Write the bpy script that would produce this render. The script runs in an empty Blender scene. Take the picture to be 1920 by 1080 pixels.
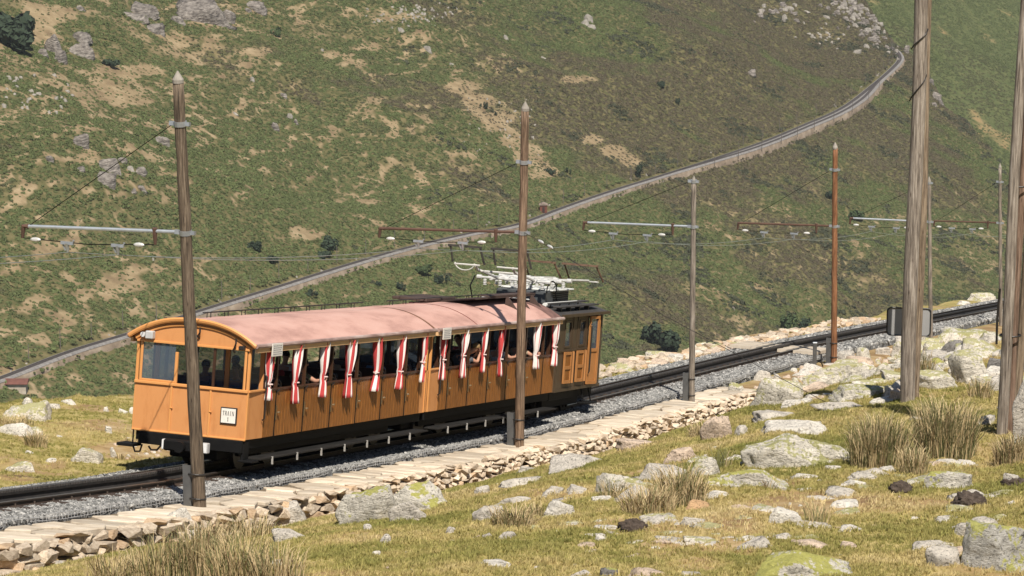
import bpy, bmesh, math, random
import numpy as np
from mathutils import Vector, Matrix

# ------------------------------------------------------------------ camera, world, sun
scene = bpy.context.scene
PITCH = math.radians(14.5)
F = 6400.0                       # focal length in pixels of the 1920 px wide photograph
cam_d = bpy.data.cameras.new("camera")
cam = bpy.data.objects.new("camera", cam_d)
scene.collection.objects.link(cam)
cam.location = (0, 0, 0)
cam.rotation_euler = (math.pi / 2 - PITCH, 0, 0)
cam_d.sensor_width = 36.0
cam_d.lens = 36.0 * F / 1920.0
cam_d.clip_start = 1.0
cam_d.clip_end = 9000.0
scene.camera = cam

SUN_EL = math.radians(58)
SUN_H = np.array([0.27, -0.963]); SUN_H /= np.linalg.norm(SUN_H)
SUN_ROT = math.atan2(SUN_H[0], SUN_H[1])
world = bpy.data.worlds.new("World")
scene.world = world
world.use_nodes = True
wn = world.node_tree.nodes; wl = world.node_tree.links
wn.clear()
sky = wn.new("ShaderNodeTexSky"); sky.sky_type = 'NISHITA'; sky.sun_disc = False
sky.sun_elevation = SUN_EL; sky.sun_rotation = SUN_ROT; sky.altitude = 700
bg = wn.new("ShaderNodeBackground"); bg.inputs["Strength"].default_value = 0.052
wo = wn.new("ShaderNodeOutputWorld")
wl.new(sky.outputs[0], bg.inputs[0]); wl.new(bg.outputs[0], wo.inputs[0])
sun_d = bpy.data.lights.new("sun", 'SUN'); sun_d.energy = 5.0; sun_d.angle = math.radians(0.5)
sun_d.color = (1.0, 0.925, 0.815)
sun = bpy.data.objects.new("sun", sun_d); scene.collection.objects.link(sun)
sdir = Vector((SUN_H[0] * math.cos(SUN_EL), SUN_H[1] * math.cos(SUN_EL), math.sin(SUN_EL)))
sun.rotation_euler = sdir.to_track_quat('Z', 'Y').to_euler()
sun.location = sdir * 60
scene.view_settings.view_transform = 'Standard'
scene.view_settings.look = 'None'
scene.view_settings.exposure = 0.40
scene.view_settings.gamma = 1.0
scene.view_settings.use_curve_mapping = False
scene.cycles.max_bounces = 6
scene.cycles.transparent_max_bounces = 12

# ------------------------------------------------------------------ helpers
C = scene.collection
rng = np.random.default_rng(11)
random.seed(5)
CP, SP = math.cos(PITCH), math.sin(PITCH)

def ray(px, py):
    u = (px - 960) / F; v = (540 - py) / F
    return np.array([u, v * SP + CP, v * CP - SP])      # per unit of depth along the lens axis
def pix(px, py, d):
    return ray(px, py) * d
def depth(p):
    return p[..., 1] * CP - p[..., 2] * SP
def project(p):
    d = depth(p)
    return 960 + F * p[..., 0] / d, 540 - F * (p[..., 1] * SP + p[..., 2] * CP) / d

_perm = np.random.default_rng(3).random((512, 512))
def vnoise(x, y, seed=0):
    x = np.asarray(x, float) + seed * 37.13; y = np.asarray(y, float) + seed * 91.7
    xi = np.floor(x).astype(int); yi = np.floor(y).astype(int)
    fx = x - xi; fy = y - yi
    fx = fx * fx * (3 - 2 * fx); fy = fy * fy * (3 - 2 * fy)
    g = lambda a, b: _perm[a % 512, b % 512]
    return ((g(xi, yi) * (1 - fx) + g(xi + 1, yi) * fx) * (1 - fy) +
            (g(xi, yi + 1) * (1 - fx) + g(xi + 1, yi + 1) * fx) * fy)
def fbm(x, y, seed=0, oct=4):
    a, t, f = 0.0, 0.0, 1.0
    w = 1.0
    for k in range(oct):
        a = a + w * vnoise(np.asarray(x) * f, np.asarray(y) * f, seed + k); t += w
        w *= 0.5; f *= 2.03
    return a / t
def noise3(p, f, seed=0):
    x, y, z = p[:, 0] * f, p[:, 1] * f, p[:, 2] * f
    return (vnoise(x + .37 * z, y + .61 * z, seed) + vnoise(y + .53 * x, z + .41 * x, seed + 7) + vnoise(z + .47 * y, x - .59 * y, seed + 13)) / 3 - .5
def sstep(a, b, x):
    t = np.clip((np.asarray(x, float) - a) / (b - a), 0, 1)
    return t * t * (3 - 2 * t)

# ---- materials
def nodes_of(m):
    m.use_nodes = True
    nt = m.node_tree
    return nt, nt.nodes, nt.links, nt.nodes["Principled BSDF"]
def N(nt, t, **kw):
    n = nt.nodes.new(t)
    for k, v in kw.items():
        if k.startswith('i_'):
            n.inputs[k[2:].replace('_', ' ')].default_value = v
        else:
            setattr(n, k, v)
    return n
def ramp(nt, stops, interp='LINEAR'):
    r = nt.nodes.new("ShaderNodeValToRGB"); r.color_ramp.interpolation = interp
    e = r.color_ramp.elements
    while len(e) < len(stops): e.new(0.5)
    for q, (p, c) in zip(e, stops):
        q.position = p; q.color = (c[0], c[1], c[2], 1)
    return r
MATS = {}
def mat(name, cols, scale=3.0, rough=0.7, bump=0.0, bscale=None, stretch=(1, 1, 1), metal=0.0, detail=6.0, spread=(.3, .7), objvar=0.0, spec=None, bdist=0.02):
    """noise-mottled material: cols = list of linear colours run through a ramp"""
    if name in MATS: return MATS[name]
    m = bpy.data.materials.new(name); nt, n, l, b = nodes_of(m)
    tc = N(nt, "ShaderNodeTexCoord"); mp = N(nt, "ShaderNodeMapping"); mp.inputs["Scale"].default_value = stretch
    l.new(tc.outputs["Object"], mp.inputs[0])
    nz = N(nt, "ShaderNodeTexNoise"); nz.inputs["Scale"].default_value = scale; nz.inputs["Detail"].default_value = detail; nz.inputs["Roughness"].default_value = .62
    l.new(mp.outputs[0], nz.inputs["Vector"])
    k = len(cols)
    if k == 1: cols = [cols[0], tuple(c * .86 for c in cols[0])]; k = 2
    r = ramp(nt, [(spread[0] + (spread[1] - spread[0]) * i / (k - 1), c) for i, c in enumerate(cols)])
    l.new(nz.outputs["Fac"], r.inputs[0])
    out = r.outputs[0]
    if objvar:
        oi = N(nt, "ShaderNodeObjectInfo"); mr = N(nt, "ShaderNodeMapRange")
        mr.inputs["To Min"].default_value = 1 - objvar; mr.inputs["To Max"].default_value = 1 + objvar
        l.new(oi.outputs["Random"], mr.inputs[0])
        hs = N(nt, "ShaderNodeHueSaturation"); l.new(mr.outputs[0], hs.inputs["Value"]); l.new(out, hs.inputs["Color"]); out = hs.outputs[0]
    l.new(out, b.inputs["Base Color"])
    b.inputs["Roughness"].default_value = rough; b.inputs["Metallic"].default_value = metal
    if spec is not None: b.inputs["Specular IOR Level"].default_value = spec
    if bump:
        nb = N(nt, "ShaderNodeTexNoise"); nb.inputs["Scale"].default_value = bscale or scale * 4; nb.inputs["Detail"].default_value = 6
        l.new(mp.outputs[0], nb.inputs["Vector"])
        bp = N(nt, "ShaderNodeBump"); bp.inputs["Strength"].default_value = bump; bp.inputs["Distance"].default_value = bdist
        l.new(nb.outputs["Fac"], bp.inputs["Height"]); l.new(bp.outputs[0], b.inputs["Normal"])
    MATS[name] = m
    return m

# ---- mesh builder
class MB:
    def __init__(s): s.v = []; s.f = []; s.n = 0; s.mi = []; s.cur = 0
    def add(s, vs, fs):
        vs = np.asarray(vs, float).reshape(-1, 3)
        s.v.append(vs)
        for f in fs: s.f.append(tuple(int(i) + s.n for i in f)); s.mi.append(s.cur)
        s.n += len(vs); return s
    def box(s, x0, x1, y0, y1, z0, z1):
        vs = [(x0, y0, z0), (x1, y0, z0), (x1, y1, z0), (x0, y1, z0), (x0, y0, z1), (x1, y0, z1), (x1, y1, z1), (x0, y1, z1)]
        return s.add(vs, [(0, 3, 2, 1), (4, 5, 6, 7), (0, 1, 5, 4), (1, 2, 6, 5), (2, 3, 7, 6), (3, 0, 4, 7)])
    def bbox(s, x0, x1, y0, y1, z0, z1, b=.01):
        """box with bevelled edges"""
        bm = bmesh.new(); bmesh.ops.create_cube(bm, size=1)
        for v in bm.verts: v.co = Vector(((x0 + x1) / 2 + v.co.x * (x1 - x0), (y0 + y1) / 2 + v.co.y * (y1 - y0), (z0 + z1) / 2 + v.co.z * (z1 - z0)))
        bmesh.ops.bevel(bm, geom=list(bm.edges), offset=b, segments=1, affect='EDGES')
        bm.verts.index_update()
        s.add([v.co[:] for v in bm.verts], [[v.index for v in f.verts] for f in bm.faces]); bm.free(); return s
    def obox(s, c, ax, ay, az, hx, hy, hz):
        c, ax, ay, az = map(lambda q: np.asarray(q, float), (c, ax, ay, az))
        vs = [c + ax * i * hx + ay * j * hy + az * k * hz for k in (-1, 1) for (i, j) in ((-1, -1), (1, -1), (1, 1), (-1, 1))]
        return s.add(vs, [(0, 3, 2, 1), (4, 5, 6, 7), (0, 1, 5, 4), (1, 2, 6, 5), (2, 3, 7, 6), (3, 0, 4, 7)])
    def bar(s, a, b, w, h=None, up=(0, 0, 1)):
        a, b = np.asarray(a, float), np.asarray(b, float); h = h or w
        t = b - a; L = np.linalg.norm(t); t = t / L
        x = np.cross(t, up); nx = np.linalg.norm(x)
        if nx < 1e-6: x = np.cross(t, (1, 0, 0)); nx = np.linalg.norm(x)
        x /= nx; z = np.cross(x, t)
        return s.obox((a + b) / 2, x, t, z, w / 2, L / 2, h / 2)
    def tube(s, pts, r, k=8, cap=True):
        pts = np.asarray(pts, float); m = len(pts)
        rr = np.broadcast_to(np.asarray(r, float), (m,))
        vs = []; up = np.array([.13, .21, .97])
        for i in range(m):
            t = pts[min(i + 1, m - 1)] - pts[max(i - 1, 0)]; t = t / (np.linalg.norm(t) + 1e-12)
            x = np.cross(t, up); nx = np.linalg.norm(x)
            if nx < .15: x = np.cross(t, (1, 0, 0.1)); nx = np.linalg.norm(x)
            x /= nx; z = np.cross(x, t)
            for j in range(k):
                a = 2 * math.pi * j / k
                vs.append(pts[i] + (x * math.cos(a) + z * math.sin(a)) * rr[i])
        fs = [(i * k + j, i * k + (j + 1) % k, (i + 1) * k + (j + 1) % k, (i + 1) * k + j) for i in range(m - 1) for j in range(k)]
        if cap: fs += [tuple(range(k - 1, -1, -1)), tuple(range((m - 1) * k, m * k))]
        return s.add(vs, fs)
    def prism(s, poly, y0, y1, axis=1):
        """poly = list of (a,b) in the two other axes, extruded along axis"""
        k = len(poly); vs = []
        for y in (y0, y1):
            for a, b in poly:
                vs.append((a, y, b) if axis == 1 else (y, a, b) if axis == 0 else (a, b, y))
        fs = [tuple(range(k)), tuple(range(2 * k - 1, k - 1, -1))] + [(i, (i + 1) % k, k + (i + 1) % k, k + i) for i in range(k)]
        return s.add(vs, fs)
    def build(s, name, mats, parent=None, smooth=False, off=None, recalc=True, attrs=None):
        me = bpy.data.meshes.new(name)
        v = np.concatenate(s.v) if s.v else np.zeros((0, 3))
        if off is not None: v = v - np.asarray(off, float)
        me.from_pydata(v.tolist(), [], s.f)
        for m in (mats if isinstance(mats, (list, tuple)) else [mats]): me.materials.append(m)
        if any(s.mi): me.polygons.foreach_set("material_index", s.mi)
        if recalc:
            bm = bmesh.new(); bm.from_mesh(me); bmesh.ops.recalc_face_normals(bm, faces=bm.faces); bm.to_mesh(me); bm.free()
        if smooth: me.polygons.foreach_set("use_smooth", [True] * len(me.polygons))
        for an, av in (attrs or {}).items():
            a = me.attributes.new(an, 'FLOAT', 'POINT'); a.data.foreach_set("value", np.asarray(av, np.float32))
        me.update()
        return link(name, me, parent)
def link(name, data, parent=None):
    o = bpy.data.objects.new(name, data); C.objects.link(o)
    if parent: o.parent = parent
    return o
def tag(o, label=None, cat=None, group=None, kind=None):
    if label: o["label"] = label
    if cat: o["category"] = cat
    if group: o["group"] = group
    if kind: o["kind"] = kind
    return o
def thing(name, label, cat, loc=(0, 0, 0), group=None, matrix=None):
    o = bpy.data.objects.new(name, None); C.objects.link(o); o.empty_display_size = .2
    if matrix is not None: o.matrix_world = matrix
    else: o.location = tuple(loc)
    return tag(o, label, cat, group)
def grid_mesh(name, V, nu, nv, material, attrs=None, smooth=True):
    """V (nu*nv,3) row-major grid"""
    idx = np.arange(nu * nv).reshape(nu, nv)
    q = np.stack([idx[:-1, :-1], idx[1:, :-1], idx[1:, 1:], idx[:-1, 1:]], -1).reshape(-1, 4)
    me = bpy.data.meshes.new(name)
    me.vertices.add(len(V)); me.vertices.foreach_set("co", np.asarray(V, np.float32).ravel())
    me.loops.add(q.size); me.loops.foreach_set("vertex_index", q.ravel().astype(np.int32))
    me.polygons.add(len(q)); me.polygons.foreach_set("loop_start", np.arange(0, q.size, 4, dtype=np.int32))
    me.update(calc_edges=True)
    if smooth: me.polygons.foreach_set("use_smooth", np.ones(len(q), bool))
    for an, av in (attrs or {}).items():
        a = me.attributes.new(an, 'FLOAT', 'POINT'); a.data.foreach_set("value", np.asarray(av, np.float32).ravel())
    me.materials.append(material); me.validate()
    return me

# ---- instancing for stuff nobody could count
def src_collection(name, meshes):
    c = bpy.data.collections.new(name)
    for i, me in enumerate(meshes):
        c.objects.link(bpy.data.objects.new("%s_%02d" % (name, i), me))
    return c
def scatter(name, pts, rot, scl, tint, coll, ncoll, parent=None):
    me = bpy.data.meshes.new(name); n = len(pts)
    me.vertices.add(n); me.vertices.foreach_set("co", np.asarray(pts, np.float32).ravel())
    def at(nm, ty, v, key="value"):
        a = me.attributes.new(nm, ty, 'POINT'); a.data.foreach_set(key, np.asarray(v).ravel())
    at("rot", 'FLOAT_VECTOR', np.asarray(rot, np.float32), "vector")
    scl = np.asarray(scl, np.float32)
    if scl.ndim == 1: scl = np.repeat(scl[:, None], 3, 1)
    at("scl", 'FLOAT_VECTOR', scl, "vector")
    at("tint", 'FLOAT', np.asarray(tint, np.float32))
    at("pick", 'INT', rng.integers(0, ncoll, n).astype(np.int32))
    ng = bpy.data.node_groups.new(name + "_nodes", 'GeometryNodeTree')
    ng.interface.new_socket("Geometry", in_out='INPUT', socket_type='NodeSocketGeometry')
    ng.interface.new_socket("Geometry", in_out='OUTPUT', socket_type='NodeSocketGeometry')
    gi = ng.nodes.new("NodeGroupInput"); go = ng.nodes.new("NodeGroupOutput")
    iop = ng.nodes.new("GeometryNodeInstanceOnPoints")
    ci = ng.nodes.new("GeometryNodeCollectionInfo"); ci.inputs["Collection"].default_value = coll
    ci.inputs["Separate Children"].default_value = True; ci.inputs["Reset Children"].default_value = True
    def na(nm, ty):
        x = ng.nodes.new("GeometryNodeInputNamedAttribute"); x.data_type = ty; x.inputs["Name"].default_value = nm
        return [o for o in x.outputs if o.enabled][0]
    L = ng.links.new
    L(gi.outputs[0], iop.inputs["Points"]); L(ci.outputs[0], iop.inputs["Instance"])
    iop.inputs["Pick Instance"].default_value = True
    L(na("pick", 'INT'), iop.inputs["Instance Index"])
    e2r = ng.nodes.new("FunctionNodeEulerToRotation"); L(na("rot", 'FLOAT_VECTOR'), e2r.inputs[0]); L(e2r.outputs[0], iop.inputs["Rotation"])
    L(na("scl", 'FLOAT_VECTOR'), iop.inputs["Scale"])
    L(iop.outputs[0], go.inputs[0])
    o = link(name, me, parent)
    md = o.modifiers.new("scatter", 'NODES'); md.node_group = ng
    return o

# ------------------------------------------------------------------ track frame (metre gauge, falling away to the right)
P1 = pix(490.7, 821, 66.0); P2 = pix(1033, 736, 83.2)
T = (P2 - P1) / np.linalg.norm(P2 - P1)
YAW = math.atan2(T[0], T[1]); SG = -T[2]; CG = math.sqrt(1 - SG * SG)
S = np.array([math.cos(YAW), -math.sin(YAW), 0.0]); U = np.cross(S, T)
BODY_H, HALF_W = 0.70, 1.2
C0 = P1 - HALF_W * S - BODY_H * U
def rise(s):
    s = np.asarray(s, float)
    return .024 * np.clip(s - 16, 0, 32) + .012 * np.clip(s - 48, 0, None) + .020 * np.clip(-3 - s, 0, None)
def TP(s, n, h):
    s, n, h = np.broadcast_arrays(np.asarray(s, float), np.asarray(n, float), np.asarray(h, float))
    p = C0 + s[..., None] * T + n[..., None] * S + h[..., None] * U
    p = p.copy(); p[..., 2] += rise(s)
    return p
def to_sn(x, y):
    dx, dy = x - C0[0], y - C0[1]
    return (dx * math.sin(YAW) + dy * math.cos(YAW)) / CG, dx * math.cos(YAW) - dy * math.sin(YAW)
def s_at(px, n=HALF_W, h=BODY_H):
    """track distance whose point (n,h) shows at pixel column px"""
    lo, hi = -40.0, 200.0
    for _ in range(60):
        m = (lo + hi) / 2
        x, _y = project(TP(m, n, h))
        if x < px: lo = m
        else: hi = m
    return lo
def frame(s):
    d = .5
    t = TP(s + d, 0, 0) - TP(s - d, 0, 0); t /= np.linalg.norm(t)
    u = np.cross(S, t); o = TP(s, 0, 0)
    return Matrix(((S[0], t[0], u[0], o[0]), (S[1], t[1], u[1], o[1]), (S[2], t[2], u[2], o[2]), (0, 0, 0, 1)))
def shelf_edge(s):
    return -10.0 + 7.3 * sstep(8, 42, s) + .8 * (vnoise(np.asarray(s) * .35, 3.3, 4) - .5)
def wall_drop(s):
    return .42 + .04 * sstep(2, 12, s) - .30 * sstep(24, 33, s) + .04 * np.sin(np.asarray(s) * .7)
def ground_g(s, n):
    """height of the bare ground above the rail plane, at track distance s and offset n"""
    s, n = np.asarray(s, float), np.asarray(n, float)
    wd = wall_drop(s)
    near = np.interp(n, [2.75, 4.0, 7, 10, 13, 19.4, 26, 46], [-.66, -.42, .30, .84, 1.28, 1.88, 2.4, 3.6])
    near = near + (.39 - wd) * (1 - sstep(2.75, 6.5, n))
    near = near + np.interp(n, [3.1, 7, 10, 14, 19, 46], [0, .014, .045, .072, .085, .085]) * (np.clip(s, -34, 8) + 20) * (1 - .55 * sstep(18, 44, s))
    bed = -.44 + .14 * sstep(1.36, 1.48, n)
    g = np.where(n > 2.45, bed + (near - bed) * sstep(2.45, 2.72, n), bed)
    far = -.34 + .07 * np.clip(-n - 2, 0, 4) / 4
    g = np.where(n < -1.5, bed + (far - bed) * sstep(-1.5, -2.1, n), g)
    e = shelf_edge(s)
    out = np.clip(e - n, 0, None)
    g = g - .75 * out * sstep(0, 2.0, out)
    rough = sstep(2.7, 3.9, n) + sstep(-1.9, -2.8, n)
    b = (fbm(s * .55, n * .55, 2) - .5) * .30 + (fbm(s * 1.9, n * 1.9, 5, 3) - .5) * .12
    return g + b * rough
def ground_z(x, y):
    s, n = to_sn(x, y)
    return C0[2] - s * SG + rise(s) + ground_g(s, n)
_D = np.arange(36.0, 190.0, .04)
def hit(px, py):
    r = ray(px, py)
    x, y, z = r[0] * _D, r[1] * _D, r[2] * _D
    below = z < ground_z(x, y)
    i = int(np.argmax(below))
    if not below.any(): i = len(_D) - 1
    d = _D[i]
    p = r * d; p[2] = ground_z(p[0], p[1])
    return p, d
# ------------------------------------------------------------------ far mountainside (plane through three sighted points + relief)
FA = pix(0, 715, 1000.0); FB = pix(1680, 95, 2000.0)
fs_ = FB[:2] - FA[:2]; FLEN = np.linalg.norm(fs_); fs_ = fs_ / FLEN          # along the far railway
fh_ = np.array([-fs_[1], fs_[0]])                                             # uphill to the left
SLOPE_S = (FB[2] - FA[2]) / FLEN; SLOPE_H = .45
def far_sh(x, y):
    dx, dy = x - FA[0], y - FA[1]
    return dx * fs_[0] + dy * fs_[1], dx * fh_[0] + dy * fh_[1]
def far_xy(s, h):
    return FA[0] + s * fs_[0] + h * fh_[0], FA[1] + s * fs_[1] + h * fh_[1]
NRM = None
def plane_hit(px, py):
    """pixel -> point on the bare far plane"""
    r = ray(px, py)
    gx = SLOPE_S * fs_ + SLOPE_H * fh_
    d = (FA[2] - gx @ FA[:2]) / (r[2] - gx @ r[:2])
    return r * d, d
far_px = [(-260, 806), (-120, 757), (0, 715), (130, 665), (260, 625), (400, 580), (520, 543), (640, 505), (760, 470), (880, 442), (970, 425), (1060, 392), (1150, 361), (1250, 330), (1340, 301), (1430, 270), (1500, 241), (1580, 205), (1640, 160), (1672, 132), (1687, 114), (1682, 100), (1668, 90)]
FT = np.array([plane_hit(a, b)[0] for a, b in far_px])
def catmull(P, k=10):
    P = np.asarray(P, float); Q = np.vstack([2 * P[0] - P[1], P, 2 * P[-1] - P[-2]]); o = []
    for i in range(1, len(Q) - 2):
        for j in range(k):
            t = j / k
            o.append(.5 * ((2 * Q[i]) + (-Q[i - 1] + Q[i + 1]) * t + (2 * Q[i - 1] - 5 * Q[i] + 4 * Q[i + 1] - Q[i + 2]) * t * t + (-Q[i - 1] + 3 * Q[i] - 3 * Q[i + 1] + Q[i + 2]) * t ** 3))
    o.append(P[-1]); return np.array(o)
FTC = catmull(FT, 10)
FTS, FTH = far_sh(FTC[:, 0], FTC[:, 1])
def track_off(s, h):
    """signed horizontal offset from the far railway (positive uphill)"""
    hh = np.interp(s, FTS[:-12], FTH[:-12])
    return h - hh
crest_px = [(1480, -190), (1570, -60), (1612, 0), (1650, 44), (1672, 82), (1702, 100), (1738, 140), (1762, 188), (1806, 206), (1846, 246), (1900, 318), (1960, 395), (2060, 520)]
CR = np.array([plane_hit(a, b)[0] for a, b in crest_px])
CRS, CRH = far_sh(CR[:, 0], CR[:, 1])
_o = np.argsort(CRH)
def crest_s(h): return np.interp(h, CRH[_o], CRS[_o])
def far_z(s, h):
    base = FA[2] + SLOPE_S * s + SLOPE_H * h
    off = np.abs(track_off(s, h))
    w = sstep(6, 60, off)
    rel = (fbm(s / 150, h / 110, 21, 3) - .5) * 30 + (fbm(s / 32, h / 24, 25, 3) - .5) * 6
    up = np.clip(track_off(s, h) - 40, 0, None)
    z = base + rel * w
    ex = np.clip(s - crest_s(h), 0, None)
    return z - .9 * ex * sstep(0, 25, ex)
def far_hit(px, py):
    r = ray(px, py); D = np.arange(700.0, 2500.0, 1.0)
    s, h = far_sh(r[0] * D, r[1] * D)
    b = r[2] * D < far_z(s, h)
    d = D[int(np.argmax(b))] if b.any() else 2400.0
    p = r * d; s, h = far_sh(p[0], p[1]); p[2] = far_z(s, h)
    return p, d
# beyond the spur: a second mountainside
GP = [pix(1690, 60, 2450.0), pix(1900, 330, 2230.0), pix(1900, -40, 2780.0)]
_gm = np.linalg.solve(np.array([[p[0], p[1], 1] for p in GP]), np.array([p[2] for p in GP]))
def far2_z(x, y):
    return _gm[0] * x + _gm[1] * y + _gm[2] + (fbm(x / 170, y / 170, 41, 3) - .5) * 34

# ground cover masks --------------------------------------------------
# bare, dry patches sighted on the photograph: x, y, half width, half height, strength
bare_px = [(60, 60, 150, 45, .8), (230, 130, 110, 22, 1), (330, 90, 150, 40, .45), (150, 175, 160, 40, .7), (40, 220, 80, 60, .6), (480, 95, 50, 14, .9), (620, 103, 22, 10, 1),
           (560, 60, 110, 30, .4), (745, 35, 60, 25, .8), (760, 65, 22, 10, .8), (890, 165, 45, 20, .8), (930, 210, 45, 35, .85), (965, 250, 35, 30, .9), (1000, 290, 45, 35, .75),
           (1075, 150, 45, 12, 1), (1110, 260, 35, 14, .9), (1165, 300, 40, 22, .85), (1250, 175, 40, 22, .7), (800, 265, 60, 14, .6), (850, 288, 40, 8, .9), (790, 300, 110, 12, .5),
           (570, 435, 40, 14, 1), (545, 450, 60, 22, .6), (600, 470, 60, 20, .5), (230, 535, 60, 26, .95), (170, 580, 60, 18, .5), (300, 575, 70, 16, .5), (110, 470, 110, 22, .45),
           (420, 350, 60, 16, .4), (250, 420, 90, 14, .4), (100, 330, 70, 20, .3), (690, 375, 40, 12, .4), (480, 280, 90, 14, .35), (1300, 195, 24, 16, .8), (1530, 340, 30, 60, .45),
           (1620, 300, 30, 40, .3), (1700, 420, 60, 40, .4), (1800, 400, 40, 60, .35), (1835, 470, 50, 60, .4), (1520, 560, 26, 8, .9), (1640, 525, 30, 10, .7), (1850, 235, 26, 34, .9), (1800, 190, 26, 24, .9),
           (1420, 450, 60, 30, .25), (1330, 470, 60, 30, .2), (1015, 330, 60, 16, .7), (1060, 350, 60, 14, .5), (1560, 70, 50, 24, .5), (1480, 20, 60, 20, .4), (390, 70, 40, 14, .8), (868, 163, 34, 15, 2), (902, 192, 38, 20, 2), (935, 225, 36, 26, 2), (965, 256, 32, 24, 2), (992, 290, 32, 28, 2), (1012, 325, 40, 16, 2), (1075, 150, 42, 11, 2), (1110, 262, 28, 11, 2), (1148, 284, 28, 14, 2), (1180, 305, 24, 12, 2), (575, 440, 44, 13, 2), (235, 535, 54, 18, 2), (230, 132, 90, 14, 2), (482, 95, 46, 12, 2), (621, 103, 20, 9, 2), (90, 30, 60, 24, 2), (690, 378, 30, 7, 2), (860, 288, 36, 7, 2)]
BP = []
for a, b, w, h, st in bare_px:
    p, d = plane_hit(a, b); q1, _ = plane_hit(a + w, b); q2, _ = plane_hit(a, b - h)
    BP.append((p, d, w, h, st, a, b))
def bare_mask(P):
    """1 where the turf is dry or bare; evaluated at world points through sighted patches"""
    x, y = project(P)
    s, h = far_sh(P[:, 0], P[:, 1])
    wob = (fbm(s / 26, h / 16, 61, 3) - .5)
    m = np.zeros(len(P))
    for (p, d, w, hh, st, a, b) in BP:
        q = ((x - a) / w) ** 2 + ((y - b) / hh) ** 2
        if st > 1: m = np.maximum(m, .88 * (1 - sstep(.25, 1.25, q + 1.5 * wob))); continue
        m = np.maximum(m, min(st * .8, .8) * (1 - sstep(.0, .9, q + 3.0 * wob + .12)))
    left = 1 - sstep(700, 1150, x)
    zone = fbm(s / 120, h / 75, 77, 3)
    low = sstep(330, 430, y) * sstep(1180, 1320, x)
    wz = sstep(.38, .60, zone + .10 * left + .10 * low)
    rid = np.abs(fbm(s / 34 + h / 90, h / 9.5, 71, 3) - .5); rid2 = np.abs(fbm(s / 15, h / 6.0, 74, 3) - .5)
    wd_ = (.004 + .017 * left * wz + .014 * low * wz + .007 * wz)
    lines = np.maximum(1 - sstep(wd_, wd_ + .018, rid), .8 * (1 - sstep(wd_ * .7, wd_ * .7 + .014, rid2)))
    m = np.maximum(m, lines * (.35 + .45 * left + .3 * low) * (.35 + .65 * wz))
    top = (1 - sstep(120, 260, y)) * (1 - sstep(380, 620, x)) * .5
    return np.clip(m + top * sstep(.4, .6, fbm(s / 14, h / 10, 83, 3)), 0, 1)

# materials --------------------------------------------------------------------
def attr_mix_ground(name, soil, grass, a_name, scale, bump):
    m = bpy.data.materials.new(name); nt, n, l, b = nodes_of(m)
    ge = N(nt, "ShaderNodeNewGeometry")
    n1 = N(nt, "ShaderNodeTexNoise"); n1.inputs["Scale"].default_value = scale; n1.inputs["Detail"].default_value = 8; n1.inputs["Roughness"].default_value = .65
    l.new(ge.outputs["Position"], n1.inputs["Vector"])
    r1 = ramp(nt, [(.32, soil[0]), (.5, soil[1]), (.68, soil[2])]); l.new(n1.outputs["Fac"], r1.inputs[0])
    n2 = N(nt, "ShaderNodeTexNoise"); n2.inputs["Scale"].default_value = scale * 2.3; n2.inputs["Detail"].default_value = 6
    l.new(ge.outputs["Position"], n2.inputs["Vector"])
    r2 = ramp(nt, [(.32, grass[0]), (.5, grass[1]), (.68, grass[2])]); l.new(n2.outputs["Fac"], r2.inputs[0])
    at = N(nt, "ShaderNodeAttribute", attribute_name=a_name)
    n3 = N(nt, "ShaderNodeTexNoise"); n3.inputs["Scale"].default_value = scale * 1.4; n3.inputs["Detail"].default_value = 8
    l.new(ge.outputs["Position"], n3.inputs["Vector"])
    ad = N(nt, "ShaderNodeMath", operation='ADD'); l.new(at.outputs["Fac"], ad.inputs[0]); l.new(n3.outputs["Fac"], ad.inputs[1])
    mr = N(nt, "ShaderNodeMapRange"); mr.inputs["From Min"].default_value = .82; mr.inputs["From Max"].default_value = 1.18
    l.new(ad.outputs[0], mr.inputs[0])
    mx = N(nt, "ShaderNodeMix", data_type='RGBA'); l.new(mr.outputs[0], mx.inputs["Factor"])
    l.new(r2.outputs[0], mx.inputs["A"]); l.new(r1.outputs[0], mx.inputs["B"])
    l.new(mx.outputs["Result"], b.inputs["Base Color"]); b.inputs["Roughness"].default_value = .95; b.inputs["Specular IOR Level"].default_value = .1
    bp = N(nt, "ShaderNodeBump"); bp.inputs["Strength"].default_value = .7; bp.inputs["Distance"].default_value = bump
    l.new(n1.outputs["Fac"], bp.inputs["Height"]); l.new(bp.outputs[0], b.inputs["Normal"])
    return m
def tint_mat(name, stops, dark=.0, transl=0.0, rough=.8):
    """colour by the instance's own tint attribute, with a per-instance value shift"""
    m = bpy.data.materials.new(name); nt, n, l, b = nodes_of(m)
    at = N(nt, "ShaderNodeAttribute", attribute_name="tint"); at.attribute_type = 'INSTANCER'
    r = ramp(nt, stops); l.new(at.outputs["Fac"], r.inputs[0])
    oi = N(nt, "ShaderNodeObjectInfo"); mr = N(nt, "ShaderNodeMapRange"); mr.inputs["To Min"].default_value = .82; mr.inputs["To Max"].default_value = 1.18
    l.new(oi.outputs["Random"], mr.inputs[0])
    hs = N(nt, "ShaderNodeHueSaturation"); l.new(mr.outputs[0], hs.inputs["Value"]); l.new(r.outputs[0], hs.inputs["Color"])
    l.new(hs.outputs[0], b.inputs["Base Color"]); b.inputs["Roughness"].default_value = rough; b.inputs["Specular IOR Level"].default_value = .15
    return m
hill_mat = attr_mix_ground("dry_hill_turf", [(.16, .116, .068), (.245, .186, .108), (.34, .265, .165)], [(.072, .074, .032), (.110, .102, .046), (.16, .135, .066)], "bare", .13, .5)
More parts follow.
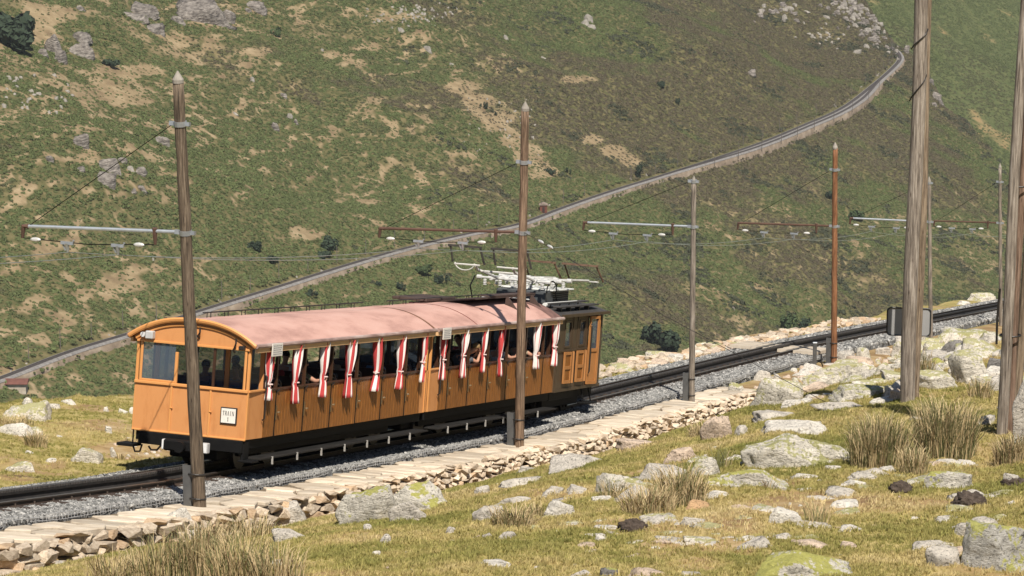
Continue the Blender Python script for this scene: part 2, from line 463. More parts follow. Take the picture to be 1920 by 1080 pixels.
hill2_mat = attr_mix_ground("green_hill_turf", [(.19, .125, .062), (.28, .20, .10), (.34, .26, .13)], [(.062, .082, .030), (.088, .105, .040), (.12, .125, .052)], "bare", .09, .5)
fern_mat = tint_mat("bracken_leaf", [(0, (.105, .130, .050)), (.35, (.098, .112, .048)), (.6, (.106, .102, .055)), (.8, (.110, .090, .060)), (1, (.048, .060, .036))])

# terrain meshes
su = np.concatenate([np.linspace(-330, 1380, 600), np.linspace(1390, 1560, 20)]); hv = np.concatenate([np.linspace(-640, -300, 60), np.linspace(-297, 430, 300), np.linspace(436, 760, 54)])
SS, HH = np.meshgrid(su, hv, indexing='ij')
X, Y = far_xy(SS.ravel(), HH.ravel()); Z = far_z(SS.ravel(), HH.ravel())
V = np.stack([X, Y, Z], 1)
hill = link("mountainside", grid_mesh("mountainside", V, len(su), len(hv), hill_mat, {"bare": bare_mask(V)}))
tag(hill, "steep valley side of green bracken and dry turf crossed by the far railway", None, None, "structure")
xu = np.linspace(-100, 1500, 120); yv = np.linspace(1700, 4200, 150)
XX, YY = np.meshgrid(xu, yv, indexing='ij')
V2 = np.stack([XX.ravel(), YY.ravel(), far2_z(XX.ravel(), YY.ravel())], 1)
def bare2(P):
    return np.clip(sstep(.58, .70, vnoise(P[:, 0] / 9 + P[:, 1] / 40, P[:, 1] / 60 - P[:, 0] / 30, 91)) * .6 * sstep(.45, .6, fbm(P[:, 0] / 130, P[:, 1] / 200, 93)), 0, 1)
hill2 = link("farther_mountainside", grid_mesh("farther_mountainside", V2, len(xu), len(yv), hill2_mat, {"bare": bare2(V2)}))
tag(hill2, "farther green mountainside rising behind the rocky spur", None, None, "structure")

# bracken clumps ---------------------------------------------------------------
def clump_mesh(name, seed, nleaf=46, material=fern_mat, flat=.62, leaf=.30):
    r = np.random.default_rng(seed); vs = []; fs = []
    for i in range(nleaf):
        a = r.uniform(0, 2 * math.pi); el = math.asin(r.uniform(.0, 1)); rr = .62 + .38 * r.random()
        c = np.array([math.cos(a) * math.cos(el), math.sin(a) * math.cos(el), math.sin(el) * flat]) * rr
        n = c / np.linalg.norm(c) * .55 + r.normal(0, .33, 3) + np.array([0, 0, .55]); n /= np.linalg.norm(n)
        t = np.cross(n, r.normal(0, 1, 3)); t /= np.linalg.norm(t); b = np.cross(n, t)
        L = leaf * r.uniform(.7, 1.35); W = L * .55; k = len(vs)
        vs += [c - t * L, c + b * W, c + t * L * 1.1, c - b * W]
        fs += [(k, k + 1, k + 2, k + 3)]
    me = bpy.data.meshes.new(name); me.from_pydata([tuple(v) for v in vs], [], fs); me.materials.append(material)
    return me
fern_coll = src_collection("bracken_clump", [clump_mesh("bracken_clump", 100 + i) for i in range(6)])
def in_frame(P, mx=240, my=110):
    x, y = project(P)
    return (x > -mx) & (x < 1920 + mx) & (y > -my) & (y < 800 + my)
def bank(s, h):
    o = track_off(s, h)
    wide = sstep(560, 700, s) * (1 - sstep(900, 990, s))
    return ((o < 2.8 + 3.5 * vnoise(s / 18, s * 0, 5) ** 2) & (o > -(1.9 + 3.2 * wide + 2.2 * vnoise(s / 9, s * 0, 9) ** 2))) & (s < FTS.max() + 4)
M_ = 1600000
ss = rng.uniform(-330, 1480, M_); hh = rng.uniform(-560, 720, M_)
px_, py_ = far_xy(ss, hh); P = np.stack([px_, py_, far_z(ss, hh)], 1)
oo_ = track_off(ss, hh); wide_ = sstep(560, 700, ss) * (1 - sstep(900, 990, ss)); core_ = (oo_ > -2.1 - 3.2 * wide_) & (oo_ < 2.4) & (ss < FTS.max() + 4)
edge_ = bank(ss, hh) & ~core_; P[:, 2] += np.where(edge_, .9, 0)
keep = in_frame(P) & (ss < crest_s(hh) + 14) & ~core_ & (~edge_ | (rng.random(M_) < .40))
P, ss, hh = P[keep], ss[keep], hh[keep]
bm_ = bare_mask(P)
keep = rng.random(len(P)) > bm_ * (.80 + .16 * sstep(.4, .6, fbm(ss / 5, hh / 4, 47, 2)))
P, ss, hh, bm_ = P[keep], ss[keep], hh[keep], bm_[keep]
x_, y_ = project(P)
olive = sstep(.40, .62, .6 * fbm(ss / 80, hh / 50, 31, 4) + .4 * fbm(ss / 17, hh / 12, 33, 3) + .20 * sstep(700, 1500, x_) * (1 - sstep(200, 420, y_)) - .05 + .06 * sstep(420, 620, y_) * sstep(1100, 1300, x_) - .17 * (1 - sstep(300, 900, x_)))
dk = sstep(.60, .70, fbm(ss / 22, hh / 15, 37, 3))
tint = np.clip(.05 + .68 * olive + rng.normal(0, .10, len(P)), 0, .82); tint = np.where(rng.random(len(P)) < dk * .4 * sstep(600, 1300, x_), .96, tint)
sc = rng.uniform(.55, 1.15, len(P)) * (1 - .35 * bm_) * np.where(tint > .9, 1.5, 1.0)
P[:, 2] -= .1
rot = np.stack([rng.normal(0, .15, len(P)), rng.normal(0, .15, len(P)), rng.uniform(0, 6.28, len(P))], 1)
o = scatter("bracken", P, rot, np.stack([sc, sc, sc * rng.uniform(.7, 1.25, len(P))], 1), tint, fern_coll, 6)
tag(o, "dense green and olive bracken covering the valley side", None, None, "stuff")
print("bracken", len(P), flush=True)
M2 = 300000
xx = rng.uniform(250, 1100, M2); yy = rng.uniform(1750, 3300, M2)
P = np.stack([xx, yy, far2_z(xx, yy)], 1)
a_, b_ = project(P)
keep = in_frame(P) & (a_ > 1560) & (b_ < 460) & (rng.random(M2) > bare2(P) * 1.3)
s2, h2 = far_sh(P[:, 0], P[:, 1]); keep &= P[:, 2] > far_z(s2, h2) - 6
P = P[keep]; sc = rng.uniform(.7, 1.3, len(P))
tint = np.clip(.06 + .38 * sstep(.5, .68, fbm(P[:, 0] / 60, P[:, 1] / 90, 35)) + rng.normal(0, .06, len(P)), 0, .7)
o = scatter("distant_bracken", P, np.stack([P[:, 0] * 0, P[:, 0] * 0, rng.uniform(0, 6.28, len(P))], 1), np.stack([sc, sc, sc * .8], 1), tint, fern_coll, 6)
tag(o, "bright green bracken on the farther mountainside", None, None, "stuff")
print("distant bracken", len(P))

# ------------------------------------------------------------------ far railway: ballast, rails, walls, poles, hut
far_bal = mat("far_ballast", [(.13, .12, .115), (.20, .19, .18), (.28, .265, .25)], .9, .95, bump=.5, bdist=.2)
far_dark = mat("far_sleeper_band", [(.045, .038, .036), (.085, .075, .07)], .7, .9)
far_bank = mat("far_cut_bank", [(.13, .098, .068), (.21, .162, .116), (.31, .255, .195)], .16, .95, bump=.6, bdist=.4)
def ribbon(path, offs, zs, material, name, parent=None):
    p = np.asarray(path); t = np.gradient(p, axis=0)[:, :2]; t /= np.linalg.norm(t, axis=1)[:, None]
    nrm = np.stack([-t[:, 1], t[:, 0]], 1)
    Vv = []
    for i in range(len(p)):
        oo = offs(i) if callable(offs) else offs
        for o_, z_ in zip(oo, zs):
            Vv.append((p[i, 0] + nrm[i, 0] * o_, p[i, 1] + nrm[i, 1] * o_, p[i, 2] + (z_ if z_ is not None else o_ * SLOPE_H - .5)))
    return link(name, grid_mesh(name, np.array(Vv), len(p), len(zs), material), parent)
ft = catmull(FTC[::3], 6)
fz = FA[2]
def widen(i):
    s_ = far_sh(ft[i, 0], ft[i, 1])[0]
    return float(sstep(560, 700, s_) * (1 - sstep(900, 990, s_)))
bk = lambda i: (-2.6 - 3.2 * widen(i) - 2.0 * vnoise(i * .55, 2.2, 3) ** 2, -2.4 - 3.2 * widen(i), 2.2, 3.0 + 1.0 * vnoise(i * .3, 8.8, 4), 3.8 + 3.5 * vnoise(i * .27, 8.8, 6) ** 2)
rb = ribbon(ft, bk, (None, .5, .5, .9, None), far_bank, "trackside_bank")
tag(rb, "tan cut bank along both sides of the far railway", None, None, "structure")
bl = ribbon(ft, lambda i: (-2.5 - 3.2 * widen(i), -1.7 - 3.2 * widen(i), 1.45, 2.2), (.5, .95, .95, .5), far_bal, "far_ballast_bed")
tag(bl, "thin grey ballast line of the far railway climbing across the valley side", None, None, "structure")
ftr = thing("far_railway_track", "dark far railway track winding up to the rocky spur", "railway track", FT[4])
def far_rail(path, o, w, z0, z1, name, m):
    return ribbon(path - FT[4], (o - w, o - w, o + w, o + w), (z0, z1, z1, z0), m, name, ftr)
far_rail(ft, 0, 1.05, .9, 1.0, "sleeper_band", far_dark)
far_rust = mat("far_rail_steel", [(.06, .05, .045), (.12, .10, .09)], 2, .5, metal=.6)
for q in (-.5, .5): far_rail(ft, q, .06, .98, 1.14, "rail", far_rust)
sid = [i for i in range(len(ft)) if widen(i) > .02]
pth = ft[sid[0]:sid[-1] + 1].copy()
tt = np.gradient(pth, axis=0)[:, :2]; tt /= np.linalg.norm(tt, axis=1)[:, None]
w_ = np.array([widen(i) for i in sid])
pth[:, 0] += -(-tt[:, 1]) * 3.2 * w_; pth[:, 1] += -tt[:, 0] * 3.2 * w_
sd = far_rail(pth, 0, .85, .905, 1.005, "siding_sleeper_band", far_dark)
for q in (-.5, .5): far_rail(pth, q, .06, .985, 1.145, "siding_rail", far_rust)
# dressed stone edging on the valley side of the far line
far_stone = mat("far_pale_stone", [(.30, .25, .19), (.46, .40, .32), (.56, .50, .42)], .5, .9, objvar=.2)
far_pole_m = mat("far_pole_wood", [(.10, .085, .07), (.17, .15, .13)], 1, .9)
k = 0
for i in range(6, len(ft) - 2, 9):
    for side in (1, -1):
        if side < 0 and widen(i) < .3: continue
        t = ft[i + 1, :2] - ft[i - 1, :2]; t /= np.linalg.norm(t); n_ = np.array([-t[1], t[0]])
        oo = 3.0 if side > 0 else -3.2 - 3.2 * widen(i)
        b = np.array([ft[i, 0] + n_[0] * oo, ft[i, 1] + n_[1] * oo, ft[i, 2] + .4])
        pr = thing("railway_pole", "thin catenary pole standing beside the far railway", "pole", b, "poles along the far railway")
        m = MB(); hgt = 7.0 + .8 * math.sin(i * 1.7); m.tube([b + (0, 0, -1), b + (0, 0, hgt)], [.16, .12], 6); m.build("pole", far_pole_m, pr, off=b)
        a = b + np.array([-n_[0] * 2.8 * side, -n_[1] * 2.8 * side, 5.4]); m = MB(); m.tube([b + (0, 0, 5.3), a], .05, 5); m.build("arm", far_rust, pr, off=b)
        k += 1
# hut
p, d = plane_hit(1019, 398); zz = p + np.array([0, 0, .3])
hut = thing("trackside_hut", "small reddish brown hut beside the far railway", "hut", zz)
hw = mat("hut_boards", [(.13, .045, .028), (.19, .07, .045)], 1.2, .85)
m = MB(); m.box(-1.5, 1.5, -1.4, 1.4, -1, 3.0); m.build("wall", hw, hut)
m = MB(); m.prism([(-1.8, 2.9), (1.8, 2.9), (1.8, 3.05), (0, 3.7), (-1.8, 3.05)], -1.7, 1.7); m.build("roof", mat("hut_roof", [(.20, .15, .12), (.28, .22, .18)], 1, .8), hut)
m = MB(); m.box(-.5, .5, -1.46, -1.4, -.2, 2.2); m.build("door", mat("hut_door", [(.05, .025, .02)], 1), hut)
p, d = far_hit(18, 724)
shed = thing("low_shed", "low rust roofed shed below the far railway at the left edge", "shed", p)
m = MB(); m.box(-5.5, 5.0, -2.0, 2.0, -2, 1.2); m.build("wall", far_stone, shed)
m = MB(); m.prism([(-2.6, 1.1), (2.6, 1.1), (2.6, 1.25), (0, 2.3), (-2.6, 1.25)], -6.2, 5.6, axis=0); m.build("roof", mat("rust_roof", [(.10, .040, .03), (.17, .068, .05)], .6, .8), shed)

# ------------------------------------------------------------------ far rocks and bushes
def ico(sub):
    bm = bmesh.new(); bmesh.ops.create_icosphere(bm, subdivisions=sub, radius=1)
    v = np.array([x.co[:] for x in bm.verts]); f = [[q.index for q in p.verts] for p in bm.faces]; bm.free(); return v, f
ICO = {k: ico(k) for k in (1, 2, 3, 4, 5)}
def rock_data(seed, sub=3, planes=10, sharp=34, rough=.06, flat_top=0.0, pts=None):
    """angular boulder: unit half sizes, cut flat just under the ground line"""
    r = np.random.default_rng(seed); v, f = ICO[sub]
    pn = r.normal(0, 1, (planes, 3)); pn[:, 2] = np.abs(pn[:, 2]) * .8; pn /= np.linalg.norm(pn, axis=1)[:, None]; pc = r.uniform(.42, .92, planes)
    pn = np.vstack([pn, [[1, .1, .05], [-1, .2, .1], [.1, 1, 0], [0, -1, .15]]]); pc = np.append(pc, r.uniform(.8, 1.0, 4))
    if flat_top: pn = np.vstack([pn, [[r.normal(0, .10), r.normal(0, .10), 1]]]); pc = np.append(pc, flat_top * .75)
    dt = np.maximum(v @ pn.T, 1e-3)
    rad = np.minimum(pc / dt, 1.3)
    mn = rad.min(1, keepdims=True); w = np.exp(-sharp * (rad / mn - 1)); rad = (rad * w).sum(1) / w.sum(1)
    p = v * rad[:, None]
    n1, n2 = noise3(p, 2.4, seed % 50), noise3(p, 7.5, seed % 31)
    p *= (1 + rough * 2.6 * n1 + rough * 2.4 * n2)[:, None]
    fold = r.uniform(9, 15); ph = r.uniform(0, 6)                       # bedding ledges
    st = np.sin(p[:, 2] * fold + p[:, 0] * r.normal(0, 1.6) + ph); p[:, :2] *= (1 + .030 * np.sign(st) * np.abs(st) ** .5)[:, None]
    p[:, 0] += r.normal(0, .18) * p[:, 2]; p[:, 2] *= 1 + r.uniform(-.28, .28) * p[:, 0]
    lo, hi = p[:, :2].min(0), p[:, :2].max(0); p[:, :2] = (p[:, :2] - (lo + hi) / 2) / ((hi - lo) / 2)
    p[:, 2] /= p[:, 2].max(); p[:, 2] = np.maximum(p[:, 2], -.45)
    return p, f
def rock_obj(name, seed, centre, half, rotz, m, sub=3, tilt=(0, 0), parent=None, off=None, **kw):
    p, f = rock_data(seed, sub, **kw)
    p = p * np.asarray(half)
    R = np.array(Matrix.Rotation(tilt[1], 3, 'Y') @ Matrix.Rotation(tilt[0], 3, 'X'))
    p = p @ R.T
    Rz = np.array(Matrix.Rotation(rotz, 3, 'Z')); p = p @ Rz.T
    mb = MB(); mb.add(p, f)
    o = mb.build(name, m, parent, smooth=True, recalc=False)
    o.location = tuple(np.asarray(centre) - (np.asarray(off) if off is not None else 0))
    return o
far_rock_m = mat("far_grey_rock", [(.075, .066, .058), (.19, .168, .148), (.30, .272, .242)], .45, .9, bump=1.0, bscale=.8, stretch=(1, 1, 2.6), objvar=.15, bdist=.9, spread=(.36, .64))
far_pale_m = mat("far_pale_rock", [(.15, .135, .115), (.25, .23, .20), (.35, .325, .285)], .6, .9, bump=.8, bscale=1.2, objvar=.12, bdist=.3)
def far_rock(px, py, w, h, label, m=far_rock_m, group=None, seed=None, parent=None, off=None, name="boulder", rz=None, cat="rock", tilt=None):
    p, d = far_hit(px, py + h * .35); s = d / F
    hx, hz = w * s / 2, h * s / 2 * .95
    sd_ = seed if seed is not None else int(px * 7 + py)
    o = rock_obj(name, sd_, p + np.array([0, hx * .5, -hz * .1]), (hx, hx * .8, hz * 1.5), (rz if rz is not None else ((px * 13) % 7) * .12 - .3), m, 3 if w > 26 else 2, tilt or ((py % 5) * .06 - .1, (px % 7) * .07 - .2), parent, off, planes=8, rough=.09, flat_top=.55 + ((px * 7 + py * 3) % 10) * .035)
    if parent is None: tag(o, label, cat, group)
    return o
FR = [(150, 264, 36, 34, "lone grey boulder with dark left face, on the slope left of the nearest pole"),
      (93, 298, 18, 18, "small squat grey boulder below the lone dark faced boulder"),
      (303, 264, 32, 22, "sloping grey slab just left of the nearest pole"),
      (205, 310, 48, 34, "largest boulder of the cluster on the slope left of the nearest pole"),
      (228, 301, 24, 14, "boulder capping the back of the slope cluster"),
      (194, 338, 50, 28, "long low boulder with dark cracks at the front of the slope cluster"),
      (149, 317, 20, 11, "flat grey stone at the left end of the slope cluster"),
      (246, 316, 18, 16, "round pale boulder right of the slope cluster"),
      (264, 323, 34, 22, "pair of cracked grey stones at the right end of the slope cluster"),
      (266, 354, 20, 20, "upright grey stone below the slope cluster, right one of two"),
      (248, 360, 16, 12, "low grey stone below the slope cluster, left one of two"),
      (514, 238, 22, 22, "slanting grey slab right of the nearest pole top"),
      (543, 218, 16, 16, "pale slanting stone uphill of the slanting slab"),
      (553, 228, 14, 14, "grey stone between the two slanting stones on the slope"),
      (530, 179, 18, 10, "grey lump of rock above the slanting stones"),
      (472, 150, 14, 12, "small white stone on the green slope right of the pole top"),
      (441, 213, 14, 8, "thin pale stone lying in bracken right of the nearest pole"),
      (948, 70, 12, 12, "single pale grey stone high on the middle of the slope"),
      (802, 93, 20, 14, "grey stone high on the slope above the second pole, left of the white one"),
      (845, 121, 12, 7, "small white stone high on the slope above the second pole"),
      (1407, 137, 22, 14, "lone grey slab on the dark slope below the crest rocks"),
      (998, 258, 9, 8, "white stone beside the tip of the second pole"),
      (1019, 109, 12, 6, "flat pale stone in the bracken above the second pole"),
      (288, 487, 8, 9, "small pale stone on the terraced slope left of the nearest pole"),
      (604, 94, 8, 7, "tiny pale stone beside the bare patch high on the slope"),
      (753, 57, 16, 12, "twin grey stones at the foot of the white scree"),
      (1374, 578, 10, 9, "whitish stone in dark bracken right of the grey pole"),
      (1608, 97, 20, 12, "pale boulder just left of the far railway bend")]
for q in FR:
    far_rock(*q, m=far_pale_m if ("white" in q[4] or "pale" in q[4]) else far_rock_m)
def outcrop(label, items, m=far_rock_m, name="rock_outcrop"):
    p0, d0 = far_hit(items[0][0], items[0][1])
    t = thing(name, label, "rock outcrop", p0)
    for i, q in enumerate(items):
        far_rock(q[0], q[1], q[2], q[3], None, q[4] if len(q) > 4 else m, parent=t, off=p0, name="rock", seed=i * 17 + int(q[0]))
    return t
outcrop("broad sloping grey rock face at the top of the slope, widest of the outcrops", [(380, 22, 118, 56), (335, 38, 40, 22), (425, 30, 36, 34)])
outcrop("layered grey ledges left of the broad rock face", [(262, 18, 74, 26), (250, 33, 60, 14), (285, 52, 46, 22), (300, 60, 24, 14), (150, 15, 24, 14)])
outcrop("twin cracked rock towers near the upper left corner", [(98, 82, 42, 52), (110, 105, 30, 34), (147, 70, 44, 26), (148, 94, 52, 34), (78, 98, 24, 20)])
outcrop("small grey outcrop right of the broad rock face", [(478, 14, 46, 26), (490, 24, 20, 12), (466, 20, 16, 12)])
outcrop("tight cluster of pale rocks high on the slope", [(1102, 34, 24, 22), (1098, 44, 28, 16), (1108, 50, 20, 12)], far_pale_m)
r_ = np.random.default_rng(8)
its = []
for i in range(110):
    t = r_.random(); x = 1560 + 92 * t + r_.normal(0, 16); y = -4 + 84 * t * t + abs(r_.normal(0, 18)) - 6
    its.append((x, y, r_.uniform(7, 19), r_.uniform(6, 13), far_pale_m if r_.random() < .3 else far_rock_m))
outcrop("jumbled grey crags running down the crest to the railway bend", its)
its = [(1466 + r_.normal(0, 22), 22 + r_.normal(0, 9), r_.uniform(6, 20), r_.uniform(5, 12), far_pale_m if r_.random() < .5 else far_rock_m) for i in range(26)]
outcrop("scattered rocks on the dark slope left of the crest crags", its)
its = [(1555 + r_.normal(0, 24), 68 + r_.normal(0, 9), r_.uniform(5, 11), r_.uniform(4, 7), far_pale_m) for i in range(26)]
outcrop("small pale rubble below the crest crags", its)
its = [(1752 + r_.normal(0, 7), y, r_.uniform(10, 22), r_.uniform(8, 14)) for y in range(98, 166, 5)]
outcrop("column of layered rock showing right of the tall foreground poles", its)
outcrop("grey crags on the reddish bank right of the tall foreground poles", [(1756, 180, 20, 20), (1764, 190, 18, 18), (1752, 196, 14, 12), (1800, 178, 12, 10), (1812, 204, 14, 10)])
outcrop("dark rock cut beside the railway bend", [(1698, 92, 14, 22), (1690, 84, 12, 14), (1706, 82, 16, 16), (1712, 96, 12, 16)])
its = [(775 + r_.normal(0, 36), 28 + r_.normal(0, 12), r_.uniform(4, 9), r_.uniform(4, 7)) for i in range(70)]
outcrop("white scree of small stones at the top of the slope", [(a, b, c, d_, far_pale_m) for a, b, c, d_ in its], far_pale_m, "scree")
its = []
for a, b in zip(far_px[2:-2], far_px[3:-1]):
    for k in range(6):
        u = r_.random(); x = a[0] + (b[0] - a[0]) * u; y = a[1] + (b[1] - a[1]) * u
        if 0 < x: its.append((x, y + (r_.uniform(5, 12) if r_.random() < .6 else -r_.uniform(9, 17)), r_.uniform(3, 8), r_.uniform(3, 6)))
outcrop("rough pale stones scattered along the banks of the far railway", [(a, b, c, d_, far_pale_m if r_.random() < .6 else far_rock_m) for a, b, c, d_ in its], far_pale_m, "scree")
its = [(r_.uniform(0, 140), r_.uniform(140, 215), r_.uniform(5, 13), r_.uniform(4, 10)) for i in range(34)]
outcrop("loose pale stones strewn on dry ground at the left edge of the slope", [(a, b, c, d_, far_pale_m) for a, b, c, d_ in its], far_pale_m, "scree")
its = [(880 + r_.uniform(-10, 130), 185 + r_.uniform(-12, 110), r_.uniform(3, 8), r_.uniform(3, 6)) for i in range(36)]
outcrop("small pale stones in the dry gully behind the second pole", [(a, b, c, d_, far_pale_m) for a, b, c, d_ in its], far_pale_m, "scree")

bush_leaf = [mat("far_bush_dark", [(.016, .030, .018), (.034, .054, .026)], 1.2, .9), mat("far_bush_green", [(.035, .060, .022), (.065, .095, .034)], 1.2, .9)]
twig_m = mat("bush_stem", [(.06, .045, .03)], 2, .9)
def bush(px, py, w, h, label, m=0, name="bush"):
    p, d = far_hit(px, py + h * .45); s = d / F; W, H = w * s / 2, h * s
    t = thing(name, label, "bush", p)
    r = np.random.default_rng(int(px * 3 + py)); mb = MB(); vs = []; fs = []
    n = int(240 + w * 7)
    ctr = [(r.normal(0, .42), r.normal(0, .42), r.uniform(.22, .62)) for _ in range(7)]
    for i in range(n):
        c0 = np.array(ctr[r.integers(0, 7)]); v = r.normal(0, 1, 3); v /= np.linalg.norm(v); v *= .36 * r.uniform(.5, 1) ** .5
        c = c0 + v; c = np.array([c[0] * W, c[1] * W, max(c[2], .05) * H])
        nn = v / np.linalg.norm(v) + r.normal(0, .4, 3); nn /= np.linalg.norm(nn); tt = np.cross(nn, r.normal(0, 1, 3)); tt /= np.linalg.norm(tt); bb = np.cross(nn, tt)
        L = .17 * W * r.uniform(.6, 1.3); k = len(vs)
        vs += [c - tt * L, c + bb * L * .7, c + tt * L, c - bb * L * .7]; fs.append((k, k + 1, k + 2, k + 3))
    mb.add(vs, fs); mb.build("foliage", bush_leaf[m], t, recalc=False)
    mb = MB(); mb.tube([(0, 0, -.3), (.05 * W, 0, H * .3), (0, .1 * W, H * .6)], [.09 * W, .06 * W, .03 * W], 6); mb.build("stem", twig_m, t)
for q in [(477, 461, 32, 20, "dark rounded bush beside the bare path junction, left one of the pair"),
          (620, 456, 44, 26, "broad dark bush right of the bare path junction"),
          (512, 487, 34, 14, "low spreading bush below the bare path junction"),
          (612, 478, 40, 14, "low dark bush uphill of the far railway, below the broad bush"),
          (585, 551, 24, 14, "dark bush just below the far railway above the train roof"),
          (750, 536, 20, 16, "darkest round bush on the slope above the front coach roof"),
          (710, 534, 16, 10, "small bush left of the darkest round bush"),
          (826, 524, 28, 20, "bush above the rear coach roof"), (790, 505, 40, 20, "wide olive bush above the rear coach roof, the farthest one up the slope"),
          (1196, 319, 22, 32, "upright dark bush touching the far railway"),
          (911, 198, 14, 16, "dark round shrub in the dry gully behind the second pole"), (930, 214, 9, 8, "tiny shrub below the round one in the dry gully"),
          (1064, 319, 12, 14, "dark shrub right of the second pole below the dry gully"), (1030, 322, 22, 10, "low shrub just right of the second pole"),
          (1240, 630, 66, 50, "broad dark bush rising behind the track right of the locomotive"),
          (1500, 612, 30, 40, "nearly black bush in front of the lower slope, left of the rust coloured pole"),
          (1472, 604, 34, 34, "green bush left of the nearly black bush"),
          (1824, 197, 34, 48, "dark tall bush on the reddish bank near the right edge"),
          (1765, 150, 24, 20, "dark bush at the foot of the layered rock column"), (1556, 366, 22, 16, "dark bush behind the rust coloured pole"),
          (1600, 402, 40, 20, "wide dark bush right of the rust coloured pole"), (1240, 158, 22, 16, "dark bush on the slope above the grey pole"), (1272, 190, 12, 14, "small dark bush above the grey pole"),
          (22, 58, 110, 62, "large dark shrub thicket in the upper left corner"), (205, 118, 36, 14, "low dark shrub between rock towers and nearest pole"), (520, 60, 26, 20, "grey green bush right of the small outcrop"),
          (1690, 246, 0, 0, "")]:
    if q[2]: bush(*q, m=1 if ("green" in q[4] or "olive" in q[4] or "wide dark" in q[4]) else 0)
# ------------------------------------------------------------------ near ground
near_mat = attr_mix_ground("mountain_turf", [(.19, .12, .066), (.31, .215, .105), (.43, .33, .20)], [(.22, .19, .062), (.32, .265, .100), (.42, .335, .155)], "bare", 1.1, .05)
dirt_px = [(250, 845, 90, 20, 1), (190, 800, 60, 14, .8), (110, 870, 26, 12, .7), (30, 895, 40, 10, .7), (60, 820, 40, 12, .6), (1500, 945, 170, 24, .95), (1470, 905, 60, 10, .5), (1790, 850, 60, 10, .8), (1290, 855, 30, 10, .3),
           (1340, 640, 200, 22, .9), (1250, 665, 150, 16, .8), (1700, 660, 260, 40, .75), (1200, 1030, 60, 14, .5), (1400, 1000, 60, 10, .6), (640, 860, 0, 0, 0), (1300, 1060, 60, 14, .6), (1660, 870, 70, 14, .6), (1880, 1000, 60, 20, .5), (1230, 720, 60, 20, .3), (850, 1010, 60, 8, .4), (1115, 1045, 50, 8, .4), (930, 985, 90, 7, .3)]
def near_bare(P):
    x, y = project(P); s, n = to_sn(P[:, 0], P[:, 1])
    m = np.zeros(len(P)); wob = fbm(s * .8, n * .8, 15, 3) - .5
    for a, b, w, h, st in dirt_px:
        if w: m = np.maximum(m, st * (1 - sstep(.3, 1.4, ((x - a) / w) ** 2 + ((y - b) / h) ** 2 + 1.4 * wob)))
    m = np.maximum(m, .62 * sstep(.52, .70, fbm(s * .55, n * .55, 18, 4)))
    m = np.maximum(m, .8 * (1 - sstep(2.7, 3.2, n)) * sstep(1, 2, n))
    return np.clip(m, 0, 1)
sv = np.concatenate([np.arange(-62, -33, 1.0), np.arange(-33, 30, .16), np.arange(30, 96, .6)])
nv_ = np.concatenate([np.arange(-70, -13, 3.0), np.arange(-13, -2.2, .2), np.arange(-2.2, 3.3, .06), np.arange(3.3, 23, .16), np.arange(23, 45, 1.0)])
A_, B_ = np.meshgrid(sv, nv_, indexing='ij'); A_, B_ = A_.ravel(), B_.ravel()
gx = C0[0] + A_ * CG * math.sin(YAW) + B_ * math.cos(YAW); gy = C0[1] + A_ * CG * math.cos(YAW) - B_ * math.sin(YAW)
GV = np.stack([gx, gy, ground_z(gx, gy)], 1)
gnd = link("ground", grid_mesh("ground", GV, len(sv), len(nv_), near_mat, {"bare": near_bare(GV)}))
tag(gnd, "grassy mountain shoulder with bare earth patches around the railway", None, None, "structure")

def at_sn(s, n):
    x = C0[0] + s * CG * math.sin(YAW) + n * math.cos(YAW); y = C0[1] + s * CG * math.cos(YAW) - n * math.sin(YAW)
    return np.stack([x, y, np.zeros_like(x)], -1)
def up_at(s, n, h):
    """point at vertical height h above the rail plane"""
    s, n = np.broadcast_arrays(np.asarray(s, float), np.asarray(n, float))
    p = at_sn(s, n); p[..., 2] = C0[2] - s * SG + rise(s) + h
    return p

# short turf
grass_mat = tint_mat("turf_blade", [(0, (.195, .200, .056)), (.35, (.30, .270, .090)), (.65, (.46, .37, .165)), (1, (.55, .45, .25))])
def tuft_mesh(name, seed, n=9, h=1.0, spread=.55, w=.085, lean=.5, material=grass_mat):
    r = np.random.default_rng(seed); vs = []; fs = []
    for i in range(n):
        b = np.array([r.normal(0, spread * .5), r.normal(0, spread * .5), 0]); a = r.uniform(0, 6.28)
        d = np.array([math.cos(a), math.sin(a), 0]) * lean * r.uniform(.2, 1.2); H = h * r.uniform(.55, 1.1)
        sd = np.array([-math.sin(a + .8), math.cos(a + .8), 0]) * w; k = len(vs)
        vs += [b - sd, b + sd, b + d * .45 * H + np.array([0, 0, H * .6]) + sd * .7, b + d * .45 * H + np.array([0, 0, H * .6]) - sd * .7, b + d * 1.1 * H + np.array([0, 0, H])]
        fs += [(k, k + 1, k + 2, k + 3), (k + 3, k + 2, k + 4)]
    me = bpy.data.meshes.new(name); me.from_pydata([tuple(v) for v in vs], [], fs); me.materials.append(material); return me
turf_coll = src_collection("turf_tuft", [tuft_mesh("turf_tuft", 300 + i) for i in range(6)])
def near_pts(M, s0, s1, n0, n1):
    s = rng.uniform(s0, s1, M); n = rng.uniform(n0, n1, M)
    p = at_sn(s, n); p[:, 2] = ground_z(p[:, 0], p[:, 1])
    x, y = project(p); k = (x > -260) & (x < 2180) & (y > 400) & (y < 1150)
    return s[k], n[k], p[k]
SA, NA, PA = near_pts(900000, -36, 40, 2.8, 22)
SB, NB, PB = near_pts(70000, -8, 48, -11, -2.0)
SN, NN, PN = np.concatenate([SA, SB]), np.concatenate([NA, NB]), np.concatenate([PA, PB])
bb = near_bare(PN)
kp = (rng.random(len(PN)) > bb * .93) & (NN > shelf_edge(SN) - 1)
SN, NN, PN, bb = SN[kp], NN[kp], PN[kp], bb[kp]
